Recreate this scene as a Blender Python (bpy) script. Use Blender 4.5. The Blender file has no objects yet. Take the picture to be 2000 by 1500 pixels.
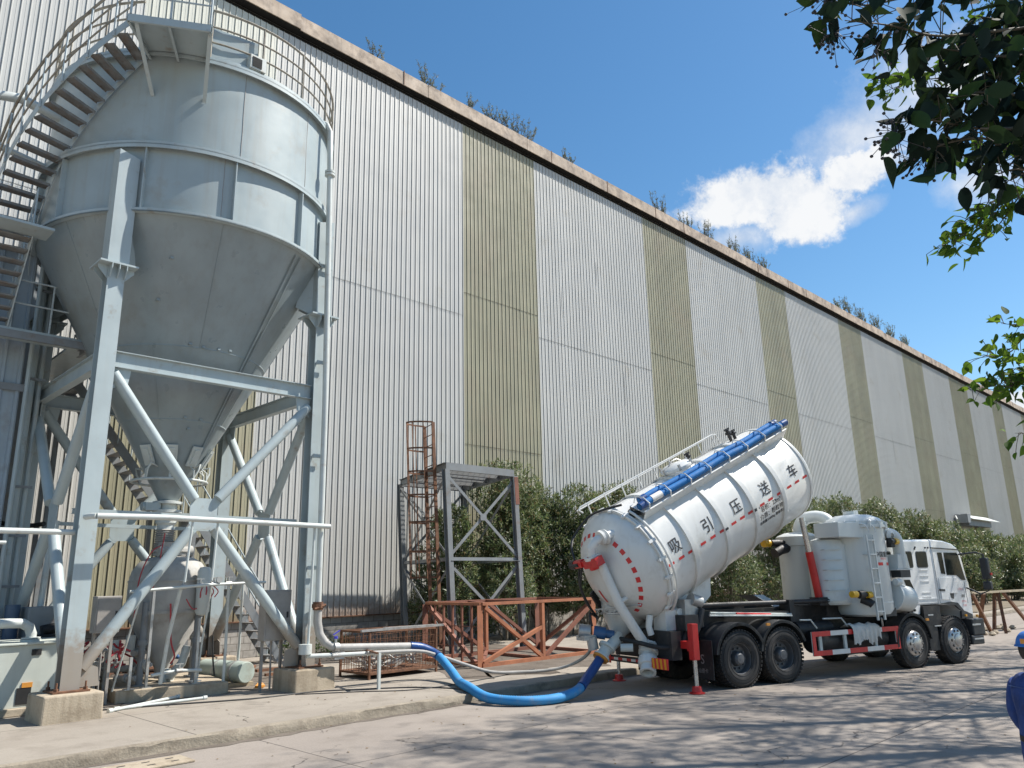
import bpy, bmesh, math, random
import numpy as np
from mathutils import Vector, Matrix
random.seed(7)
rng = np.random.default_rng(7)
SC = bpy.context.scene
COL = SC.collection
R_ = math.radians
V = Vector

# ------------------------------------------------------------------ mesh builder
class MB:
    def __init__(self):
        self.v = []; self.f = []; self.m = []
    def add(self, vs, fs, mi=0):
        o = len(self.v)
        self.v.extend([tuple(p) for p in vs])
        self.f.extend([tuple(i + o for i in f) for f in fs])
        self.m.extend([mi] * len(fs))
        return self
    def box(self, lo, hi, mi=0):
        x0, y0, z0 = lo; x1, y1, z1 = hi
        vs = [(x0,y0,z0),(x1,y0,z0),(x1,y1,z0),(x0,y1,z0),(x0,y0,z1),(x1,y0,z1),(x1,y1,z1),(x0,y1,z1)]
        return self.add(vs, [(0,3,2,1),(4,5,6,7),(0,1,5,4),(1,2,6,5),(2,3,7,6),(3,0,4,7)], mi)
    def frame(self, p0, p1, up=(0,0,1)):
        p0 = V(p0); p1 = V(p1); d = (p1 - p0).normalized(); up = V(up)
        if abs(d.dot(up.normalized())) > .995: up = V((0,1,0)) if abs(d.y) < .9 else V((1,0,0))
        s = d.cross(up).normalized(); u = s.cross(d).normalized()
        return p0, p1, d, s, u
    def profile(self, p0, p1, poly, up=(0,0,1), mi=0, cap=True):
        """sweep a 2-D polygon (side, up) from p0 to p1"""
        p0, p1, d, s, u = self.frame(p0, p1, up); n = len(poly)
        vs = [p0 + s*a + u*b for a, b in poly] + [p1 + s*a + u*b for a, b in poly]
        fs = [(i, (i+1) % n, n + (i+1) % n, n + i) for i in range(n)]
        if cap: fs += [tuple(reversed(range(n))), tuple(range(n, 2*n))]
        return self.add(vs, fs, mi)
    def bar(self, p0, p1, w, h, up=(0,0,1), mi=0):
        a, b = w/2, h/2
        return self.profile(p0, p1, [(-a,-b),(a,-b),(a,b),(-a,b)], up, mi)
    def ibeam(self, p0, p1, w, h, up=(0,0,1), tf=.016, tw=.012, mi=0):
        """flanges perpendicular to up"""
        a, b, t, c = w/2, h/2, tf, tw/2
        poly = [(-a,-b),(a,-b),(a,-b+t),(c,-b+t),(c,b-t),(a,b-t),(a,b),(-a,b),(-a,b-t),(-c,b-t),(-c,-b+t),(-a,-b+t)]
        p0, p1, d, s, u = self.frame(p0, p1, up)
        n = 12
        vs = [p0 + s*x + u*y for x, y in poly] + [p1 + s*x + u*y for x, y in poly]
        fs = [(i, (i+1) % n, n + (i+1) % n, n + i) for i in range(n)]
        for o in (0, n):
            fs += [(o, o+1, o+2, o+11), (o+11, o+2, o+3, o+10), (o+10, o+3, o+4, o+9), (o+9, o+4, o+5, o+8), (o+8, o+5, o+6, o+7)]
        return self.add(vs, fs, mi)
    def channel(self, p0, p1, w, h, up=(0,0,1), t=.01, mi=0):
        """web on the far side (+side), open towards -side"""
        a, b = w/2, h/2
        poly = [(-a,-b),(a,-b),(a,b),(-a,b),(-a,b-t),(a-t,b-t),(a-t,-b+t),(-a,-b+t)]
        return self.profile(p0, p1, poly, up, mi)
    def angle(self, p0, p1, w=.06, t=.008, up=(0,0,1), mi=0):
        poly = [(0,0),(w,0),(w,t),(t,t),(t,w),(0,w)]
        return self.profile(p0, p1, poly, up, mi)
    def tube(self, pts, r, seg=8, mi=0, cap=True, radii=None):
        pts = [V(p) for p in pts]; n = len(pts)
        tang = []
        for i in range(n):
            a = pts[max(i-1,0)]; b = pts[min(i+1,n-1)]; t = b - a
            tang.append(t.normalized() if t.length > 1e-9 else V((0,0,1)))
        t0 = tang[0]; ref = V((0,0,1)) if abs(t0.z) < .9 else V((1,0,0))
        u = t0.cross(ref).normalized(); vs = []
        for i in range(n):
            t = tang[i]; u = (u - t*u.dot(t))
            if u.length < 1e-6: u = t.cross(V((.3,.5,.8)))
            u.normalize(); w = t.cross(u)
            rr = radii[i] if radii else r
            for k in range(seg):
                a = 2*math.pi*k/seg
                vs.append(pts[i] + u*(rr*math.cos(a)) + w*(rr*math.sin(a)))
        fs = []
        for i in range(n-1):
            for k in range(seg):
                k2 = (k+1) % seg
                fs.append((i*seg+k, i*seg+k2, (i+1)*seg+k2, (i+1)*seg+k))
        if cap:
            fs.append(tuple(reversed(range(seg)))); fs.append(tuple(range((n-1)*seg, n*seg)))
        return self.add(vs, fs, mi)
    def cyl(self, p0, p1, r, seg=16, mi=0, r1=None):
        p0 = V(p0); p1 = V(p1)
        return self.tube([p0, p1], r, seg, mi, True, [r, r if r1 is None else r1])
    def lathe(self, prof, origin, axis=(0,0,1), seg=32, a0=0., a1=360., xdir=None, mi=0, close=False):
        """prof: list of (radius, along)"""
        o = V(origin); ax = V(axis).normalized()
        if xdir is None: xdir = V((1,0,0)) if abs(ax.x) < .9 else V((0,1,0))
        x = V(xdir); x = (x - ax*x.dot(ax)).normalized(); y = ax.cross(x)
        full = abs(a1-a0) >= 359.9; cnt = seg if full else seg+1; n = len(prof); vs = []
        for k in range(cnt):
            a = R_(a0 + (a1-a0)*k/seg); d = x*math.cos(a) + y*math.sin(a)
            for r, z in prof: vs.append(o + d*r + ax*z)
        fs = []; N = n if close else n-1
        for k in range(seg):
            k2 = (k+1) % cnt
            for j in range(N):
                j2 = (j+1) % n
                fs.append((k*n+j, k2*n+j, k2*n+j2, k*n+j2))
        if close and not full:
            fs.append(tuple(range(n))); fs.append(tuple(reversed(range((cnt-1)*n, cnt*n))))
        return self.add(vs, fs, mi)
    def ring(self, origin, r0, r1, z0, z1, seg=48, a0=0, a1=360, axis=(0,0,1), xdir=None, mi=0):
        return self.lathe([(r0,z0),(r1,z0),(r1,z1),(r0,z1)], origin, axis, seg, a0, a1, xdir, mi, close=True)
    def prism(self, pts, ext, mi=0):
        pts = [V(p) for p in pts]; n = len(pts); e = V(ext)
        vs = pts + [p + e for p in pts]
        fs = [(i, (i+1) % n, n + (i+1) % n, n + i) for i in range(n)] + [tuple(reversed(range(n))), tuple(range(n, 2*n))]
        return self.add(vs, fs, mi)
    def plate(self, c, nrm, w, h, t, up=(0,0,1), mi=0):
        c = V(c); nn = V(nrm).normalized()
        return self.bar(c - nn*t/2, c + nn*t/2, w, h, up, mi)
    def bolt(self, p, ax, r=.018, h=.03, mi=0):
        p = V(p); return self.cyl(p, p + V(ax)*h, r, 6, mi)
    def grid(self, rows, mi=0):
        m = len(rows[0]); vs = [p for r in rows for p in r]; fs = []
        for i in range(len(rows)-1):
            for j in range(m-1): fs.append((i*m+j, i*m+j+1, (i+1)*m+j+1, (i+1)*m+j))
        return self.add(vs, fs, mi)

def to_local(parent):
    """inverse of the transforms of a thing's root (children carry none)"""
    p = parent
    while p.parent is not None: p = p.parent
    return (Matrix.Translation(p.location) @ p.rotation_euler.to_matrix().to_4x4()).inverted()

def islands(mb):
    """the separate pieces of a builder, each as a builder of its own"""
    par = list(range(len(mb.v)))
    def find(i):
        while par[i] != i: par[i] = par[par[i]]; i = par[i]
        return i
    for f in mb.f:
        for k in f[1:]: par[find(k)] = find(f[0])
    out = {}
    for f, m in zip(mb.f, mb.m): out.setdefault(find(f[0]), []).append((f, m))
    res = []
    for fs in out.values():
        ids = sorted({i for f, _ in fs for i in f}); mp = {i: k for k, i in enumerate(ids)}; q = MB()
        q.v = [mb.v[i] for i in ids]; q.f = [tuple(mp[i] for i in f) for f, _ in fs]; q.m = [m for _, m in fs]; res.append(q)
    return res

def build(name, mb, mat, parent=None, label=None, kind=None, smooth=35, local=False, bevel=0, split=False):
    if split:
        return [build(name, q, mat, parent, label, kind, smooth, local, bevel) for q in islands(mb)][0]
    me = bpy.data.meshes.new(name)
    vs = mb.v
    if parent is not None and not local:
        M = to_local(parent); vs = [tuple(M @ V(p)) for p in vs]
    me.from_pydata(vs, [], mb.f)
    mats = mat if isinstance(mat, (list, tuple)) else [mat]
    for m in mats: me.materials.append(m)
    if len(mats) > 1: me.polygons.foreach_set('material_index', mb.m)
    bm = bmesh.new(); bm.from_mesh(me); bmesh.ops.recalc_face_normals(bm, faces=bm.faces[:]); bm.to_mesh(me); bm.free()
    if smooth:
        me.polygons.foreach_set('use_smooth', [True]*len(me.polygons)); me.set_sharp_from_angle(angle=R_(smooth))
    me.update()
    o = bpy.data.objects.new(name, me); COL.objects.link(o)
    if parent is not None: o.parent = parent
    if label: o['label'] = label
    if kind: o['kind'] = kind
    if bevel:
        b = o.modifiers.new('bevel', 'BEVEL'); b.width = bevel; b.segments = 2; b.limit_method = 'ANGLE'; b.angle_limit = R_(40)
    return o

def tag(o, label, cat, group=None, kind=None):
    o['label'] = label; o['category'] = cat
    if group: o['group'] = group
    if kind: o['kind'] = kind
    return o

def thing(name, label, cat, loc=(0,0,0), rotz=0., group=None):
    o = bpy.data.objects.new(name, None); COL.objects.link(o)
    o.empty_display_size = .3; o.location = loc; o.rotation_euler = (0,0,rotz)
    return tag(o, label, cat, group)

def copy_tree(o, parent=None):
    c = o.copy(); COL.objects.link(c)
    if parent is not None: c.parent = parent
    for ch in list(o.children): copy_tree(ch, c)
    return c

def structure(name, mb, mat, **k):
    o = build(name, mb, mat, **k); o['kind'] = 'structure'; return o

# ------------------------------------------------------------------ text as mesh
def text_geo(s, size):
    cu = bpy.data.curves.new('t', 'FONT'); cu.body = s; cu.size = size; cu.resolution_u = 3
    ob = bpy.data.objects.new('t', cu); COL.objects.link(ob)
    dg = bpy.context.evaluated_depsgraph_get(); me = ob.evaluated_get(dg).to_mesh()
    bm = bmesh.new(); bm.from_mesh(me)
    bmesh.ops.triangulate(bm, faces=bm.faces[:])
    vs = [v.co.copy() for v in bm.verts]; bm.verts.index_update()
    fs = [tuple(v.index for v in f.verts) for f in bm.faces]
    bm.free(); ob.evaluated_get(dg).to_mesh_clear()
    bpy.data.objects.remove(ob); bpy.data.curves.remove(cu)
    if vs:
        x0 = min(p.x for p in vs); x1 = max(p.x for p in vs); y0 = min(p.y for p in vs); y1 = max(p.y for p in vs)
        vs = [V((p.x-(x0+x1)/2, p.y-(y0+y1)/2, 0)) for p in vs]
    return vs, fs

# ------------------------------------------------------------------ materials
_M = {}
def nodes(mat):
    mat.use_nodes = True; nt = mat.node_tree; nt.nodes.clear()
    return nt, nt.nodes, nt.links
def mat(name, col, rough=.5, metal=0., var=.12, vscale=2.5, dirt=None, dirt_amt=.0, dirt_scale=1.5, streak=0., bump=0., bscale=40., fine=0., fscale=60., spec=.5, coat=0., sheet=None, foot=None):
    """painted / raw surface: base colour with mottling, stains of their own shape (dirt) and vertical streaks"""
    if name in _M: return _M[name]
    m = bpy.data.materials.new(name); nt, N, L = nodes(m)
    out = N.new('ShaderNodeOutputMaterial'); b = N.new('ShaderNodeBsdfPrincipled'); L.new(b.outputs[0], out.inputs[0])
    tc = N.new('ShaderNodeTexCoord')
    def noise(scale, detail=4, vec=None, rough=.55):
        n = N.new('ShaderNodeTexNoise'); n.inputs['Scale'].default_value = scale; n.inputs['Detail'].default_value = detail
        n.inputs['Roughness'].default_value = rough
        L.new(vec or tc.outputs['Object'], n.inputs['Vector']); return n.outputs['Fac']
    def rampf(src, lo, hi, a=0., bb=1.):
        r = N.new('ShaderNodeMapRange'); r.inputs[1].default_value = lo; r.inputs[2].default_value = hi
        r.inputs[3].default_value = a; r.inputs[4].default_value = bb; L.new(src, r.inputs[0]); return r.outputs[0]
    def mix(f, a, c, mode='MIX'):
        x = N.new('ShaderNodeMix'); x.data_type = 'RGBA'; x.blend_type = mode
        if isinstance(f, float): x.inputs[0].default_value = f
        else: L.new(f, x.inputs[0])
        for i, q in ((6, a), (7, c)):
            if isinstance(q, (tuple, list)): x.inputs[i].default_value = (*q[:3], 1)
            else: L.new(q, x.inputs[i])
        return x.outputs[2]
    lo = tuple(max(0, c*(1-var)) for c in col); hi = tuple(min(1, c*(1+var)) for c in col)
    c = mix(rampf(noise(vscale), .3, .7), lo, hi)
    if fine: c = mix(rampf(noise(fscale, 3), .3, .7), c, tuple(x*(1-fine) for x in col), 'MIX') if False else mix(rampf(noise(fscale, 3), .35, .7, 0, fine), c, tuple(x*.45 for x in col))
    if dirt and dirt_amt:
        c = mix(rampf(noise(dirt_scale, 6, rough=.65), .62 - .25*dirt_amt, .72, 0, min(1, .5 + dirt_amt/2)), c, dirt)
    if streak:
        mp = N.new('ShaderNodeMapping'); mp.inputs['Scale'].default_value = (6, 6, .25); L.new(tc.outputs['Object'], mp.inputs[0])
        c = mix(rampf(noise(1., 5, mp.outputs[0], .6), .5, .75, 0, streak), c, dirt or tuple(x*.5 for x in col))
    if sheet or foot:
        sx = N.new('ShaderNodeSeparateXYZ'); L.new(tc.outputs['Object'], sx.inputs[0])
    if sheet:      # every sheet of the cladding has weathered a little differently
        dv = N.new('ShaderNodeMath'); dv.operation = 'DIVIDE'; dv.inputs[1].default_value = sheet[0]; L.new(sx.outputs[0], dv.inputs[0])
        fl = N.new('ShaderNodeMath'); fl.operation = 'FLOOR'; L.new(dv.outputs[0], fl.inputs[0])
        wn = N.new('ShaderNodeTexWhiteNoise'); wn.noise_dimensions = '1D'; L.new(fl.outputs[0], wn.inputs['W'])
        c = mix(rampf(wn.outputs['Value'], 0, 1, 0, sheet[1]*2), c, tuple(x*.5 for x in col))
    if foot:       # rust creeping up from the cut bottom edge
        ad = N.new('ShaderNodeMath'); ad.operation = 'MULTIPLY_ADD'; L.new(noise(9., 5), ad.inputs[0]); ad.inputs[1].default_value = -foot[1]*1.1; L.new(sx.outputs[2], ad.inputs[2])
        c = mix(rampf(ad.outputs[0], foot[0] - .55*foot[1], foot[0] - .1*foot[1], .7, 0), c, foot[2])
    L.new(c, b.inputs['Base Color'])
    b.inputs['Metallic'].default_value = metal
    L.new(rampf(noise(vscale*3), .3, .7, max(.02, rough-.08), min(1, rough+.08)), b.inputs['Roughness'])
    b.inputs['Specular IOR Level'].default_value = spec
    if coat: b.inputs['Coat Weight'].default_value = coat; b.inputs['Coat Roughness'].default_value = .08
    if bump:
        bp = N.new('ShaderNodeBump'); bp.inputs['Strength'].default_value = bump; bp.inputs['Distance'].default_value = .02
        L.new(noise(bscale, 5), bp.inputs['Height']); L.new(bp.outputs[0], b.inputs['Normal'])
    _M[name] = m; return m

def leaf_mat(name, cols, trans=.35, rough=.45, tcol=None, spec=.4):
    """leaf colour varies from leaf to leaf; light passes through the blade"""
    m = bpy.data.materials.new(name); nt, N, L = nodes(m)
    out = N.new('ShaderNodeOutputMaterial'); b = N.new('ShaderNodeBsdfPrincipled'); t = N.new('ShaderNodeBsdfTranslucent'); mx = N.new('ShaderNodeMixShader')
    g = N.new('ShaderNodeNewGeometry'); cr = N.new('ShaderNodeValToRGB'); L.new(g.outputs['Random Per Island'], cr.inputs[0])
    els = cr.color_ramp.elements
    while len(els) < len(cols): els.new(.5)
    for i, c in enumerate(cols): els[i].position = i/(len(cols)-1); els[i].color = (*c, 1)
    L.new(cr.outputs[0], b.inputs['Base Color']); b.inputs['Roughness'].default_value = rough; b.inputs['Specular IOR Level'].default_value = spec
    hs = N.new('ShaderNodeHueSaturation'); hs.inputs['Hue'].default_value = .475; hs.inputs['Saturation'].default_value = 1.15; hs.inputs['Value'].default_value = 1.8
    L.new(cr.outputs[0], hs.inputs['Color']); L.new(hs.outputs[0], t.inputs['Color'])
    mx.inputs[0].default_value = trans; L.new(b.outputs[0], mx.inputs[1]); L.new(t.outputs[0], mx.inputs[2]); L.new(mx.outputs[0], out.inputs[0])
    return m
GREYGREEN = (.50,.56,.55)
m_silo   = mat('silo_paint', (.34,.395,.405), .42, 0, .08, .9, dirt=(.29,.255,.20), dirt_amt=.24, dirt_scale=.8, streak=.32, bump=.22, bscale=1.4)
m_cone   = mat('cone_shaded_paint', (.25,.292,.305), .34, 0, .12, 1.1, dirt=(.19,.185,.15), dirt_amt=.32, dirt_scale=.6, streak=.28, bump=.25, bscale=1.3)  # darker copy of the shell paint: underside shade put into it, plus dirt streaks
m_silo2  = mat('silo_steel_paint', (.38,.44,.452), .42, 0, .08, 1.3, dirt=(.25,.19,.13), dirt_amt=.14, dirt_scale=3, streak=.16, foot=(.62, .8, (.26,.19,.13)))
m_rail   = mat('rail_paint', (.40,.46,.48), .5, 0, .12, 4, dirt=(.16,.10,.06), dirt_amt=.35, dirt_scale=9)
m_railru = mat('rusty_rail', (.27,.245,.20), .65, 0, .25, 6, dirt=(.15,.09,.05), dirt_amt=.4, dirt_scale=8)
m_tread  = mat('tread_steel', (.21,.21,.205), .65, .1, .2, 5, dirt=(.20,.12,.07), dirt_amt=.45, dirt_scale=6)
m_white  = mat('wall_white', (.525,.52,.495), .45, 0, .04, .35, dirt=(.42,.385,.32), dirt_amt=.12, dirt_scale=.5, streak=.20, sheet=(.918, .07), foot=(1.2, .9, (.30,.20,.14)))
m_green  = mat('strip_translucent', (.345,.325,.225), .4, 0, .12, .5, dirt=(.37,.315,.225), dirt_amt=.5, dirt_scale=.45, streak=.5, sheet=(.918, .10), foot=(1.2, .9, (.22,.17,.11)))
m_cream  = mat('strip_pale', (.56,.56,.49), .42, 0, .06, .5, dirt=(.5,.46,.36), dirt_amt=.2, dirt_scale=.5, streak=.3)
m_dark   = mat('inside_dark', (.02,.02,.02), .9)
m_block  = mat('block_wall', (.36,.34,.31), .9, 0, .15, 6, dirt=(.22,.20,.17), dirt_amt=.3, dirt_scale=2, bump=.4)
m_fascia = mat('eave_fascia', (.44,.35,.27), .75, 0, .2, 1.0, dirt=(.065,.04,.03), dirt_amt=.75, dirt_scale=1.7, streak=.35)
m_soffit = mat('eave_soffit', (.12,.12,.13), .9)
m_roof   = mat('roof_sheet', (.35,.36,.37), .6)
m_conc   = mat('old_concrete', (.40,.335,.25), .92, 0, .14, 1.2, dirt=(.20,.155,.105), dirt_amt=.45, dirt_scale=2.6, streak=.65, bump=.3, bscale=30, fine=.14, fscale=30)
m_rust   = mat('rust_brown', (.16,.075,.04), .8, 0, .35, 7, dirt=(.07,.04,.03), dirt_amt=.4, dirt_scale=5, bump=.3)
m_redox  = mat('red_oxide', (.215,.085,.055), .68, 0, .22, 3, dirt=(.13,.06,.04), dirt_amt=.35, dirt_scale=2.6, streak=.3)
m_orange = mat('orange_primer', (.37,.145,.075), .65, 0, .2, 2.5, dirt=(.17,.075,.05), dirt_amt=.35, dirt_scale=2.2, streak=.25)
m_towgry = mat('tower_grey', (.20,.215,.225), .6, 0, .12, 2.5, dirt=(.17,.12,.09), dirt_amt=.25, dirt_scale=3, streak=.2)
m_galv   = mat('galvanised', (.45,.45,.44), .45, .6, .15, 5, dirt=(.25,.2,.15), dirt_amt=.25, dirt_scale=4)
m_pipe   = mat('pipe_paint', (.52,.55,.53), .45, 0, .08, 3, dirt=(.33,.27,.2), dirt_amt=.2, dirt_scale=4, streak=.1)
m_dusty  = mat('dusty_grey', (.39,.38,.355), .8, 0, .15, 2, dirt=(.22,.19,.16), dirt_amt=.35, dirt_scale=1.6, streak=.3)
m_cabin  = mat('cabinet_paint', (.50,.53,.48), .5, 0, .06, 2, dirt=(.35,.31,.24), dirt_amt=.15, dirt_scale=1.5, streak=.2)
m_boxgry = mat('junction_box', (.30,.28,.26), .5, .1, .12, 4, dirt=(.2,.17,.14), dirt_amt=.2)
m_blkiron= mat('black_iron', (.028,.028,.03), .55, .2, .25, 6, dirt=(.10,.085,.07), dirt_amt=.25, dirt_scale=5)
m_rubber = mat('rubber', (.022,.022,.023), .75, 0, .2, 8, dirt=(.09,.08,.07), dirt_amt=.3, dirt_scale=6)
m_tyre   = mat('tyre_rubber', (.028,.027,.027), .8, 0, .2, 5, dirt=(.11,.095,.08), dirt_amt=.35, dirt_scale=3.5)
m_hub    = mat('wheel_grey', (.10,.105,.115), .5, .2, .15, 4, dirt=(.16,.14,.12), dirt_amt=.3, dirt_scale=4)
m_chrome = mat('wheel_trim', (.46,.45,.44), .32, .7, .08, 4, dirt=(.3,.27,.22), dirt_amt=.2, dirt_scale=5)
m_trkwht = mat('truck_white', (.70,.70,.675), .36, 0, .035, 1, dirt=(.45,.42,.365), dirt_amt=.28, dirt_scale=1.6, streak=.22, coat=.15, bump=.05, bscale=1.8)
m_filter = mat('filter_tank_paint', (.62,.65,.64), .38, 0, .04, 1, dirt=(.42,.41,.37), dirt_amt=.08, dirt_scale=1., streak=.12, coat=.1)
m_cabwht = mat('cab_white', (.76,.77,.77), .25, 0, .02, 1, dirt=(.5,.48,.43), dirt_amt=.06, dirt_scale=1, coat=.35)
m_cabdrk = mat('cab_trim', (.035,.037,.04), .5, 0, .1, 4)
m_red    = mat('red_paint', (.55,.022,.02), .4, 0, .1, 4, dirt=(.25,.03,.03), dirt_amt=.15)
m_redtape= mat('red_tape', (.60,.03,.03), .4, 0, .05, 4)
m_whttape= mat('white_tape', (.72,.70,.66), .45, 0, .06, 4)
m_ink    = mat('black_lettering', (.025,.025,.03), .6, 0, .1)
m_blue   = mat('hose_blue', (.035,.24,.52), .72, 0, .10, 3, dirt=(.20,.26,.32), dirt_amt=.4, dirt_scale=3.5)
m_blue2  = mat('stored_hose_blue', (.022,.165,.44), .68, 0, .1, 4, dirt=(.10,.17,.30), dirt_amt=.3, dirt_scale=5, spec=.25)
m_bluedk = mat('hose_blue_dark', (.012,.06,.21), .4, 0, .1, 3)
m_bluept = mat('motor_blue', (.035,.105,.24), .4, 0, .1, 5)
m_yellow = mat('yellow_cap', (.68,.40,.02), .4, 0, .1, 5)
m_amber  = mat('amber_stripe', (.75,.33,.02), .45, 0, .05)
m_hosegr = mat('hose_grey', (.36,.35,.33), .6, 0, .12, 5, dirt=(.2,.18,.16), dirt_amt=.3)
m_steel  = mat('bright_steel', (.55,.55,.55), .25, .9, .06, 5)
m_glass  = mat('cab_glass', (.012,.017,.016), .2, 0, .1, 1, spec=.18)
m_plastic= mat('grey_plastic', (.5,.5,.48), .5)
m_cloth  = mat('sack_white', (.62,.60,.56), .85, 0, .1, 8, bump=.5, bscale=20)
m_blucl  = mat('work_cloth', (.014,.045,.185), .9, 0, .28, 7, dirt=(.03,.04,.11), dirt_amt=.35, dirt_scale=5, bump=1.0, bscale=9)
m_bluecap= mat('cap_cloth', (.03,.16,.50), .8, 0, .12, 10, bump=.2, bscale=60)
m_skin   = mat('skin', (.45,.27,.19), .55, 0, .06, 9)
m_hair   = mat('hair', (.012,.011,.010), .6)
m_badge  = mat('badge_orange', (.62,.26,.04), .6)
m_bark   = mat('bark', (.17,.135,.10), .9, 0, .3, 8, dirt=(.08,.065,.05), dirt_amt=.4, dirt_scale=5, bump=.8, bscale=18)
m_stem   = mat('shrub_stem', (.15,.13,.10), .9, 0, .3, 8)
m_twig   = mat('twig', (.07,.06,.04), .8, 0, .2, 8)
m_berry  = mat('berry', (.03,.03,.035), .5)
m_cable  = mat('cable_black', (.03,.03,.03), .6)
m_redhose= mat('red_air_hose', (.42,.04,.05), .5)
m_drum   = mat('drum_green', (.36,.42,.38), .6, 0, .12, 3, dirt=(.25,.22,.17), dirt_amt=.4, dirt_scale=2.5)
m_wood   = mat('weathered_timber', (.36,.30,.21), .85, 0, .2, 5)

m_olean  = leaf_mat('oleander_leaf', [(.04,.068,.03),(.065,.105,.045),(.10,.145,.06),(.15,.185,.09),(.19,.215,.12),(.15,.115,.06)], .25, .45)
m_weed   = leaf_mat('roof_weed_leaf', [(.07,.095,.05),(.12,.14,.075),(.19,.18,.11)], .35, .6)
m_treelf = leaf_mat('tree_leaf', [(.018,.05,.014),(.03,.075,.018),(.05,.10,.022)], .38, .4)
m_hangbig= leaf_mat('broad_leaf', [(.010,.018,.016),(.013,.024,.018),(.018,.034,.018),(.035,.07,.022)], .09, .75, spec=.08)
m_hangsml= leaf_mat('small_leaf', [(.03,.07,.015),(.06,.12,.025),(.10,.17,.035)], .42, .65, spec=.12)
m_weedgnd= leaf_mat('ground_weed', [(.05,.10,.03),(.09,.15,.04),(.12,.17,.06)], .3, .5)
# ================================================================== camera
H = 2.2
cam = bpy.data.cameras.new('camera'); camo = bpy.data.objects.new('camera', cam); COL.objects.link(camo)
_p, _r, _y = R_(14.3106), R_(-1.239), R_(44.89)
_f = V((math.cos(_y)*math.cos(_p), math.sin(_y)*math.cos(_p), math.sin(_p)))
_rt = V((math.sin(_y), -math.cos(_y), 0)); _up = _rt.cross(_f)
_a = _rt*math.cos(_r) + _up*math.sin(_r); _b = -_rt*math.sin(_r) + _up*math.cos(_r)
Mx = Matrix((_a, _b, -_f)).transposed().to_4x4(); Mx.translation = V((0, 0, H)); camo.matrix_world = Mx
cam.sensor_width = 36; cam.lens = 1505.9/2000*36; cam.clip_start = .05; cam.clip_end = 3000
SC.camera = camo
SC.view_settings.view_transform = 'Standard'; SC.view_settings.look = 'None'; SC.view_settings.gamma = 1; SC.view_settings.exposure = 0.65
SC.view_settings.use_curve_mapping = False

# ================================================================== light: sun + sky with clouds
SUN_AZ, SUN_EL = -30.5, 52.
S_ = V((math.cos(R_(SUN_AZ))*math.cos(R_(SUN_EL)), math.sin(R_(SUN_AZ))*math.cos(R_(SUN_EL)), math.sin(R_(SUN_EL))))
sun = bpy.data.lights.new('sun', 'SUN'); suno = bpy.data.objects.new('sun', sun); COL.objects.link(suno)
sun.energy = 5.0; sun.angle = R_(.53); sun.color = (1, .95, .87); suno.location = (0, 0, 60)
suno.rotation_euler = (-S_).to_track_quat('-Z', 'Y').to_euler()

w = bpy.data.worlds.new('World'); SC.world = w; w.use_nodes = True
nt = w.node_tree; N = nt.nodes; L = nt.links; N.clear()
out = N.new('ShaderNodeOutputWorld')
sky = N.new('ShaderNodeTexSky'); sky.sky_type = 'NISHITA'; sky.sun_disc = False
sky.sun_elevation = R_(SUN_EL); sky.sun_rotation = R_(90 - SUN_AZ); sky.altitude = 200; sky.air_density = 1.15; sky.dust_density = .35; sky.ozone_density = 2.2
bgs = N.new('ShaderNodeBackground'); bgs.inputs[1].default_value = .075
hs = N.new('ShaderNodeHueSaturation'); hs.inputs['Hue'].default_value = .495; hs.inputs['Saturation'].default_value = 1.24; hs.inputs['Value'].default_value = 1.24
L.new(sky.outputs[0], hs.inputs['Color']); L.new(hs.outputs[0], bgs.inputs[0])
tc = N.new('ShaderNodeTexCoord'); D = tc.outputs['Generated']
def vmath(op, a, b=None):
    n = N.new('ShaderNodeVectorMath'); n.operation = op
    for i, q in enumerate((a, b)):
        if q is None: continue
        if isinstance(q, (tuple, Vector)): n.inputs[i].default_value = tuple(q)
        else: L.new(q, n.inputs[i])
    return n.outputs['Value'] if op in ('DOT_PRODUCT', 'LENGTH') else n.outputs[0]
def m_(op, a, b=None, c=None, clamp=False):
    n = N.new('ShaderNodeMath'); n.operation = op; n.use_clamp = clamp
    for i, q in enumerate((a, b, c)):
        if q is None: continue
        if isinstance(q, (int, float)): n.inputs[i].default_value = q
        else: L.new(q, n.inputs[i])
    return n.outputs[0]
def wnoise(scale, detail, rough=.6, off=(0,0,0), sc=(1,1,1)):
    mp = N.new('ShaderNodeMapping'); mp.inputs['Location'].default_value = off; mp.inputs['Scale'].default_value = sc; L.new(D, mp.inputs[0])
    n = N.new('ShaderNodeTexNoise'); n.inputs['Scale'].default_value = scale; n.inputs['Detail'].default_value = detail; n.inputs['Roughness'].default_value = rough
    L.new(mp.outputs[0], n.inputs['Vector']); return n.outputs['Fac']
def skydir(az, el):
    return V((math.cos(R_(az))*math.cos(R_(el)), math.sin(R_(az))*math.cos(R_(el)), math.sin(R_(el))))
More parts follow.
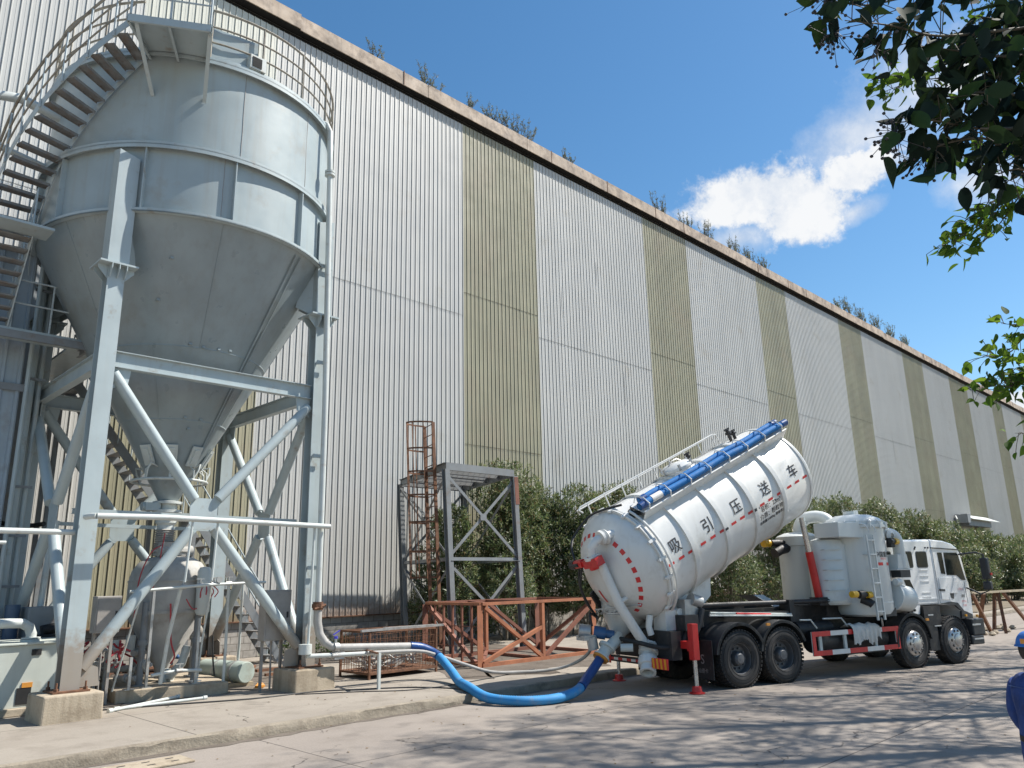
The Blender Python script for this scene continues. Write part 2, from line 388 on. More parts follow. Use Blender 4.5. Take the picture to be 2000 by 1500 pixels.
def lump(az, el, ra, rb, tilt):
    """elliptic cloud body around a compass direction (degrees); ra, rb half sizes in degrees"""
    c = skydir(az, el); x = V((math.sin(R_(az)), -math.cos(R_(az)), 0)); y = x.cross(c)*1.0
    xa = x*math.cos(R_(tilt)) + y*math.sin(R_(tilt)); yb = y*math.cos(R_(tilt)) - x*math.sin(R_(tilt))
    u = m_('DIVIDE', vmath('DOT_PRODUCT', D, xa), math.sin(R_(ra))); v_ = m_('DIVIDE', vmath('DOT_PRODUCT', D, yb), math.sin(R_(rb)))
    u0 = c.dot(xa); v0 = c.dot(yb)
    r2 = m_('ADD', m_('POWER', m_('ABSOLUTE', m_('SUBTRACT', u, u0/math.sin(R_(ra)))), 2), m_('POWER', m_('ABSOLUTE', m_('SUBTRACT', v_, v0/math.sin(R_(rb)))), 2))
    front = m_('GREATER_THAN', vmath('DOT_PRODUCT', D, c), 0)
    return m_('SUBTRACT', m_('SUBTRACT', 1, m_('SQRT', r2)), m_('MULTIPLY', m_('SUBTRACT', 1, front), 9))
body = None
for q in ((26.0, 26.1, 7.6, 2.2, 1), (22.0, 25.2, 4.6, 2.8, 0), (18.2, 26.4, 4.6, 1.8, 6), (10.3, 10.2, 3.0, 1.1, 0), (11.0, 30.6, 3.6, 1.8, 8), (-40, 30, 14, 6, 0), (150, 35, 16, 7, 0)):
    b_ = lump(*q); body = b_ if body is None else m_('MAXIMUM', body, b_)
wis = None
for q in ((17.6, 28.9, 5.2, 2.8, 28), (13.0, 30.4, 6.5, 4.0, 10), (11., 24., 3.0, 1.8, 0), (27.0, 23.6, 3.4, 1.3, 0), (19, 23.9, 3.0, 1.0, 12)):
    b_ = lump(*q); wis = b_ if wis is None else m_('MAXIMUM', wis, b_)
body = m_('MAXIMUM', body, -2.); wis = m_('MAXIMUM', wis, -2.)
n1 = wnoise(7, 9, .62); n2 = wnoise(19, 8, .62, (3.1, 1.7, .4))
n3 = wnoise(48, 7, .65, (1.3, 4.2, 2.2))
nn = m_('ADD', m_('ADD', m_('MULTIPLY', m_('SUBTRACT', n1, .5), 2.0), m_('MULTIPLY', m_('SUBTRACT', n2, .5), 1.5)), m_('MULTIPLY', m_('SUBTRACT', n3, .5), .8))
mask = m_('MULTIPLY', m_('ADD', body, m_('MULTIPLY', nn, 1.0)), 1.9, clamp=True)
sm = N.new('ShaderNodeMapRange'); sm.interpolation_type = 'SMOOTHSTEP'; L.new(mask, sm.inputs[0])
wisp = m_('MULTIPLY', m_('MULTIPLY', m_('ADD', wis, m_('MULTIPLY', nn, .55)), 1.05, clamp=True), .8)
fac = m_('MULTIPLY', m_('MAXIMUM', sm.outputs[0], wisp), .97)
bgc = N.new('ShaderNodeBackground'); bgc.inputs[1].default_value = .66
cr = N.new('ShaderNodeValToRGB'); L.new(m_('ADD', m_('ADD', m_('MULTIPLY', n2, .9), m_('MULTIPLY', n3, .4)), m_('MULTIPLY', mask, .18)), cr.inputs[0])
cr.color_ramp.elements[0].position = .50; cr.color_ramp.elements[0].color = (.60, .68, .80, 1); cr.color_ramp.elements[1].position = .88; cr.color_ramp.elements[1].color = (.92, .93, .94, 1)
L.new(cr.outputs[0], bgc.inputs[0])
mxs = N.new('ShaderNodeMixShader'); L.new(fac, mxs.inputs[0]); L.new(bgs.outputs[0], mxs.inputs[1]); L.new(bgc.outputs[0], mxs.inputs[2]); L.new(mxs.outputs[0], out.inputs[0])

# ================================================================== ground
def ground_mat(name, base, alt, stain, sc=1., joints=None, dark=.3):
    m = bpy.data.materials.new(name); nt, N, L = nodes(m)
    out = N.new('ShaderNodeOutputMaterial'); b = N.new('ShaderNodeBsdfPrincipled'); L.new(b.outputs[0], out.inputs[0]); b.inputs['Specular IOR Level'].default_value = .25
    tc = N.new('ShaderNodeTexCoord')
    def noise(scale, detail, rough=.6, stretch=None):
        n = N.new('ShaderNodeTexNoise'); n.inputs['Scale'].default_value = scale; n.inputs['Detail'].default_value = detail; n.inputs['Roughness'].default_value = rough
        if stretch:
            mp = N.new('ShaderNodeMapping'); mp.inputs['Scale'].default_value = stretch; L.new(tc.outputs['Object'], mp.inputs[0]); L.new(mp.outputs[0], n.inputs['Vector'])
        else: L.new(tc.outputs['Object'], n.inputs['Vector'])
        return n.outputs['Fac']
    def rg(s, a, c, o0=0., o1=1.):
        r = N.new('ShaderNodeMapRange'); r.inputs[1].default_value = a; r.inputs[2].default_value = c; r.inputs[3].default_value = o0; r.inputs[4].default_value = o1; L.new(s, r.inputs[0]); return r.outputs[0]
    def mix(f, a, c):
        x = N.new('ShaderNodeMix'); x.data_type = 'RGBA'; L.new(f, x.inputs[0])
        for i, q in ((6, a), (7, c)):
            if isinstance(q, tuple): x.inputs[i].default_value = (*q, 1)
            else: L.new(q, x.inputs[i])
        return x.outputs[2]
    c = mix(rg(noise(.35*sc, 5), .35, .65), base, alt)
    c = mix(rg(noise(1.3*sc, 6, .65), .50, .68, 0, .7), c, stain)
    c = mix(rg(noise(.22*sc, 4, .6, (.35, 2.2, 1)), .5, .72, 0, .4), c, stain)      # tyre-polished bands along the road
    c = mix(rg(noise(38, 3), .45, .75, 0, dark), c, tuple(q*.45 for q in base))
    c = mix(rg(noise(150, 2), .5, .7, 0, dark*.7), c, tuple(min(1, q*1.5) for q in base))
    vo = N.new('ShaderNodeTexVoronoi'); vo.feature = 'DISTANCE_TO_EDGE'; vo.inputs['Scale'].default_value = .30*sc; nz = N.new('ShaderNodeTexNoise'); nz.inputs['Scale'].default_value = 1.6; nz.inputs['Detail'].default_value = 6
    L.new(tc.outputs['Object'], nz.inputs['Vector']); va = N.new('ShaderNodeVectorMath'); va.operation = 'MULTIPLY_ADD'; va.inputs[1].default_value = (.9, .9, 0); L.new(nz.outputs['Color'], va.inputs[0]); L.new(tc.outputs['Object'], va.inputs[2]); L.new(va.outputs[0], vo.inputs['Vector'])
    cf = N.new('ShaderNodeMath'); cf.operation = 'MULTIPLY'; L.new(rg(vo.outputs['Distance'], .0015, .005, .85, 0), cf.inputs[0]); L.new(rg(noise(.5, 3), .48, .56), cf.inputs[1])
    c = mix(cf.outputs[0], c, tuple(q*.28 for q in base))
    c = mix(rg(noise(.9*sc, 3, .5), .66, .70, 0, .5), c, tuple(q*.62 for q in base))      # oil spots
    c = mix(rg(noise(3.2, 5, .7, (.25, 3.5, 1)), .56, .74, 0, .35), c, tuple(min(1, q*1.28) for q in base))   # spilled powder smeared along the yard
    if joints:
        br = N.new('ShaderNodeTexBrick'); br.offset = 0; br.inputs['Scale'].default_value = 1; br.inputs['Brick Width'].default_value = joints[0]; br.inputs['Row Height'].default_value = joints[1]
        br.inputs['Mortar Size'].default_value = .012; br.inputs['Mortar Smooth'].default_value = .2; L.new(tc.outputs['Object'], br.inputs['Vector'])
        c = mix(br.outputs['Fac'], c, tuple(q*.35 for q in base))
    L.new(c, b.inputs['Base Color']); b.inputs['Roughness'].default_value = .9
    bp = N.new('ShaderNodeBump'); bp.inputs['Strength'].default_value = .35; bp.inputs['Distance'].default_value = .015; L.new(noise(30, 6, .7), bp.inputs['Height']); L.new(bp.outputs[0], b.inputs['Normal'])
    return m
m_road = ground_mat('road_concrete', (.265,.232,.203), (.303,.266,.232), (.20,.173,.149), joints=(6., 4.5))
m_pave = ground_mat('pavement_concrete', (.285,.252,.213), (.32,.284,.24), (.205,.177,.146), joints=(5.2, 3.6), dark=.25)
m_earth = ground_mat('bare_earth', (.17,.14,.10), (.22,.18,.13), (.10,.08,.06), dark=.5)

mb = MB(); mb.box((-60, -120, -.3), (420, 11.7, 0)); structure('road', mb, m_road, smooth=0)
mb = MB(); mb.box((-900, -900, -.9), (1800, 1200, -.32)); structure('ground', mb, m_earth, smooth=0)
# pavement slab and its worn kerb edge
mb = MB(); mb.box((-60, 11.72, -.25), (420, 22.70, .15)); structure('pavement', mb, m_pave, smooth=0)
mb = MB(); rows = []
xs = np.arange(-12, 120, .22)
for i, x in enumerate(xs):
    j = .018*math.sin(x*1.7) + random.uniform(-.012, .012); k = random.uniform(-.014, .003)
    if random.random() < .05: k -= .02
    if i % 9 == 0: j -= .02; k -= .03      # joints between kerb stones
    y0 = 11.62 + j*.7
    rows.append([V((x, 11.725, .154)), V((x, y0 + .012, .1535 + k*.3)), V((x, y0 - .004, .143 + k)), V((x, y0 - .014 + j*.6, .06)), V((x, y0 - .02, -.02))])
mb.grid(rows); structure('kerb', mb, mat('kerb_concrete', (.285,.245,.19), .95, 0, .2, 2.2, dirt=(.12,.095,.07), dirt_amt=.35, dirt_scale=3.5, streak=.3, bump=.6, bscale=22, fine=.3, fscale=40), smooth=25)
# dirt washed along the gutter and ragged dark sheets: shade and dirt under the silo as colour
def blot(name, pts, z, m):
    mb = MB(); c = sum((V((a, b, 0)) for a, b in pts), V((0, 0, 0)))/len(pts); n = len(pts)
    mb.add([V((c.x, c.y, z))] + [V((a, b, z)) for a, b in pts], [(0, i + 1, (i + 1) % n + 1) for i in range(n)]); return structure(name, mb, m, smooth=0)
m_dirtshade = ground_mat('dirt_and_shade', (.12,.10,.082), (.19,.162,.135), (.07,.058,.047), sc=2.2, dark=.45)  # gutter dirt, and the shade painted under the silo
mb = MB(); rows = []
for x in np.arange(-8, 70, .25): rows.append([V((x, 11.60, .004)), V((x, 11.60 - .10 - .09*random.random() - .06*math.sin(x*.8)**2, .0042))])
mb.grid(rows); structure('gutter_dirt', mb, m_dirtshade, smooth=0)
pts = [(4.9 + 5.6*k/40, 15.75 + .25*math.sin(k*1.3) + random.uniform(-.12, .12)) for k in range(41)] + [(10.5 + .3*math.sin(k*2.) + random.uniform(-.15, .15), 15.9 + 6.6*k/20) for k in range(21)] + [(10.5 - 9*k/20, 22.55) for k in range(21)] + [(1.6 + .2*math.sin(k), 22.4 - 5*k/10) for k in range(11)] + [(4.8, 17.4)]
blot('dark_patch', pts, .154, m_dirtshade)  # dark sheet paints the silo's shade onto the slab, along with dirt
pts = [(12.2 + 6.4*k/30, 12.9 + .5*math.sin(k*.7) + random.uniform(-.1, .1)) for k in range(31)] + [(18.6 + .2*math.sin(k), 13.2 + 9.3*k/20) for k in range(21)] + [(18.6 - 6.6*k/20, 22.55) for k in range(21)] + [(12.0 + .4*math.sin(k*.9), 22.4 - 9.3*k/20) for k in range(20)]
blot('dark_patch', pts, .1545, m_dirtshade)  # dark brown sheet under the tower and orange frame
# ================================================================== factory building
WY = 22.70                      # plane of the cladding pans
fac_ = thing('factory_building', 'long white corrugated steel factory building with olive translucent strips and a rusty eave', 'factory', (60, WY, .15))
PITCH = .2295
def cladding(x0, x1, z0, z1, yo=0., waver=.0):
    mb = MB(); n = max(1, round((x1-x0)/PITCH)); p = (x1-x0)/n; prof = []
    for i in range(n):
        a = x0 + i*p; j = random.uniform(-.004, .004)
        prof += [(a + .001, 0), (a + .085 + j, -.0), (a + .089 + j, -.005), (a + .097 + j, -.005), (a + .101 + j, 0),
                 (a + p - .050, 0), (a + p - .050, .03), (a + p - .034, .03), (a + p - .033 + j*.4, -.024), (a + p - .012 + j*.4, -.024)]
    prof.append((x1, 0))
    zs = [z0, z0*.7 + z1*.3, z0*.35 + z1*.65, z1]
    rows = []
    for k, z in enumerate(zs):
        rows.append([V((a + waver*math.sin(a*3.1 + z), WY + yo + b + .004*math.sin(a*.9 + z*.7), z)) for a, b in prof])
    return mb.grid(rows)
EAVE = 22.05; CTOP = 21.80  # cladding stops short: the black gap above paints in eave shade
strips = [(6.65, 11.17), (20.03, 24.55), (33.36, 37.72), (46.25, 50.45), (59.5, 64.0), (73.5, 78.8), (86.8, 92.9), (102.2, 106.8), (116.0, 120.4)]
edges = [-10.5]
for a, b in strips: edges += [a, b]
edges.append(150.)
for i in range(len(edges)-1):
    a, b = edges[i], edges[i+1]
    isg = i % 2 == 1
    mb = MB()
    if isg:
        for z0, z1, yo in ((1.20, 7.54, 0), (7.50, 13.93, -.007), (13.90, CTOP, -.014)): 
            m2 = cladding(a, b, z0, z1, yo); mb.add(m2.v, m2.f, 1 if (i == 1 and z0 > 13) else 0)
        build('cladding_panel', mb, [m_green, m_cream], fac_, label='olive translucent cladding strip', smooth=0)
    else:
        for z0, z1, yo in ((1.20, 12.91, 0), (12.88, CTOP, -.008)):
            m2 = cladding(a, b, z0, z1, yo); mb.add(m2.v, m2.f)
        build('cladding_panel', mb, m_white, fac_, smooth=0)
# rough dark lap lines of the sheets: one ragged strip per panel
for i in range(len(edges)-1):
    a, b = edges[i], edges[i+1]
    for z in ((7.51, 13.905) if i % 2 else (12.885,)):
        mb = MB(); top = []; bot = []; x = a + .04
        while x < b - .04: top.append(V((x, WY - .030, z + random.uniform(-.001, .003)))); bot.append(V((x, WY - .030, z - random.uniform(.001, .011 if i % 2 else .005)))); x += random.uniform(.08, .4)
        mb.grid([[p, q, q + V((0, .004, 0)), p + V((0, .004, 0)), p] for p, q in zip(top, bot)]); build('lap_seam', mb, m_dark, fac_, smooth=0)
# sprung sheet edges: a few dark lens-shaped openings along the ribs
for x, z, l in ((15.27, 14.6, 1.7), (16.02, 10.4, .9), (16.0, 14.0, 2.2), (12.4, 15.5, 1.2), (17.6, 18.2, 1.4), (13.6, 8.2, .8), (26.3, 15.0, 1.6), (29.1, 17.2, 1.3), (30.9, 11.5, 1.8), (40.2, 13.4, 2.0), (42.8, 17.3, 1.6), (53.2, 14.2, 2.4), (56.0, 11.0, 2.0), (68.0, 12.2, 2.6), (71.2, 15.5, 2.2), (81.3, 12.8, 3.0), (84.4, 10.2, 2.4)):
    xr = round((x + .04 - 11.17)/PITCH)*PITCH + 11.17 - .052; mb = MB(); n_ = 9
    mb.grid([[V((xr - .001, WY - .006, z - l/2 + l*k/n_)), V((xr - .001 - (.010 + .02*math.sin(math.pi*k/n_)), WY - .012, z - l/2 + l*k/n_))] for k in range(n_ + 1)]); build('sprung_lap', mb, m_dark, fac_, smooth=0)
# block plinth wall under the cladding
def block_wall_mat():
    m = bpy.data.materials.new('block_masonry'); nt, N, L = nodes(m); out = N.new('ShaderNodeOutputMaterial'); b = N.new('ShaderNodeBsdfPrincipled'); L.new(b.outputs[0], out.inputs[0])
    tc = N.new('ShaderNodeTexCoord'); mp = N.new('ShaderNodeMapping'); mp.inputs['Rotation'].default_value = (R_(90), 0, 0); L.new(tc.outputs['Object'], mp.inputs[0])
    br = N.new('ShaderNodeTexBrick'); br.inputs['Scale'].default_value = 1; br.inputs['Brick Width'].default_value = .42; br.inputs['Row Height'].default_value = .205; br.inputs['Mortar Size'].default_value = .012
    br.inputs['Color1'].default_value = (.40,.375,.34,1); br.inputs['Color2'].default_value = (.31,.29,.265,1); br.inputs['Mortar'].default_value = (.20,.185,.165,1); L.new(mp.outputs[0], br.inputs['Vector'])
    n = N.new('ShaderNodeTexNoise'); n.inputs['Scale'].default_value = 5; n.inputs['Detail'].default_value = 6; L.new(tc.outputs['Object'], n.inputs['Vector'])
    x = N.new('ShaderNodeMix'); x.data_type = 'RGBA'; x.blend_type = 'MULTIPLY'; x.inputs[0].default_value = .6; L.new(br.outputs['Color'], x.inputs[6]); L.new(n.outputs['Fac'], x.inputs[7])
    hs = N.new('ShaderNodeHueSaturation'); hs.inputs['Value'].default_value = 1.4; L.new(x.outputs[2], hs.inputs['Color']); L.new(hs.outputs[0], b.inputs['Base Color']); b.inputs['Roughness'].default_value = .95
    bp = N.new('ShaderNodeBump'); bp.inputs['Strength'].default_value = .6; bp.inputs['Distance'].default_value = .01; bp.invert = True; L.new(br.outputs['Fac'], bp.inputs['Height']); L.new(bp.outputs[0], b.inputs['Normal'])
    return m
mb = MB(); mb.box((-10.5, 22.71, .0), (150, 23.0, 1.165)); build('plinth_wall', mb, block_wall_mat(), fac_, smooth=0)
mb = MB(); mb.box((-10.5, 22.60, 1.167), (150, 22.95, 1.20)); build('drip_flashing', mb, m_rust, fac_, smooth=0)
mb = MB(); mb.box((-10.5, 22.86, 1.2), (150, 23.0, 22.07)); mb.box((-10.5, 23.0, 0), (-10.3, 60, 22)); mb.box((149.8, 23., 0), (150, 60, 22)); build('blackout_backing', mb, m_dark, fac_, smooth=0)  # black backing added to stop light behind the cladding
# eave box gutter: segments with slightly uneven joints, soffit, roof
mb = MB(); x = -10.5
while x < 150:
    l = random.choice((2.9, 3.1, 6.0, 4.4)); dz = random.uniform(-.03, .03); dy = random.uniform(-.015, .015)
    mb.box((x, 22.43 + dy, EAVE + dz), (min(150, x + l - .012), 22.47 + dy, 22.66 + dz*1.3))
    x += l
build('eave_gutter', mb, m_fascia, fac_, smooth=0)
mb = MB(); x = -10.
while x < 149:
    mb.box((x, 22.415, EAVE - .02), (x + .035, 22.428, 22.68)); x += random.choice((2.9, 6.0, 4.4, 9.))
build('gutter_strap', mb, m_rust, fac_, smooth=0, split=True)
mb = MB(); mb.box((-10.5, 22.475, EAVE + .03), (150, 22.85, EAVE + .06)); build('soffit', mb, m_dark, fac_, smooth=0)  # soffit set black, eave shade put into its colour
mb = MB(); mb.prism([(-10.5, 22.48, 22.50), (-10.5, 22.48, 22.56), (-10.5, 60, 25.4), (-10.5, 60, 25.3)], (160.5, 0, 0)); build('roof', mb, m_roof, fac_, smooth=0)

# wall hood / window canopy far along the wall
cn = thing('window_canopy', 'small dark louvred hood with pale sheet roof high on the far factory wall', 'canopy', (86, 22.5, 6.9))
mb = MB(); mb.box((81.2, 21.5, 6.55), (82.1, 22.58, 7.35)); build('end_box', mb, m_towgry, cn)
mb = MB()
for k in range(4): mb.prism([(82.1, 21.35 + k*.3, 6.95 + k*.13), (82.1, 21.65 + k*.3, 7.08 + k*.13), (82.1, 21.65 + k*.3, 7.04 + k*.13), (82.1, 21.35 + k*.3, 6.91 + k*.13)], (9.3, 0, 0))
build('sheet_roof', mb, m_pipe, cn, smooth=0)
mb = MB(); mb.box((82.1, 21.7, 6.35), (89.5, 22.55, 6.9)); build('louvre_case', mb, m_towgry, cn)
mb = MB(); mb.tube([(80.8, 22.4, 7.2), (80.4, 22.2, 6.9), (80.6, 22.2, 6.3), (80.9, 22.4, 5.9)], .05, 8); build('drain_pipe', mb, m_pipe, cn)
# ================================================================== silo on its steel frame
AX, AY = 6.56, 17.10
LX0, LX1, LY0, LY1 = 4.35, 8.76, 14.92, 19.30          # column centres
silo = thing('storage_silo', 'tall pale grey-green steel silo with cone bottom, spiral stair and braced legs', 'silo', (AX, AY, .6))
def pol(az, r, z): return V((AX + r*math.cos(R_(az)), AY + r*math.sin(R_(az)), z))
RS = 3.05
mb = MB(); mb.lathe([(RS, 9.28), (RS, 10.72), (RS, 12.9)], (AX, AY, 0), seg=96)
build('shell', mb, m_silo, silo, smooth=60)
mb = MB(); mb.lathe([(RS + .0, 12.9), (RS - .02, 12.93), (1.6, 13.12), (.2, 13.2)], (AX, AY, 0), seg=64); build('roof', mb, m_silo, silo)
# cone with faint weld seams
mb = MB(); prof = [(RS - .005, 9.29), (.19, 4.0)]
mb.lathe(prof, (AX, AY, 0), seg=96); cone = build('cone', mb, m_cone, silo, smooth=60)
def cr(z): return .19 + (RS - .195)*(z - 4.)/5.29
mb = MB()
for z in (7.0, 5.62): mb.ring((AX, AY, 0), cr(z) - .01, cr(z) + .008, z - .012, z + .012, 72)
for az, z0, z1 in ((-100, 7.0, 9.28), (-20, 7.0, 9.28), (-160, 7., 9.28), (60, 7, 9.28), (140, 7, 9.28), (-128, 5.62, 7.), (-50, 5.62, 7.), (30, 5.62, 7.)):
    mb.tube([pol(az, cr(z0) + .003, z0), pol(az, cr(z1) + .003, z1)], .008, 5)
for az, z0 in ((-66, 8.9), (-63, 9.1)):
    mb.tube([pol(az + 2, cr(5.0) + .03, 5.0), pol(az, cr(9.2) + .03, 9.2)], .018, 5)
for az, z in ((-118, 8.55), (-106, 7.05), (-98, 7.02), (-112, 6.6), (-88, 7.03), (-80, 7.05), (-124, 7.8), (-101, 5.66), (-84, 5.65), (-95, 5.45)):
    c = pol(az, cr(z) + .01, z); mb.box((c.x - .03, c.y - .03, c.z - .02), (c.x + .03, c.y + .03, c.z + .02))
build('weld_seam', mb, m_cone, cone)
# stiffening rings
for z, w_ in ((9.30, .11), (10.74, .13), (12.84, .13)):
    mb = MB(); mb.ring((AX, AY, 0), RS - .01, RS + w_, z - .012, z + .012, 96)
    mb.ring((AX, AY, 0), RS + w_ - .012, RS + w_, z - (.07 if z > 9.5 else .0) - .012, z + .06, 96)
    build('stiffening_ring', mb, m_silo2, silo, smooth=60)
for az in (-163.4, -128.6, -97.3, -66.8, -36, -5, 25, 55, 85, 115, 145, 175):
    mb = MB(); p = pol(az, RS + .05, 0); t = pol(az, 1, 0) - V((AX, AY, 0))
    mb.bar((p.x, p.y, 9.31), (p.x, p.y, 10.67), .022, .12, up=t); build('stiffener', mb, m_silo2, silo, smooth=0)
mb = MB()
for az, z0, z1 in ((-95.7, 10.8, 12.8), (-101.3, 9.35, 10.7), (-63.5, 10.8, 12.8), (-30, 9.3, 12.8), (-140, 9.3, 10.7)):
    mb.tube([pol(az, RS + .002, z0 + (z1-z0)*k/6) + V((random.uniform(-.006, .006), 0, 0)) for k in range(7)], .007, 5)
build('plate_seam', mb, m_boxgry, silo)
# columns, brackets, beams, braces
for ix, x in enumerate((LX0, LX1)):
    for iy, y in enumerate((LY0, LY1)):
        mb = MB(); mb.ibeam((x, y, .60), (x, y, 8.10), .30, .30, up=(0, 1, 0), tf=.018, tw=.014)
        lg = build('column', mb, m_silo2, silo, smooth=0)
        mb = MB(); mb.box((x - .28, y - .28, .575), (x + .28, y + .28, .605))
        for sx in (-1, 1):
            for sy in (-1, 1):
                mb.bolt((x + sx*.22, y + sy*.22, .6), (0, 0, 1), .035, .05); mb.bolt((x + sx*.22, y + sy*.22, .6), (0, 0, 1), .016, .14)
        build('base_plate', mb, m_rust, lg, smooth=0)
        mb = MB(); mb.box((x - .34, y - .30, 8.10), (x + .34, y + .34, 8.135))
        for sx in (-.13, 0, .13):
            mb.prism([(x + sx, y - .16, 8.10), (x + sx, y - .30, 8.10), (x + sx, y - .30, 8.0), (x + sx, y - .20, 7.86), (x + sx, y - .16, 7.86)], (.014, 0, 0))
        for sy in (-.12, .12):
            for sgn in (-1, 1):
                mb.prism([(x + sgn*.15, y + sy, 8.10), (x + sgn*.32, y + sy, 8.10), (x + sgn*.32, y + sy, 8.02), (x + sgn*.15, y + sy, 7.84)], (0, .014, 0))
        build('cap_plate', mb, m_silo2, lg, smooth=0)
        # bracket box welded to the shell over the column
        s = V((AX - x, AY - y, 0)).normalized(); zt = 10.62
        mb = MB(); a = .19
        pts = [(x - a, y - a), (x + a, y - a), (x + a, y + a), (x - a, y + a)]
        vs = [(px, py, 8.135) for px, py in pts] + [(px, py, zt - (.10 if (px - x)*(-s.x) < 0 else -.0) - .12*((py - y)*(1 if iy else -1) > 0)) for px, py in pts]
        mb.add(vs, [(0,3,2,1), (4,5,6,7), (0,1,5,4), (1,2,6,5), (2,3,7,6), (3,0,4,7)])
        # tapered gusset down on the cone side
        q = V((x, y, 8.135)) + s*.25
        t = V((-s.y, s.x, 0))
        for sd in (-.12, .12):
            o = V((x, y, 0)) + t*sd
            mb.prism([o + s*.1 + V((0,0,8.14)), o + s*.52 + V((0,0,8.35)), o + s*.30 + V((0,0,9.28)), o + s*.1 + V((0,0,9.28))], t*.014)
        build('support_bracket', mb, m_silo2, silo, smooth=0)
zb = 6.34
for p0, p1 in (((LX0 + .15, LY0, zb), (LX1 - .15, LY0, zb)), ((LX0 + .15, LY1, zb), (LX1 - .15, LY1, zb)), ((LX0, LY0 + .15, zb), (LX0, LY1 - .15, zb)), ((LX1, LY0 + .15, zb), (LX1, LY1 - .15, zb))):
    mb = MB(); mb.ibeam(p0, p1, .16, .31, tf=.014, tw=.012); build('cross_beam', mb, m_silo2, silo, smooth=0)
def xbrace(c0, c1, nrm):
    """crossed tubes with a plate between two columns c0, c1 (x, y)"""
    c0 = V((*c0, 0)); c1 = V((*c1, 0)); d = (c1 - c0).normalized(); L_ = (c1 - c0).length; nrm = V(nrm)
    def P(u, z): return c0 + d*u + V((0, 0, z))
    for (u0, z0), (u1, z1), off in (((.18, 6.08), (L_ - .18, 1.0), 0), ((.18, .92), (L_ - .18, 6.0), 1)):
        a, b = P(u0, z0), P(u1, z1); m = P(L_*.47, 3.58); 
        mb = MB(); e1 = (m - a).normalized(); e2 = (b - m).normalized()
        mb.tube([a, m - e1*(.40 if off else .34)], .105, 14); mb.tube([m + e2*(.40 if off else .34), b], .105, 14)
        mb.bar(m - e1*.55, m + e2*.55, .012, .18, up=d.cross(V((0,0,1))).cross(e1))
        br = build('brace', mb, m_silo2, silo)
        if off:
            mb = MB(); mb.prism([m + d*q*.27 + V((0, 0, r*.30)) - nrm*.008 for q, r in ((-1, .65), (-.65, 1), (.65, 1), (1, .65), (1, -.65), (.65, -1), (-.65, -1), (-1, -.65))], nrm*.016)
            build('gusset_plate', mb, m_silo2, br, smooth=0)
    mb = MB()
    for (u, z, su, sz) in ((.15, 6.2, 1, -1), (L_ - .15, 6.2, -1, -1), (.15, .62, 1, 1), (L_ - .15, .62, -1, 1)):
        o = P(u, z); mb.prism([o - nrm*.008, o + d*su*.34 - nrm*.008, o + d*su*.30 + V((0,0,sz*.30)) - nrm*.008, o + V((0,0,sz*.42)) - nrm*.008], nrm*.016)
    build('gusset_plate', mb, m_silo2, silo, smooth=0, split=True)
xbrace((LX0, LY0), (LX1, LY0), (0, 1, 0)); xbrace((LX0, LY1), (LX1, LY1), (0, 1, 0)); xbrace((LX0, LY0), (LX0, LY1), (1, 0, 0)); xbrace((LX1, LY0), (LX1, LY1), (1, 0, 0))
# top guard rail and kick plate
mb = MB()
for z in (13.30, 13.68, 14.08): mb.tube([pol(a, 3.12, z) for a in range(-110, 226, 5)], .022 if z < 14 else .028, 6)
for a in range(-110, 226, 20): mb.tube([pol(a, 3.12, 12.86), pol(a, 3.12, 14.08)], .022, 6)
build('guard_rail', mb, m_railru, silo)
mb = MB(); mb.ring((AX, AY, 0), 3.10, 3.108, 12.86, 12.99, 80); build('kick_plate', mb, m_silo2, silo)
# stair-head platform
A0, A1, RI, RO, ZP = -131., -110.6, 3.09, 4.22, 12.88
mb = MB(); pl = [pol(a, RI, ZP - .03) for a in np.linspace(A0, A1, 6)] + [pol(A1, RO, ZP - .03), pol(A0, RO, ZP - .03)]
mb.prism(pl, (0, 0, .03))
plat = build('platform', mb, m_silo2, silo, smooth=0)
mb = MB()
for a, b in ((pol(A0, RI, 0), pol(A0, RO, 0)), (pol(A0, RO, 0), pol(A1, RO, 0)), (pol(A1, RO, 0), pol(A1, RI, 0)), (pol(-121, RI, 0), pol(-121, RO - .1, 0))):
    mb.channel(a + V((0,0,ZP - .10)), b + V((0,0,ZP - .10)), .05, .15)
build('edge_channel', mb, m_silo2, plat, smooth=0)
mb = MB()
for a in (A0 + 1.2, A1 - .7): mb.angle(pol(a, RO - .08, ZP - .15), pol(a, RI - .03, 11.88), .075, .009, up=(0,0,1))
build('bracket_strut', mb, m_silo2, plat, smooth=0)
mb = MB(); mb.prism([pol(A1 + .3, RI, ZP), pol(A1 + .3, RO, ZP), pol(A1 + .3, RO, ZP + .3), pol(A1 + .3, RI, ZP + .45)], (pol(A1 + 90, 1, 0) - V((AX, AY, 0)))*.006)
mb.box((0,0,0),(0,0,0)) if False else None
build('toe_panel', mb, m_silo, plat, smooth=0)
mb = MB()
cs = [pol(A0 + .5, RO, 0), pol((A0+A1)/2, RO*.985, 0), pol(A1 - .3, RO, 0), pol(A1, 3.12, 0)]
for z in (.42, .78, 1.15): mb.tube([c + V((0,0,ZP + z)) for c in cs], .02, 6)
for c in cs: mb.tube([c + V((0,0,ZP)), c + V((0,0,ZP + 1.15))], .022, 6)
build('guard_rail', mb, m_rail, plat)
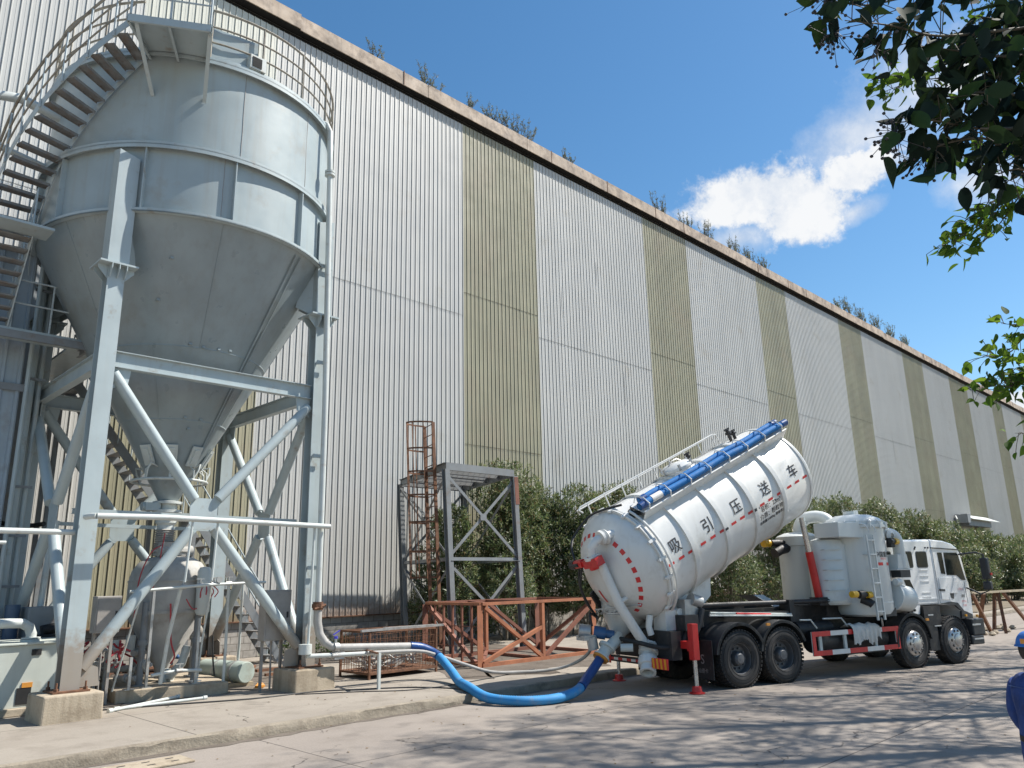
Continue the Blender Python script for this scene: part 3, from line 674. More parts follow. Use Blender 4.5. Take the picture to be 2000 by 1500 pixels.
# spiral stair down the left side
TR = [(-134.4 - 3.52*i, 12.69 - .222*i) for i in range(17)]
for a, z in TR:
    mb = MB()
    p = [pol(a - 1.5, 3.13, z), pol(a + 1.9, 3.13, z), pol(a + 1.6, 3.93, z), pol(a - 1.2, 3.93, z)]
    mb.prism([q - V((0,0,.03)) for q in p], (0, 0, .012))
    mb.bar(p[0] - V((0,0,.035)), p[3] - V((0,0,.035)), .006, .06); mb.bar(p[1] - V((0,0,.035)), p[2] - V((0,0,.035)), .006, .06)
    build('tread', mb, m_tread, silo, smooth=0)
aa = np.linspace(-131, -196, 40)
def zst(a): return 12.69 + (a + 134.4)/3.52*.222
mb = MB()
for r in (3.96,):
    rows = [[pol(a, r, zst(a) - .03), pol(a, r, zst(a) + .15), pol(a, r + .012, zst(a) + .15), pol(a, r + .012, zst(a) - .03)] for a in aa]
    rows = [q + [q[0]] for q in rows]; mb.grid(rows)
rows = [[pol(a, 3.10, zst(a) - .12), pol(a, 3.10, zst(a) + .02), pol(a, 3.112, zst(a) + .02), pol(a, 3.112, zst(a) - .12)] for a in aa]; mb.grid([q + [q[0]] for q in rows])
build('stringer', mb, m_silo2, silo)
mb = MB()
for dz, rr in ((1.08, .027), (.72, .018), (.38, .018)): mb.tube([pol(a, 3.99, zst(a) + dz) for a in aa], rr, 7)
build('handrail', mb, m_railru, silo)
mb = MB()
for a in np.arange(-136, -196, -7.05): mb.tube([pol(a, 3.99, zst(a) - .03), pol(a, 3.99, zst(a) + 1.08)], .021, 6)
build('baluster', mb, m_rail, silo)
# dust box on the silo roof and small vent
mb = MB(); ca, sa = math.cos(R_(-98)), math.sin(R_(-98))
mb.prism([pol(-109.5, 3.02, 12.95), pol(-91.5, 3.02, 12.95), pol(-91.5, 2.3, 12.95), pol(-109.5, 2.3, 12.95)], (0, 0, .78)); build('dust_box', mb, m_silo, silo, smooth=0)
mb = MB(); mb.box((6.27, 13.93, 12.98), (6.62, 14.13, 13.3)); vb = build('vent_box', mb, m_pipe, silo, smooth=0)
mb = MB(); mb.box((6.31, 13.915, 13.02), (6.52, 13.932, 13.25)); build('vent_grille', mb, m_dark, vb, smooth=0)
# fill pipe up the right-hand side of the frame
mb = MB(); px_, py_ = 8.80, 14.58
mb.tube([(px_ + .02, py_, 1.86), (px_, py_, 6), (px_ - .13, py_ - .02, 11.6), (px_ - .16, py_, 12.72), (px_ - .22, py_ + .06, 12.92), (px_ - .36, py_ + .2, 13.02), (px_ - .62, py_ + .5, 13.04)], .065, 12)
mb.cyl((px_ - .13, py_ - .02, 11.55), (px_ - .13, py_ - .02, 11.60), .12, 14); mb.cyl((px_ - .13, py_ - .02, 11.62), (px_ - .13, py_ - .02, 11.67), .12, 14)
fp = build('fill_pipe', mb, m_pipe, silo)
mb = MB()
for z in (9.3, 7.0, 4.9, 2.55): mb.bar((px_ - .02, py_, z), (LX1 - .12, LY0 - .16, z), .03, .07); mb.bar((px_ - .20, py_ + .08, z - .0), (px_ + .1, py_ + .08, z), .02, .08)
build('pipe_clip', mb, m_silo2, fp, smooth=0, split=True)
mb = MB(); mb.cyl((px_ + .02, py_, 1.70), (px_ + .02, py_, 1.86), .105, 14); mb.cyl((px_ + .02, py_, 1.74), (px_ + .02, py_, 1.82), .13, 8); mb.tube([(px_ - .1, py_ - .08, 1.72), (px_ + .14, py_ - .1, 1.8)], .03, 6); build('coupling', mb, m_rust, fp)
mb = MB(); mb.tube([(px_ + .02, py_, 1.70), (px_ + .025, py_, 1.45), (px_ + .07, py_ - .02, 1.22), (px_ + .17, py_ - .06, 1.06), (px_ + .30, py_ - .12, .97), (px_ + .42, py_ - .18, .94)], .085, 12); build('hose_bend', mb, m_hosegr, fp)
# aeration pads and ring pipe near the outlet
mb = MB()
for az in (-150, -112, -74, -36, 4, 60, 120):
    z0, z1 = 4.72, 5.12; c0 = pol(az, cr(z0) + .05, z0); c1 = pol(az, cr(z1) + .05, z1); t = pol(az + 90, 1, 0) - V((AX, AY, 0)); n_ = (c1 - c0).cross(t)
    mb.bar(c0, c1, .24, .035, up=n_); mb.bar(c0 + (c1-c0)*.15, c1 - (c1-c0)*.15, .12, .09, up=n_)
    mb.tube([c0 - V((0,0,.0)), c0 + (pol(az, .13, 0) - V((AX, AY, 0))) - V((0,0,.1)), pol(az, cr(4.5) + .30, 4.42)], .014, 5)
    mb.tube([pol(az, cr(4.5) + .27, 4.42), pol(az + 6, cr(4.5) + .34, 4.62), pol(az + 10, cr(4.6) + .28, 4.75), pol(az + 12, cr(4.6) + .04, 4.7)], .02, 5)
mb.tube([pol(a, cr(4.5) + .30, 4.42) for a in range(0, 361, 12)], .028, 8)
build('aeration_pads', mb, m_pipe, silo)
# outlet valve stack under the cone
mb = MB(); mb.lathe([(.19, 4.02), (.30, 4.0), (.30, 3.95), (.2, 3.95), (.2, 3.82), (.30, 3.82), (.30, 3.76), (.21, 3.76), (.21, 3.55), (.17, 3.5), (.17, 3.42)], (AX, AY, 0), seg=24); ov = build('outlet_valve', mb, m_pipe, silo)
mb = MB(); mb.box((AX - .5, AY - .16, 3.80), (AX - .2, AY + .1, 3.96)); mb.cyl((AX - .55, AY - .05, 3.88), (AX - .2, AY - .05, 3.88), .09, 12); build('actuator', mb, m_silo2, ov)
pr = []
for k in range(9): pr += [(.17, 3.42 - k*.045), (.215, 3.40 - k*.045)]
mb = MB(); mb.lathe(pr + [(.17, 3.02)], (AX, AY, 0), seg=24); build('bellows', mb, m_dusty, ov)
# concrete footings
for k, (x, y, lb) in enumerate(((LX0, LY0, 'stained concrete footing under the front left silo leg, beside the pale machine cabinet'), (LX1, LY0, 'concrete footing under the front right silo leg, half of it in shadow'), (LX0, LY1, 'concrete footing under the rear left silo leg, behind the machine cabinet'), (LX1, LY1, 'concrete footing under the rear right silo leg, in front of the block plinth'))):
    mb = MB(); h = .575
    vs = [(x-.46,y-.46,.12),(x+.46,y-.46,.12),(x+.46,y+.46,.12),(x-.46,y+.46,.12),(x-.45,y-.45,h),(x+.45,y-.45,h-.004),(x+.45,y+.45,h),(x-.45,y+.45,h-.006)]
    mb.add(vs, [(0,3,2,1),(4,5,6,7),(0,1,5,4),(1,2,6,5),(2,3,7,6),(3,0,4,7)])
    o = build('concrete_footing', mb, m_conc, bevel=.03, smooth=0); tag(o, lb, 'footing', 'concrete footings under the silo legs')
def smooth_path(pts, n=8):
    pts = [V(p) for p in pts]; P = [pts[0]*2 - pts[1]] + pts + [pts[-1]*2 - pts[-2]]; out_ = []
    for i in range(1, len(P)-2):
        for k in range(n):
            t = k/n; a, b, c, d = P[i-1], P[i], P[i+1], P[i+2]
            out_.append(.5*((2*b) + (c - a)*t + (2*a - 5*b + 4*c - d)*t*t + (3*b - a - 3*c + d)*t*t*t))
    out_.append(pts[-1]); return out_
# ================================================================== pressure vessel below the cone
vx, vy = 6.70, 17.02
pl_ = MB(); pts = [(5.50, 16.00), (7.50, 15.62), (7.98, 18.1), (5.85, 18.5)]
pl_.prism([(a, b, .13) for a, b in pts], (0, 0, .24))
o = build('machine_plinth', pl_, m_conc, bevel=.02, smooth=0); tag(o, 'low dirty concrete plinth slab carrying the pressure vessel inside the silo frame', 'plinth')
ves = thing('pressure_vessel', 'round-shouldered dusty grey pressure vessel with a pointed cone below the silo outlet', 'vessel', (vx, vy, .37))
mb = MB(); mb.lathe([(.0, 2.98), (.17, 2.98), (.24, 2.86), (.45, 2.82), (.62, 2.72), (.73, 2.55), (.775, 2.35), (.78, 1.78), (.78, 1.70), (.14, .62), (.13, .42)], (vx, vy, 0), seg=48); body_ = build('body', mb, m_dusty, ves)
mb = MB(); mb.ring((vx, vy, 0), .775, .80, 1.70, 1.76, 48); mb.ring((vx, vy, 0), .775, .79, 2.33, 2.36, 48); build('weld_band', mb, m_dusty, body_)
mb = MB(); mb.ring((vx, vy, 0), .0, .36, 2.86, 2.93, 24); mb.ring((vx, vy, 0), .0, .40, 2.94, 2.99, 24); mb.cyl((vx - .35, vy - .2, 2.95), (vx + .34, vy - .22, 2.95), .12, 12); mb.box((vx - .30, vy - .28, 2.99), (vx + .28, vy + .2, 3.14)); build('inlet_valve', mb, m_dusty, ves)
for a in (-140, -62, 20, 110):
    mb = MB(); p = V((vx + .80*math.cos(R_(a)), vy + .80*math.sin(R_(a)), 0))
    mb.cyl((p.x, p.y, .37), (p.x, p.y, 1.95), .065, 12); mb.box((p.x - .12, p.y - .12, .37), (p.x + .12, p.y + .12, .39)); mb.cyl((p.x, p.y, 1.12), (p.x, p.y, 1.22), .095, 12); build('leg', mb, m_towgry, ves)
mb = MB(); tx, ty = vx + .38, vy - .86
mb.lathe([(0, 2.62), (.10, 2.60), (.14, 2.52), (.14, 1.72), (.10, 1.66), (0, 1.64)], (tx, ty, 0), seg=20); build('air_receiver', mb, m_pipe, ves)
mb = MB(); mb.tube([(vx, vy, .5), (vx, vy - .1, .42), (vx + .05, vy - .35, .47), (vx + .2, vy - .5, .72), (vx + .28, vy - .52, 1.05)], .085, 12); mb.cyl((vx + .01, vy - .22, .46), (vx + .03, vy - .3, .46), .16, 14); build('discharge_bend', mb, m_pipe, ves)
mb = MB()
mb.tube(smooth_path([(vx - .25, vy - .82, 1.9), (vx - .2, vy - .86, 1.2), (vx - .1, vy - .85, .9), (vx - .15, vy - .8, .75)], 5), .016, 6)
mb.tube(smooth_path([(vx - .42, vy - .5, 3.05), (vx - .62, vy - .55, 2.9), (vx - .78, vy - .5, 2.4), (vx - .82, vy - .5, 1.6)], 5), .012, 6)
mb.tube(smooth_path([(vx - .38, vy - .55, 3.3), (vx - .44, vy - .6, 2.9), (vx - .5, vy - .72, 2.6), (vx - .6, vy - .75, 2.2)], 5), .012, 6)
mb.tube(smooth_path([(tx - .35, ty - .02, 1.98), (tx - .2, ty - .03, 1.78), (tx - .02, ty - .06, 1.85)], 5), .012, 6)
for dx in (-.1, 0, .12, .2): mb.tube(smooth_path([(tx + dx, ty - .1, 2.0), (tx + dx*1.2, ty - .16, 2.12), (tx + dx*.6, ty - .12, 2.25)], 5), .012, 5)
build('air_hose', mb, m_redhose, ves, split=True)
mb = MB(); mb.tube([(vx + .05, vy - .3, 2.9), (vx - .3, vy - .5, 2.84), (vx - .62, vy - .65, 2.55), (vx - .78, vy - .6, 2.1), (vx - .9, vy - .5, 1.7)], .025, 7); mb.tube([(vx + .9, vy - .3, 1.2), (vx + .93, vy - .33, .7), (vx + .95, vy - .4, .4)], .018, 6); build('power_cable', mb, m_cable, ves)
# air rack: pipe rail in front with droppers, gauges
rk = thing('air_pipe_rack', 'thin pale air pipes with valves standing in front of the pressure vessel', 'pipes', (6.2, 14.5, .15))
mb = MB(); mb.tube([(4.36, 14.40, 3.42), (5.5, 14.4, 3.44), (8.93, 14.42, 3.39)], .052, 12); mb.tube([(4.36, 14.40, 3.42), (4.3, 14.48, 3.42), (4.28, 14.7, 3.42)], .052, 12); build('header_pipe', mb, m_pipe, rk)
mb = MB(); mb.channel((4.2, 15.25, 3.56), (8.6, 15.25, 3.53), .06, .10); mb.channel((5.0, 19.1, 3.62), (8.7, 19.1, 3.58), .06, .08); build('cable_tray', mb, m_silo2, rk, smooth=0, split=True)
mb = MB()
mb.tube([(6.02, 14.42, 3.38), (5.96, 14.42, 2.3)], .022, 7); mb.tube([(6.50, 14.42, 3.38), (6.46, 14.42, 2.32)], .022, 7); mb.tube([(8.62, 14.5, 3.36), (8.58, 14.5, 1.0)], .026, 7)
mb.tube([(5.3, 15.2, 2.15), (6.8, 15.25, 2.25), (8.0, 15.3, 2.28)], .028, 7)
mb.tube([(6.28, 15.35, 2.2), (6.22, 15.6, 1.3), (6.2, 15.75, .45)], .04, 8); mb.tube([(6.95, 15.5, 2.22), (7.02, 15.9, 1.2), (7.05, 16.1, .38)], .02, 7)
mb.tube([(7.35, 15.6, 2.25), (7.42, 15.7, 1.0), (7.46, 15.8, .17)], .03, 8); mb.tube([(5.6, 15.4, 2.18), (5.55, 15.9, 1.1), (5.5, 16.2, .35)], .018, 6); mb.tube([(8.05, 16.4, 2.3), (8.15, 16.6, 1.0), (8.18, 16.7, .17)], .03, 8)
mb.tube([(6.0, 15.7, .62), (6.5, 15.75, .66), (7.0, 15.8, .62)], .03, 8)
build('dropper_pipe', mb, m_pipe, rk)
for x, y, z in ((6.3, 15.3, 2.22), (6.62, 15.28, 2.24), (6.9, 15.3, 2.26), (7.2, 15.3, 2.27), (6.52, 15.7, .66)):
    mb = MB(); mb.cyl((x - .06, y, z), (x + .06, y, z), .045, 8); mb.cyl((x, y, z), (x, y, z + .12), .02, 6); mb.bar((x - .08, y, z + .12), (x + .08, y, z + .12), .02, .015); build('valve', mb, m_galv, rk)
mb = MB(); mb.cyl((6.98, 15.22, 2.34), (6.98, 15.26, 2.34), .06, 16); build('gauge', mb, m_galv, rk)
mb = MB()
for x, y, h in ((5.72, 16.0, .95), (6.05, 16.05, 2.2), (6.95, 15.95, 1.6)): mb.bar((x, y, .37), (x, y, h), .05, .05); mb.box((x - .09, y - .07, .37), (x + .09, y + .07, .385))
build('support_post', mb, m_galv, rk, smooth=0)
# clutter of small valves and red hoses on the ground behind the front leg
sk = thing('valve_skid', 'tangle of small dusty valves, flanges and red hoses on the slab left of the vessel', 'valves', (5.6, 17.2, .15))
mb = MB()
for k in range(34):
    x = random.uniform(4.9, 6.2); y = random.uniform(16.4, 18.3); z = random.uniform(.2, 1.1); a = random.uniform(0, 6.3); l = random.uniform(.08, .3)
    d = V((math.cos(a)*l, math.sin(a)*l, random.choice((0, 0, l)))); p = V((x, y, z)); mb.cyl(p - d, p + d, random.uniform(.02, .07), 10)
    if random.random() < .6: mb.cyl(p - d*.1, p + d*.1, random.uniform(.08, .12), 12)
for x, y in ((5.2, 16.6), (5.6, 17.0), (6.0, 17.5), (5.3, 18.)): mb.cyl((x, y, .15), (x, y, 1.05), .03, 8)
build('pipework', mb, m_dusty, sk)
mb = MB()
for k in range(9):
    p = V((random.uniform(5.1, 6.1), random.uniform(16.2, 17.6), random.uniform(.7, 1.2))); pts = [p]
    for j in range(5): p = p + V((random.uniform(-.12, .16), random.uniform(-.08, .1), random.uniform(-.16, .1))); pts.append(p)
    mb.tube(smooth_path(pts, 5), .02, 6)
build('air_hose', mb, m_redhose, sk, split=True)
mb = MB(); mb.cyl((5.75, 17.0, .95), (5.75, 17.0, 1.22), .07, 12); mb.cyl((6.0, 16.9, .98), (6.0, 16.9, 1.3), .09, 12); mb.cyl((5.75, 17.0, 1.05), (5.75, 17.0, 1.09), .11, 14); build('filter_cups', mb, m_pipe, sk)
# electrical boxes
def ebox(lo, hi, label, m=None, post=None):
    t = thing('electrical_box', label, 'electrical box', ((lo[0]+hi[0])/2, (lo[1]+hi[1])/2, .15))
    mb = MB(); mb.box(lo, hi); build('case', mb, m or m_boxgry, t, bevel=.012, smooth=0)
    mb = MB(); mb.box((lo[0]+.03, lo[1]-.012, lo[2]+.04), (hi[0]-.03, lo[1]-.001, hi[2]-.04)); d = build('door', mb, m or m_boxgry, t, smooth=0)
    mb = MB(); mb.box((hi[0]-.10, lo[1]-.035, (lo[2]+hi[2])/2-.06), (hi[0]-.07, lo[1]-.012, (lo[2]+hi[2])/2+.06)); build('handle', mb, m_blkiron, d, smooth=0)
    if post:
        mb = MB()
        for x, y in post: mb.bar((x, y, .15), (x, y, lo[2] + .02), .05, .05)
        mb.tube([((lo[0]+hi[0])/2, hi[1]-.05, lo[2]), ((lo[0]+hi[0])/2 + .02, hi[1]-.04, .16)], .02, 6); build('stand', mb, m_boxgry, t, smooth=0)
    return t
ebox((7.93, 15.1, 1.12), (8.50, 15.38, 2.12), 'brown-grey electrical box mounted left of the front right silo leg', post=((8.0, 15.3), (8.42, 15.3)))
ebox((4.98, 15.9, 1.42), (5.42, 16.15, 2.08), 'square grey electrical box just right of the front left silo leg', post=((5.05, 16.1), (5.36, 16.1)))
ebox((4.72, 16.7, 1.2), (4.96, 17.1, 2.1), 'narrow dark blue-grey electrical box half hidden behind the front left silo leg', m_towgry, post=((4.8, 17.0),))
# green drum lying on blocks
dr = thing('steel_drum', 'dusty green drum lying on its side beside the right footing', 'drum', (8.2, 17.2, .15))
p0, p1 = V((8.18, 16.25, .44)), V((7.92, 17.75, .44)); ax_ = (p1 - p0).normalized()
mb = MB(); L_ = (p1-p0).length; mb.lathe([(0, 0), (.20, 0), (.215, .02), (.215, L_ - .02), (.20, L_), (0, L_)], p0, ax_, seg=32); db = build('barrel', mb, m_drum, dr)
mb = MB(); mb.ring(p0, .214, .228, .30, .36, 32, axis=ax_); mb.ring(p0, .214, .228, .9, .95, 32, axis=ax_); build('band', mb, m_galv, dr, split=True)
mb = MB(); mb.box((7.85, 16.35, .15), (8.4, 16.6, .235)); mb.box((7.75, 17.2, .15), (8.3, 17.45, .235)); build('timber_block', mb, m_wood, dr, smooth=0)
# loose white pipes on the pavement
for p0, p1, lb in (((5.08, 14.98, .18), (6.55, 15.72, .19), 'shorter white pipe lying on the pavement, its far end towards the vessel plinth'), ((5.23, 15.12, .18), (6.85, 15.18, .18), 'longer white pipe lying on the pavement in front of the vessel plinth')):
    t = thing('loose_pipe', lb, 'pipe', p0, group='white pipes lying on the pavement'); mb = MB(); p0 = V(p0); p1 = V(p1); e_ = (p1-p0).normalized()
    mb.tube([p0, p1], .026, 10); build('tube', mb, m_pipe, t); mb = MB(); mb.cyl(p0 - e_*.03, p0 + e_*.06, .038, 10); mb.cyl(p1 - e_*.05, p1 + e_*.02, .038, 10); build('socket', mb, m_pipe, t)
# small litter near the drum
for (x, y, z, c, lb, nm, ct) in ((8.28, 15.86, .19, m_badge, 'orange rag lying on the pavement left of the right footing', 'rag', 'rag'), (7.95, 19.35, .62, m_bluept, 'blue plastic bag on the rear right footing', 'plastic_bag', 'bag')):
    mb = MB(); mb.lathe([(0, -.05), (.07, -.04), (.10, 0), (.06, .045), (0, .06)], (x, y, z), seg=9)
    mb.v = [(a + random.uniform(-.03, .03), b + random.uniform(-.03, .03), max(z - .045, c_ + random.uniform(-.015, .02))) for a, b, c_ in mb.v]
    tag(build(nm, mb, c, smooth=60), lb, ct)
mb = MB()
for k in range(60):
    x = random.uniform(4.8, 10.5); y = random.uniform(17.3, 21.8); l = random.uniform(.2, 1.3); a = random.gauss(0, .5); d = V((math.cos(a)*l/2, math.sin(a)*l/2, 0)); z = random.uniform(.17, .32); mb.bar(V((x, y, z)) - d, V((x, y, z)) + d, random.uniform(.03, .14), random.uniform(.02, .06))
o = build('scrap_debris', mb, [m_rust], smooth=0); tag(o, 'scatter of rusty scrap bars and boards on the slab behind the vessel', 'scrap', kind='stuff')

# ================================================================== machine cabinet and blower gear at the left edge
mc = thing('machine_cabinet', 'pale green-grey machine cabinet with a bent vent pipe on its lid, at the left edge', 'cabinet', (3.6, 16.4, .15))
mb = MB(); mb.box((2.3, 15.92, .27), (4.78, 17.3, 1.30)); build('case', mb, m_cabin, mc, bevel=.015, smooth=0)
mb = MB(); mb.box((2.2, 15.84, .15), (4.85, 17.36, .28)); build('base', mb, m_conc, mc, bevel=.015, smooth=0)
mb = MB(); mb.box((2.25, 15.87, 1.30), (4.84, 17.36, 1.335)); build('lid', mb, m_cabin, mc, bevel=.008, smooth=0)
mb = MB(); mb.box((3.86, 15.908, .33), (4.08, 15.919, .60)); build('dark_sticker', mb, m_dark, mc, smooth=0); mb = MB(); mb.box((3.93, 15.902, .60), (4.09, 15.919, .68)); build('orange_sticker', mb, m_badge, mc, smooth=0)
mb = MB(); mb.box((4.02, 15.90, 1.12), (4.17, 15.919, 1.22)); build('latch', mb, m_blkiron, mc, smooth=0)
mb = MB()
for k in range(9): mb.bar((2.9, 15.91, .5 + k*.05), (3.45, 15.91, .5 + k*.05), .02, .02)
build('louvre', mb, m_cabin, mc, smooth=0)
mb = MB(); mb.tube([(1.9, 16.2, 1.66), (3.7, 16.25, 1.66), (3.9, 16.26, 1.65), (4.02, 16.27, 1.58), (4.07, 16.28, 1.46), (4.07, 16.28, 1.36)], .085, 14); mb.ring((4.07, 16.28, 0), .0, .16, 1.335, 1.375, 20); mb.ring((4.07, 16.28, 0), .0, .15, 1.385, 1.405, 20); build('vent_pipe', mb, m_pipe, mc)
bl = thing('blower_unit', 'dark blower set with a blue motor in the shade behind the machine cabinet', 'blower', (4.1, 18.4, .15))
mb = MB(); mb.box((3.3, 17.5, .15), (4.9, 18.2, .9)); mb.box((4.3, 17.6, .9), (4.85, 18.15, 1.9)); build('housing', mb, m_towgry, bl, bevel=.02, smooth=0)
mb = MB(); mb.cyl((4.1, 17.9, .9), (4.1, 17.9, 1.95), .13, 16); build('motor', mb, mat('motor_dull_blue', (.05,.085,.14), .5), bl)
mb = MB(); mb.tube([(4.62, 18.1, 1.9), (4.66, 18.12, 3.0), (4.75, 18.15, 3.6)], .06, 10); mb.tube([(4.5, 17.8, 1.25), (4.62, 17.7, 1.42), (4.68, 17.7, 1.7)], .07, 10); build('suction_pipe', mb, m_pipe, bl)
mb = MB(); mb.cyl((4.55, 17.55, 1.45), (4.85, 17.6, 1.5), .10, 12); mb.cyl((4.45, 17.5, 1.34), (4.9, 17.5, 1.34), .05, 10); build('valve', mb, m_blkiron, bl)
# ducts against the wall, left
hs_ = thing('dust_housing', 'tall blue-grey ribbed sheet-metal filter housing in the silo shade at the left edge', 'housing', (2.5, 19.8, .15))
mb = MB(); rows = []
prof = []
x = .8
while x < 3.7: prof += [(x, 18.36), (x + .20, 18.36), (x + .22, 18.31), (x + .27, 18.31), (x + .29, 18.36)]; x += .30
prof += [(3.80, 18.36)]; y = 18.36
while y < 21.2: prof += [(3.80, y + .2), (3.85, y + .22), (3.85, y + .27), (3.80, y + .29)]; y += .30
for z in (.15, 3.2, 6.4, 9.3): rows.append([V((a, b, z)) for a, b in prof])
mb.grid(rows); build('side_panel', mb, mat('housing_paint', (.30,.36,.41), .5, 0, .1, 1.2, dirt=(.2,.19,.17), dirt_amt=.25, dirt_scale=1.2, streak=.3), hs_, smooth=0)  # bluish paint puts the blue of the shade into the panels
mb = MB(); mb.box((.75, 18.28, 9.3), (3.9, 21.4, 9.36)); build('roof_sheet', mb, m_galv, hs_, smooth=0)
mb = MB(); mb.box((2.2, 18.28, 3.05), (3.88, 18.305, 3.2)); mb.box((2.2, 18.28, 6.25), (3.88, 18.305, 6.4)); build('girt', mb, m_towgry, hs_, smooth=0, split=True)
dt = thing('dust_duct', 'bluish vertical duct and two riser pipes against the shaded wall at the left edge', 'duct', (4.0, 21.6, .15))
mb = MB(); mb.cyl((4.45, 22.0, .15), (4.45, 22.0, 11.5), .38, 28); build('duct', mb, m_towgry, dt)
mb = MB()
for z in (2.6, 5.2, 9.8): mb.ring((4.45, 22.0, 0), .38, .43, z, z + .05, 28)
build('flange', mb, m_towgry, dt, split=True)
mb = MB(); mb.tube([(4.02, 18.6, .15), (4.02, 18.6, 9.9)], .09, 12); mb.tube([(4.22, 18.7, .15), (4.22, 18.7, 9.7)], .05, 10); mb.tube([(3.90, 18.30, .15), (3.90, 18.30, 9.8)], .045, 10); build('riser_pipe', mb, m_silo2, dt)
mb = MB()
for z in (2.3, 3.3, 4.3, 6.6, 8.6): mb.bar((3.86, 18.5, z), (4.30, 18.5, z), .03, .05)
build('pipe_clip', mb, m_towgry, dt, smooth=0, split=True)
mb = MB(); mb.tube([(3.85, 20.0, 3.9), (3.95, 19.9, 3.7), (4.3, 19.7, 3.58), (4.7, 19.6, 3.6), (4.8, 19.3, 3.62)], .05, 8); mb.tube([(4.2, 19.8, 3.75), (4.35, 19.7, 3.82), (4.55, 19.6, 3.7)], .03, 7); build('flexible_hose', mb, m_rubber, dt)
mb = MB(); mb.tube([(1.5, 14.9, 3.17), (4.2, 14.95, 3.17)], .05, 10); mb.tube([(1.5, 14.9, 2.98), (3.2, 14.95, 2.98)], .03, 8); o = build('side_pipe', mb, m_pipe); tag(o, 'horizontal pale pipe entering from the left edge towards the front left silo leg', 'pipe')
# roof-level bend left of the silo
mb = MB(); mb.tube([(2.0, 16.9, 10.9), (2.15, 16.9, 11.6), (2.4, 16.9, 11.95), (2.8, 16.9, 12.05), (3.3, 16.9, 11.95), (3.7, 16.9, 11.9)], .10, 12); mb.tube([(1.6, 17., 11.0), (2.6, 17., 10.9), (3.6, 17., 10.72)], .07, 10)
o = build('vent_bend', mb, m_pipe); tag(o, 'curved pale vent pipe behind the spiral stair at the upper left', 'pipe')

# ================================================================== access stair between silo and wall
st = thing('access_stair', 'dark steel access stair climbing along the wall behind the silo', 'stair', (7, 20.9, .15))
def flight(p0, p1, wdir, w_, n, m, name='flight'):
    p0 = V(p0); p1 = V(p1); wd = V(wdir)*w_; f = MB(); t = MB(); h = MB()
    for q in (V((0,0,0)), wd): f.bar(p0 + q, p1 + q, .02, .22)
    for k in range(n):
        c = p0.lerp(p1, (k + .5)/n); d = V(((p1-p0).x, (p1-p0).y, 0)).normalized()
        t.bar(c + wd*.02, c + wd*.98, .24, .03, up=(0,0,1))
    for q in (V((0,0,0)), wd):
        for dz, rr in ((1.0, .022), (.55, .016)): h.tube([p0 + q + V((0,0,dz)), p1 + q + V((0,0,dz))], rr, 6)
        for k in range(5): c = p0.lerp(p1, k/4) + q; h.tube([c, c + V((0,0,1.0))], .018, 6)
    build('stringer', f, m, st, smooth=0); build('tread', t, m_tread, st, smooth=0); build('handrail', h, m_rail, st)
flight((5.25, 20.5, 7.34), (7.75, 20.5, 4.15), (0, 1, 0), .8, 15, m_towgry)
flight((8.6, 20.5, 4.05), (11.3, 20.5, .2), (0, 1, 0), .8, 17, m_towgry)
flight((3.25, 16.5, 9.0), (3.25, 17.6, 7.40), (-1, 0, 0), .8, 8, m_rail)
mb = MB(); mb.box((7.7, 20.45, 4.03), (8.65, 21.35, 4.09)); mb.prism([(2.3, 17.5, 7.30), (4.75, 17.5, 7.30), (4.75, 18.2, 7.30), (5.25, 18.2, 7.30), (5.25, 21.4, 7.30), (4.55, 21.4, 7.30), (4.55, 18.24, 7.30), (2.3, 18.24, 7.30)], (0, 0, .06)); mb.box((2.4, 15.9, 8.95), (3.5, 16.5, 9.0))
build('landing', mb, m_silo2, st, smooth=0, split=True)
mb = MB(); mb.channel((2.3, 17.48, 7.22), (4.75, 17.48, 7.22), .06, .16); mb.channel((4.77, 17.5, 7.22), (4.77, 18.2, 7.22), .06, .16); mb.channel((7.7, 20.44, 3.95), (8.65, 20.44, 3.95), .06, .16)
for x, y, z in ((7.75, 20.5, 4.0), (8.6, 20.5, 4.), (8.6, 21.3, 4.), (7.75, 21.3, 4.0), (5.15, 21.3, 7.28), (5.15, 20.6, 7.28)): mb.bar((x, y, .15), (x, y, z), .10, .10)
build('frame', mb, m_towgry, st, smooth=0)
mb = MB()
for z in (7.9, 8.4): mb.tube([(2.3, 17.52, z), (2.4, 17.52, z)], .02, 6); mb.tube([(3.3, 17.52, z), (4.7, 17.52, z), (4.72, 18.2, z)], .02, 6)
for x in (2.3, 3.3, 4.0, 4.7): mb.tube([(x, 17.52, 7.36), (x, 17.52, 8.4)], .02, 6)
build('guard_rail', mb, m_rail, st, split=True)
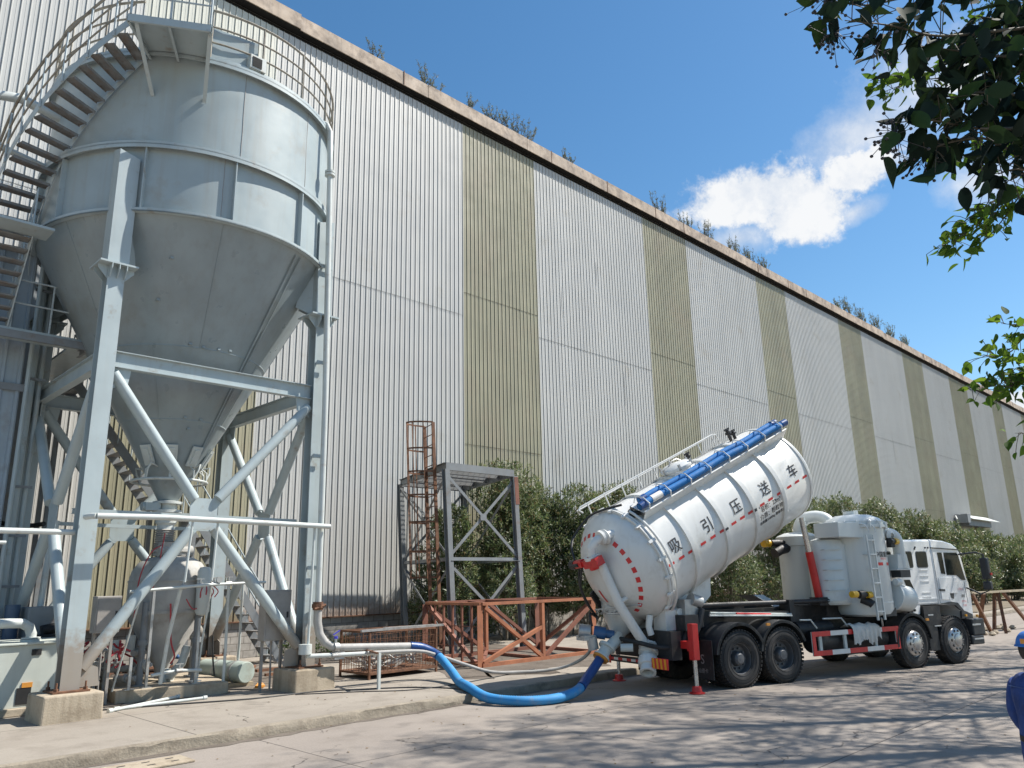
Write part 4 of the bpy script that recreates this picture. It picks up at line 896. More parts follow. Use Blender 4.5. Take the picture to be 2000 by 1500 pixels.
# ================================================================== grey steel tower with caged ladder
A_, B_, C_ = V((14.69, 17.50, 5.65)), V((17.49, 17.46, 5.65)), V((15.80, 21.2, 5.60)); D_ = B_ + C_ - A_
LEAN = V((.33, .03, 0))
def ft(P, z): return V((P.x, P.y, 0)) + LEAN*((5.65 - z)/5.5) + V((0, 0, z))
tw = thing('steel_tower', 'grey four-legged steel access tower with flat deck and X bracing beside the shrubs', 'tower', (15.5, 19, .15))
for P in (A_, B_, C_, D_):
    mb = MB(); mb.ibeam(ft(P, .15), ft(P, 5.45), .17, .17, up=(0, 1, 0), tf=.014, tw=.01); lg = build('leg', mb, m_towgry, tw, smooth=0)
    mb = MB(); q = ft(P, .15); mb.box((q.x - .15, q.y - .15, .15), (q.x + .15, q.y + .15, .17)); build('base_plate', mb, m_rust, lg, smooth=0)
mb = MB(); q = ft(B_, 5.4); mb.bar(ft(B_, 4.55) + V((.03, -.09, 0)), ft(B_, 5.42) + V((.03, -.09, 0)), .17, .006, up=(0, 1, 0)); build('primer_patch', mb, m_redox, tw, smooth=0, label='rusty red flange of the right leg top')
mb = MB()
for p, q in ((A_, B_), (C_, D_), (A_, C_), (B_, D_)): mb.channel(p + V((0,0,-.11)), q + V((0,0,-.11)), .08, .22)
for k in (.25, .5, .75): mb.channel(A_.lerp(C_, k) + V((0,0,-.10)), B_.lerp(D_, k) + V((0,0,-.10)), .05, .14)
build('deck_beam', mb, m_towgry, tw, smooth=0)
mb = MB()
for k in range(63): mb.bar(A_.lerp(C_, k/62) + V((0, 0, -.012)), B_.lerp(D_, k/62) + V((0, 0, -.012)), .006, .03)
for k in range(12): mb.bar(A_.lerp(B_, (k + .5)/12) + V((0, 0, -.006)), C_.lerp(D_, (k + .5)/12) + V((0, 0, -.006)), .008, .012)
build('deck_grating', mb, m_towgry, tw, smooth=0)
zm = 2.80
for p, q in ((A_, B_), (C_, D_), (A_, C_), (B_, D_)):
    mb = MB(); mb.angle(ft(p, zm), ft(q, zm), .10, .01); build('girt', mb, m_towgry, tw, smooth=0)
    mb = MB(); n_ = (ft(q, 3) - ft(p, 3)).cross(V((0,0,1))).normalized()
    for (za, zb_) in ((5.3, zm + .1), (zm - .1, .35)):
        mb.bar(ft(p, za) + n_*.02, ft(q, zb_) + n_*.02, .012, .09, up=n_.cross(V((0,0,1)))); mb.bar(ft(p, zb_) - n_*.02, ft(q, za) - n_*.02, .012, .09, up=n_.cross(V((0,0,1))))
        c = (ft(p, za) + ft(q, zb_))*.5; mb.plate(c, n_, .24, .2, .05)
    build('brace', mb, m_towgry, tw, smooth=0)
# caged ladder on the left side of the tower
ld = thing('caged_ladder', 'rusty brown cage ladder rising above the left side of the grey steel tower', 'ladder', (14.7, 18, .3))
s1, s2 = V((14.95, 18.75, 0)), V((14.72, 18.05, 0)); ZT = 6.95
for s in (s1, s2):
    mb = MB(); mb.bar(s + LEAN*.9 + V((0,0,.35)), s + LEAN*-.2 + V((0,0,ZT)), .035, .11, up=(1, 0, 0)); build('stile', mb, m_rust, ld, smooth=0)
mb = MB(); z = .7
while z < ZT: o = LEAN*(.9 - 1.1*z/ZT); mb.tube([s1 + o + V((0,0,z)), s2 + o + V((0,0,z))], .014, 6); z += .31
build('rung', mb, m_rust, ld)
mid = (s1 + s2)/2; t = (s1 - s2).normalized(); nL = V((-t.y, t.x, 0)); nL = nL if nL.x < 0 else -nL; hw = (s1 - s2).length/2
def cage(a, o): return mid + o + t*(hw*math.cos(a)*1.05) + nL*(.72*math.sin(a))
for z in (2.35, 3.10, 3.95, 4.75, 5.45, 6.15, 6.95):
    o = LEAN*(.9 - 1.1*z/ZT) + V((0,0,z)); mb = MB(); pts = [cage(a, o) for a in np.linspace(0, math.pi, 15)]
    for p, q in zip(pts, pts[1:]): mb.bar(p, q, .008, .05)
    build('cage_hoop', mb, m_rust, ld, smooth=0)
for a in np.linspace(.45, math.pi - .45, 5):
    mb = MB(); mb.bar(cage(a, LEAN*.5 + V((0,0,2.3))), cage(a, LEAN*-.2 + V((0,0,6.97))), .035, .008); build('cage_strap', mb, m_rust, ld, smooth=0)

# ================================================================== orange steel frame lying in front of the shrubs
of = thing('orange_frame', 'open box frame of orange steel angles standing on the pavement beside the truck', 'steel frame', (15.5, 16, .15))
F = [V((13.55, 14.75, .15)), V((18.0, 14.78, .15)), V((18.3, 17.3, .15)), V((13.9, 17.35, .15))]
hz = 1.62
def up_(p, z=hz): return V((p.x, p.y, z))
for i, p in enumerate(F):
    mb = MB(); mb.angle(p + V((-.05, -.05, 0)), up_(p) + V((-.05, -.05, 0)), .13, .012, up=(0, 1, 0)); mb.bar(p, up_(p), .10, .012, up=(0, 1, 0)); build('post', mb, m_orange if i < 2 else m_redox, of, smooth=0)
for i in range(4):
    p, q = F[i], F[(i+1) % 4]
    mb = MB(); mb.bar(up_(p, hz + .03), up_(q, hz + .03), .11, .07); mb.bar(p + V((0,0,.05)), q + V((0,0,.05)), .10, .09); build('rail', mb, m_orange if i in (0, 3) else m_redox, of, smooth=0, split=True)
mb = MB(); m0 = F[0].lerp(F[1], .5); m1 = F[3].lerp(F[2], .5)
mb.bar(up_(m0), m0, .10, .10); mb.bar(up_(m1), m1, .09, .09); build('post', mb, m_orange, of, smooth=0, split=True)
mb = MB(); mb.bar(up_(m0, hz + .02), up_(m1, hz + .02), .08, .07); mb.bar(m0 + V((0,0,.05)), m1 + V((0,0,.05)), .08, .07); mb.bar(up_(F[0].lerp(F[1], .06), hz + .02), up_(F[3].lerp(F[2], .35), hz + .02), .07, .06); build('rail', mb, m_redox, of, smooth=0, split=True)
for a, b, m in ((up_(F[0], hz - .05) + V((.1,0,0)), m0 + V((-.05, 0, .1)), m_orange), (up_(F[1], hz - .05), m0 + V((.08, 0, .1)), m_redox), (up_(F[3], hz - .05), m1 + V((0, 0, .1)), m_redox), (up_(m1), F[2] + V((0, 0, .1)), m_redox), (up_(F[3]), F[0].lerp(F[3], .1) + V((0,0,.1)), m_redox), (up_(F[1]), F[2] + V((0,0,.1)), m_redox), (F[0] + V((.05, 0, .1)), up_(m0, hz*.62), m_orange), (F[0] + V((0,0,.06)), m1 + V((0,0,.06)), m_redox)):
    mb = MB(); mb.bar(a, b, .09, .09); build('diagonal', mb, m, of, smooth=0)
mb = MB()
for k in range(1, 6):
    p = F[0].lerp(F[3], k/6); mb.bar(p, up_(p), .05, .05)
for z in (.6, 1.1): mb.bar(up_(F[0], z), up_(F[3], z), .012, .012)
build('bars', mb, m_redox, of, smooth=0)

# ================================================================== wire mesh basket of scrap
bk = thing('mesh_basket', 'rusty wire mesh basket of scrap standing right of the silo footing', 'basket', (11.2, 15.6, .15))
bx0, bx1, by0, by1, bz0, bz1 = 10.45, 12.35, 15.05, 16.2, .27, 1.15
mb = MB()
for x in np.arange(bx0, bx1 + .01, .10):
    for y in (by0, by1): mb.bar((x, y, bz0), (x + random.uniform(-.02, .02), y + random.uniform(-.03, .03), bz1 - random.uniform(0, .12)), .009, .009)
for y in np.arange(by0, by1 + .01, .10):
    for x in (bx0, bx1): mb.bar((x, y, bz0), (x + random.uniform(-.03, .03), y, bz1 - random.uniform(0, .12)), .009, .009)
for z in (.42, .57, .72, .87, 1.0):
    for p, q in (((bx0, by0), (bx1, by0)), ((bx1, by0), (bx1, by1)), ((bx1, by1), (bx0, by1)), ((bx0, by1), (bx0, by0))): mb.bar((*p, z + random.uniform(-.03, .03)), (*q, z + random.uniform(-.03, .03)), .009, .009)
build('mesh', mb, m_rust, bk, smooth=0)
mb = MB()
for p, q in (((bx0, by0), (bx1, by0)), ((bx1, by0), (bx1, by1)), ((bx1, by1), (bx0, by1)), ((bx0, by1), (bx0, by0))):
    mb.bar((*p, bz0), (*q, bz0), .05, .05); mb.bar((*p, bz1), (*q, bz1), .045, .045); mb.bar((*p, .15), (*p, bz1 + .02), .045, .045)
build('frame', mb, m_rust, bk, smooth=0)
mb = MB(); mb.box((bx0 + .03, by0 + .03, bz0), (bx1 - .03, by1 - .03, bz0 + .02)); build('floor_panel', mb, m_rust, bk, smooth=0)
mb = MB(); mb.bar((bx0 - .25, by0 - .02, bz1 + .04), (bx1 + .25, by0 + .05, bz1 + .05), .05, .05); mb.bar((bx0 + .6, by0 + .3, bz1 + .05), (bx1 + .3, by0 + .42, bz1 + .04), .10, .03); build('lid_bar', mb, m_galv, bk, smooth=0)
mb = MB()
for k in range(50):
    p = V((random.uniform(bx0 + .2, bx1 - .2), random.uniform(by0 + .2, by1 - .2), random.uniform(.33, .62))); d = V((random.uniform(-.2, .2), random.uniform(-.2, .2), random.uniform(-.1, .1))); mb.bar(p - d, p + d, random.uniform(.02, .1), random.uniform(.01, .06))
o = build('scrap_metal', mb, m_dusty, smooth=0); tag(o, 'loose pile of dusty scrap pieces inside the wire mesh basket', 'scrap', kind='stuff')
# ================================================================== transfer pipe, support post, hoses, cable
tp = thing('transfer_pipe', 'pale dusty transfer pipe running from the silo leg to the blue hose', 'pipe', (10, 14.3, .15))
mb = MB(); mb.tube([(9.20, 14.40, .945), (10.95, 14.22, .86)], .075, 14); build('tube', mb, m_hosegr, tp)
mb = MB(); mb.cyl((9.12, 14.41, .95), (9.22, 14.40, .945), .10, 12); mb.cyl((9.16, 14.4, .95), (9.16, 14.4, 1.14), .025, 8); mb.box((9.10, 14.33, .72), (9.34, 14.46, .86)); mb.cyl((9.05, 14.36, .80), (9.45, 14.34, .79), .045, 10); build('coupling', mb, m_galv, tp)
mb = MB(); mb.cyl((9.16, 14.4, 1.12), (9.16, 14.4, 1.17), .04, 10); mb.bar((9.10, 14.4, 1.2), (9.24, 14.39, 1.28), .02, .02); build('tap', mb, mat('tap_violet', (.05,.05,.45), .5), tp)
mb = MB(); mb.tube([(8.55, 14.5, .82), (9.3, 14.34, .80), (10.9, 14.12, .76)], .045, 10); mb.cyl((8.52, 14.5, .86), (8.52, 14.5, 1.05), .13, 18); build('water_pipe', mb, m_pipe, tp)
sp = thing('support_post', 'slim rusty white post holding up the transfer pipe', 'post', (9.72, 13.6, .15))
mb = MB(); mb.bar((9.68, 13.6, .15), (9.68, 13.6, .84), .055, .055); build('shaft', mb, m_pipe, sp, smooth=0); mb = MB(); mb.bar((9.6, 13.55, .845), (9.95, 14.55, .845), .05, .03); build('arm', mb, m_rust, sp, smooth=0)
TO = V((14.9, 8.53, 0)); TE = V((.95997, -.28010, 0)); TN = V((.28010, .95997, 0))
def trk(s, d, z): return TO + TE*s + TN*d + V((0, 0, z))
bh = thing('blue_hose', 'thick ribbed blue suction hose sagging over the kerb from the transfer pipe to the truck', 'hose', (10.9, 12, .1))
hp = smooth_path([(10.93, 14.22, .86), (11.25, 14.16, .80), (11.45, 13.9, .64), (11.3, 13.3, .40), (10.9, 12.55, .25), (10.45, 11.75, .245), (10.35, 11.1, .12), (10.6, 10.5, .09), (11.15, 10.2, .09), (11.8, 10.2, .16), (12.3, 10.36, .33), trk(-2.62, 1.22, .56), trk(-2.52, 1.25, .66)], 40)
cum = [0]
for a, b in zip(hp, hp[1:]): cum.append(cum[-1] + (b-a).length)
i1 = min(range(len(cum)), key=lambda i: abs(cum[i] - .75)); i2 = min(range(len(cum)), key=lambda i: abs(cum[i] - (cum[-1] - 1.0)))
def ribs(pts, c0): return [.108 + .006*math.sin((c0 + 0)*0) for _ in pts]
mb = MB(); seg_ = hp[i1:i2+1]
rp = []; rr = []
tot = cum[i2] - cum[i1]; nr = int(tot/.023)
for k in range(nr):
    L0 = cum[i1] + tot*k/nr; j = max(i for i in range(len(cum)) if cum[i] <= L0); j = min(j, len(hp)-2); t = (L0 - cum[j])/max(1e-6, cum[j+1] - cum[j]); rp.append(hp[j].lerp(hp[j+1], t)); rr.append(.092 if k % 2 else .078)
mb.tube(rp, .1, 16, radii=rr); build('ribbed_hose', mb, m_blue, bh, smooth=80)
mb = MB(); mb.tube(hp[:i1+1], .094, 16); mb.tube(hp[i2:], .094, 16); build('sleeve', mb, m_bluedk, bh, split=True)
wh = MB(); wh.tube(smooth_path([(9.7, 14.05, .82), (10.9, 14.0, .77), (11.4, 13.9, .66), (12.0, 13.6, .42), (12.5, 13.3, .24), (13.1, 13.0, .20), (13.7, 12.6, .22), (14.0, 12.2, .34), trk(-1.9, 2.6, .62), trk(-2.3, 1.7, 1.08)], 8), .036, 10)
o = build('white_hose', wh, m_hosegr); tag(o, 'thin off-white hose sagging from the support post to the tanker valve', 'hose')
cb = MB(); cb.tube(smooth_path([(4.9, 15.4, .165), (6.0, 15.0, .165), (7.4, 14.42, .163), (8.6, 14.3, .163), (9.3, 13.9, .163), (10.2, 13.2, .163), (10.6, 12.4, .163), (10.5, 11.9, .163)], 6), .014, 6); cb.tube(smooth_path([(8.2, 14.25, .162), (9.2, 13.55, .162), (10.0, 12.9, .162), (11.5, 12.9, .162), (14, 13.4, .162)], 6), .010, 6)
o = build('black_cable', cb, m_cable); tag(o, 'thin black cable lying along the pavement from the silo legs to the hose', 'cable')
dp = MB(); dp.box((3.75, 10.70, .002), (4.75, 11.20, .03)); dpo = thing('drain_cover', 'pale slotted concrete drain cover at the foot of the kerb, lower left', 'drain cover', (4.25, 10.95, 0)); build('slab', dp, m_conc, dpo, bevel=.008, smooth=0)
mb = MB()
for x in (3.95, 4.25, 4.55):
    for y in (10.85, 11.05): mb.box((x - .05, y - .02, .0305), (x + .05, y + .02, .032))
build('slot', mb, m_dark, dpo, smooth=0)
# trestle beyond the truck
tr = thing('steel_trestle', 'red-brown trestle with a timber plank on top standing beyond the truck cab', 'trestle', (33.5, 8.4, 0))
mb = MB(); mb.bar((31.3, 8.62, 1.44), (36.6, 7.95, 1.42), .16, .07); build('plank', mb, m_wood, tr, smooth=0)
for a, b in (((31.3, 8.55, 1.40), (32.7, 8.5, 0)), ((33.5, 8.4, 1.40), (32.8, 8.45, 0)), ((32.1, 8.4, 1.40), (32.6, 8.9, 0)), ((33.7, 8.35, 1.4), (34.6, 8.5, 0)), ((34.2, 8.3, 1.4), (36.6, 8.1, 0)), ((33.6, 8.3, 1.4), (32.9, 8.1, 0))):
    mb = MB(); mb.bar(a, b, .10, .10); build('leg', mb, m_rust, tr, smooth=0)
mb = MB()
for k in range(16):
    x = random.uniform(31, 36.5); mb.lathe([(0, -.02), (.1, 0), (.14, .04), (.05, .12), (0, .13)], (x, random.uniform(8.2, 9.4), .02), seg=6)
o = build('rubble', mb, m_conc, smooth=0); tag(o, 'low heap of broken concrete lumps under the trestle', 'rubble', kind='stuff')
# ================================================================== bulk tanker truck (built in its own axes: s forward, d across, z up)
trk_t = thing('tanker_truck', 'white suction tanker truck with its barrel tipped up and red-white side guard', 'truck', TO, R_(-16.266))
def tb(name, mb, m, parent=None, **k): return build(name, mb, m, parent or trk_t, local=True, **k)
# ---- chassis
mb = MB()
for d in (.82, 1.68): mb.channel((-1.35, d, 1.0), (8.1, d, 1.0), .08, .30)
for s in (-1.3, -.5, .72, 2.2, 3.4, 4.8, 6.4, 7.9): mb.box((s - .06, .82, .88), (s + .06, 1.68, 1.12))
for s in (.1, 1.33, 5.67, 7.27): mb.cyl((s, .3, .56), (s, 2.2, .56), .11, 12); mb.lathe([(0, -.3), (.2, -.2), (.26, 0), (.2, .2), (0, .3)], (s, 1.25, .56), (0, 1, 0), 16)
tb('chassis_rail', mb, m_blkiron, smooth=40)
mb = MB(); mb.box((-1.0, .62, 1.16), (4.1, .74, 1.5)); mb.box((-1.0, 1.76, 1.16), (4.1, 1.88, 1.5)); mb.box((-1.0, .62, 1.16), (-.85, 1.88, 1.5)); mb.box((2.6, .62, 1.16), (3.5, 1.88, 1.52))
mb.tube([(-.62, .42, 1.62), (3.9, .42, 1.60)], .05, 12); mb.tube([(-.55, .40, 1.20), (-.55, .42, 1.62)], .05, 10); mb.box((1.95, .3, 1.2), (2.1, .6, 1.66)); mb.box((.0, .3, 1.35), (1.9, .5, 1.43))
tb('subframe', mb, m_blkiron)
mb = MB(); mb.tube([(-.4, .28, 1.47), (1.95, .28, 1.36)], .022, 7); mb.tube([(-.45, .24, 1.42), (1.9, .22, 1.33)], .022, 7); tb('pole', mb, m_pipe)
mb = MB(); mb.tube([(.3, .26, 1.425), (1.3, .26, 1.375)], .03, 7); tb('pole', mb, m_red, label='red middle length of the poles')
mb = MB(); mb.prism([(1.45, .85, 1.78), (1.75, .85, 1.77), (2.2, .75, 1.52), (1.95, .75, 1.50)], (0, .5, 0)); tb('fender_plate', mb, m_galv, smooth=0)
# ---- wheels
def wheel(s, d0, sg, dual, name='wheel'):
    """d0 outer face, sg +1 inward"""
    r = .56; c = V((s, d0, .56)); ax_ = V((0, sg, 0)); w_ = .30
    def tyre(off):
        mb = MB(); prof = [(.30, .02), (.34, .0), (.44, -.012), (.515, .006), (.545, .03), (.56, .045), (.56, w_ - .045), (.545, w_ - .03), (.515, w_ - .006), (.44, w_ + .012), (.34, w_), (.30, w_ - .02)]
        prof = [(a, b + off) for a, b in prof]; mb.lathe(prof, c, ax_, seg=64, close=True)
        for k in range(44):
            a = 2*math.pi*k/44; rad = V((math.cos(a), 0, math.sin(a))); tg = V((-math.sin(a), 0, math.cos(a)))
            for q0, q1, ph in ((.004, .085, 0), (.115, .185, .5), (.215, w_ - .004, 0)):
                p0 = c + ax_*(off + q0) + (rad*math.cos(ph*2*math.pi/44) + tg*math.sin(ph*2*math.pi/44))*.562; p1 = c + ax_*(off + q1) + (rad*math.cos(ph*2*math.pi/44) + tg*math.sin(ph*2*math.pi/44))*.562
                mb.bar(p0, p1, .052, .024, up=rad)
        for rr in (.40, .49): mb.ring(c + ax_*off, rr, rr + .006, -.014, .0, 48, axis=ax_)
        return mb
    if dual:
        mb = MB(); mb.lathe([(.33, -.004), (.33, .03), (.29, .05), (.27, .16), (.0, .17)], c, ax_, seg=40); mb.lathe([(0, .02), (.09, .025), (.13, .06), (.15, .15), (.15, .17)], c, ax_, seg=24)
        for k in range(10):
            a = 2*math.pi*k/10; mb.bolt(c + V((math.cos(a)*.20, 0, math.sin(a)*.20)) + ax_*.165, -ax_, .02, .05)
        for k in range(8):
            a = 2*math.pi*k/8; p = c + V((math.cos(a)*.12, 0, math.sin(a)*.12)) + ax_*.05; mb.bolt(p, -ax_, .010, .015)
        wh = tb(name, mb, m_hub)
        tb('tyre', tyre(0), m_tyre, wh); tb('tyre', tyre(.36), m_tyre, wh)
    else:
        mb = MB(); mb.lathe([(.33, -.004), (.33, .02), (.295, .03), (.28, .0), (.26, -.02), (.15, -.045), (.14, -.07), (.10, -.085), (.0, -.09)], c, ax_, seg=40); wh = tb(name, mb, m_chrome)
        mb = MB()
        for k in range(10):
            a = 2*math.pi*k/10; p = c + V((math.cos(a)*.21, 0, math.sin(a)*.21)) + ax_*-.028; mb.cyl(p + ax_*.01, p - ax_*.006, .034, 10)
        tb('hand_hole', mb, m_dark, wh)
        mb = MB()
        for k in range(10):
            a = 2*math.pi*k/10; p = c + V((math.cos(a)*.21, 0, math.sin(a)*.21)) + ax_*-.03; mb.bolt(p, -ax_, .017, .03)
        tb('wheel_nut', mb, m_chrome, wh); tb('tyre', tyre(0), m_tyre, wh)
    return wh
for s, dual in ((.10, True), (1.33, True), (5.67, False), (7.27, False)):
    wheel(s, .0, 1, dual); wheel(s, 2.5, -1, dual)
# ---- mudguards
def guard(s, a0, a1, r, d0, d1, lip=True):
    mb = MB(); rows = []
    for a in np.linspace(a0, a1, 22):
        c_, s_ = math.cos(R_(a)), math.sin(R_(a))
        rows.append([V((s + r*c_, d0, .58 + r*s_)), V((s + r*c_, d1, .58 + r*s_)), V((s + (r+.012)*c_, d1, .58 + (r+.012)*s_)), V((s + (r+.012)*c_, d0, .58 + (r+.012)*s_)), V((s + (r-.05)*c_, d0 - .0, .58 + (r-.05)*s_)), V((s + r*c_, d0, .58 + r*s_))])
    return mb.grid(rows)
for d0, d1 in ((-.03, .68), (2.53, 1.82)):
    for s in (.10, 1.33): tb('mudguard', guard(s, 20, 172, .68, d0, d1), m_cabdrk)
    tb('mudguard', guard(5.67, 4, 186, .66, d0, d0 + (.4 if d0 < 1 else -.4)), m_cabdrk)
for d0 in (.02, 1.86):
    mb = MB(); mb.box((-.66, d0, .20), (-.645, d0 + .6, .95)); fl = tb('mud_flap', mb, m_rubber, smooth=0)
    if d0 < 1:
        mb = MB(); vs, fs = text_geo('S', .26); mb.add([V((-.662, d0 + .30 - p.x, .58 + p.y)) for p in vs], fs); vs, fs = text_geo('汕德卡', .10); mb.add([V((-.662, d0 + .30 - p.x, .36 + p.y)) for p in vs], fs); tb('emblem', mb, mat('flap_print', (.30,.30,.30), .7), fl, smooth=0)
# small marker lamps
mb = MB()
for s, z in ((.89, 1.2), (6.20, 1.08)): mb.box((s - .05, -.05, z - .025), (s + .05, -.02, z + .025))
tb('marker_lamp', mb, m_badge, smooth=0)
# ---- side guards (red / white) with posts and hanging cloth
for dd, sg in ((-.02, 1), (2.52, -1)):
    s0, s1, z0, z1, t = 2.19, 5.10, .48, .98, .10
    y0_, y1_ = min(dd, dd + .035*sg), max(dd, dd + .035*sg); mw = MB(); mr = MB(); cx_, cz_ = (s0 + s1)/2, (z0 + z1)/2
    o_ = [(s0, z0), (s1, z0), (s1, z1), (s0, z1)]; i_ = [(s0 + t, z0 + t), (s1 - t, z0 + t), (s1 - t, z1 - t), (s0 + t, z1 - t)]
    vs = [(a, y, z) for y in (y0_, y1_) for q in (o_, i_) for a, z in q]
    fs = []
    for k in range(4):
        k2 = (k + 1) % 4; fs += [(k, k2, 4 + k2, 4 + k), (8 + k, 12 + k, 12 + k2, 8 + k2), (k, 8 + k, 8 + k2, k2), (4 + k, 4 + k2, 12 + k2, 12 + k)]
    mw.add(vs, fs)
    yf0, yf1 = (y0_ - .004, y0_ + .01) if sg > 0 else (y1_ - .01, y1_ + .004)
    for k in (2,):
        a = s0 + (s1 - s0)*k/5; b = s0 + (s1 - s0)*(k+1)/5
        for z in (z0, z1 - t): mr.box((a, yf0, z - .002), (b, yf1, z + t + .002))
    w5 = (s1 - s0)/5
    mr.prism([(s0 - .002, yf0, z0 - .002), (s0 + w5, yf0, z0 - .002), (s0 + w5, yf0, z0 + t + .002), (s0 + t, yf0, z0 + t + .002), (s0 + t, yf0, z1 - t - .002), (s0 + w5, yf0, z1 - t - .002), (s0 + w5, yf0, z1 + .002), (s0 - .002, yf0, z1 + .002)], (0, yf1 - yf0, 0))
    mr.prism([(s1 + .002, yf0, z0 - .002), (s1 - w5, yf0, z0 - .002), (s1 - w5, yf0, z0 + t + .002), (s1 - t, yf0, z0 + t + .002), (s1 - t, yf0, z1 - t - .002), (s1 - w5, yf0, z1 - t - .002), (s1 - w5, yf0, z1 + .002), (s1 + .002, yf0, z1 + .002)], (0, yf1 - yf0, 0))
    sgd = tb('side_guard', mw, m_whttape, smooth=0); tb('red_band', mr, m_redtape, sgd, smooth=0, split=True)
    mb = MB()
    for s in (2.45, 3.25, 4.28): mb.box((s, min(dd + .04*sg, dd + .08*sg), z0 + .02), (s + .08, max(dd + .04*sg, dd + .08*sg), z1 - .02))
    tb('guard_post', mb, m_pipe, sgd, smooth=0)
    mb = MB()
    for s in (2.5, 3.6): mb.box((s, min(dd + .08*sg, dd + .85*sg), .72), (s + .06, max(dd + .08*sg, dd + .85*sg), .78))
    tb('guard_arm', mb, m_blkiron, sgd, smooth=0, split=True)
mb = MB()
for a, b in ((2.0, 2.5), (2.72, 3.5)): mb.tube([(a, .1, 1.235), (b - .17, .1, 1.225), (b, .1, 1.04)], .018, 7)
tb('grab_rail', mb, m_pipe)
mb = MB(); mb.cyl((2.55, .35, .74), (4.9, .35, .74), .24, 20); mb.cyl((2.3, .55, 1.0), (3.4, .55, 1.0), .16, 16); mb.box((3.5, .2, .42), (4.9, .7, .96)); tb('air_tank', mb, m_blkiron)
mb = MB(); rows = []
for i in range(61):
    s = 3.48 + i*.0155; hem = .16 + .06*math.sin(i*.19) + .035*math.sin(i*.53 + 1) + .012*math.sin(i*1.9); f = .022*math.sin(i*.62) + .012*math.sin(i*1.31)
    rows.append([V((s, .30, 1.00)), V((s, .20, 1.05 + .02*math.sin(i*.4))), V((s, .08, 1.08 + .03*math.sin(i*.31))), V((s, .0, 1.06 + .02*math.sin(i*.5))), V((s, -.045 + f*.3, 1.0)), V((s + f*.2, -.06 + f*.6, .92)), V((s + f*.3, -.058 + f, 1.0 - hem - .06)), V((s + f*.4, -.055 + f*1.3, 1.0 - hem - .14))])
mb.grid(rows); sack = build('white_sack', mb, m_cloth, smooth=180)
sack.location = TO; sack.rotation_euler = (0, 0, R_(-16.266)); tag(sack, 'crumpled white sack hung over the red and white side guard of the truck', 'sack')
# ---- outriggers
for d, sg in ((-.02, 1), (2.52, -1)):
    mb = MB(); mb.bar((-1.16, d, .62), (-1.16, d, 1.30), .15, .15, up=(1, 0, 0)); mb.box((-1.24, min(d, d + .12*sg), .78), (-1.08, max(d, d + .12*sg), .98)); jk = tb('outrigger', mb, m_red, bevel=.01, smooth=0)
    mb = MB(); mb.box((-1.22, min(d + .08*sg, d + .8*sg), .82), (-1.10, max(d + .08*sg, d + .8*sg), .96)); tb('outrigger_beam', mb, m_red, jk, smooth=0)
    mb = MB(); mb.cyl((-1.16, d, .1), (-1.16, d, .64), .042, 14); tb('chrome_rod', mb, m_steel, jk)
    mb = MB(); mb.lathe([(0, .0), (.15, .0), (.15, .02), (.10, .035), (.085, .13), (.05, .14), (0, .14)], (-1.16, d, .002), seg=24); tb('foot', mb, m_red, jk)
# ---- rear bumper
mb = MB(); mb.box((-1.75, .25, .50), (-1.68, 2.3, .62)); tb('rear_bumper', mb, m_blkiron, smooth=0)
mr, mw = MB(), MB()
for k in range(12):
    a = .5 + k*.15; (mr if k % 2 else mw).box((-1.756, a, .535), (-1.751, a + .15, .585))
tb('reflective_tape', mr, m_redtape, smooth=0); tb('reflective_tape', mw, m_whttape, smooth=0)
for d0 in (.06, 1.95):
    mb = MB(); mb.box((-1.77, d0, .46), (-1.757, d0 + .5, .66)); pt = tb('hatch_plate', mb, m_redtape, smooth=0)
    mb = MB()
    for k in range(4): mb.prism([(-1.774, d0 + .04 + k*.12, .465), (-1.774, d0 + .10 + k*.12, .465), (-1.774, d0 + .02 + k*.12 + .10, .655), (-1.774, d0 + .02 + k*.12 + .04, .655)], (.003, 0, 0))
    tb('amber_stripe', mb, m_amber, pt, smooth=0)
mb = MB(); mb.box((-1.45, .3, .60), (-1.2, 2.2, 1.15)); mb.tube([(-1.55, 1.0, .95), (-1.2, .45, .82), (-.95, .3, .9), (-.72, .3, 1.2), (-.55, .34, 1.55)], .06, 10); mb.box((-1.1, .25, 1.15), (-.75, .6, 1.45)); tb('rear_crossmember', mb, m_blkiron)
# ---- tipped barrel
TH = R_(25.19); P0 = V((0, 1.25, 3.31)); ta = V((math.cos(TH), 0, math.sin(TH))); tbv = V((-math.sin(TH), 0, math.cos(TH))); tn = V((0, 1, 0)); RT = 1.19
def tp_(t, n, b): return P0 + ta*t + tn*n + tbv*b
def tcyl(t, ang, r=RT): return tp_(t, -r*math.cos(R_(ang)), r*math.sin(R_(ang)))   # ang 0 = right side, 90 = top
mb = MB(); mb.lathe([(RT, -1.86), (RT, 0), (RT, 3.0), (RT - .05, 3.12), (RT - .25, 3.26), (RT*.5, 3.4), (0, 3.44)], P0, ta, seg=96); barrel = tb('barrel', mb, m_trkwht, smooth=50)
def dome(r): return -2.02 - .72*max(0, 1 - (r/1.2)**2)**.75
mb = MB(); mb.lathe([(RT + .005, -1.90)] + [(r, dome(r)) for r in (1.2, 1.19, 1.17, 1.14, 1.1, 1.05, 1.0, .95, .9, .85, .8, .75, .7, .65, .6, .55, .5, .45, .4, .35, .3, .25, .2, .15, .1, .05, 0)], P0, ta, seg=96); head = tb('rear_door', mb, m_trkwht, smooth=60)
mb = MB(); mb.ring(P0, RT - .02, RT + .075, -1.905, -1.87, 96, axis=ta); mb.ring(P0, RT - .02, RT + .075, -1.955, -1.92, 96, axis=ta)
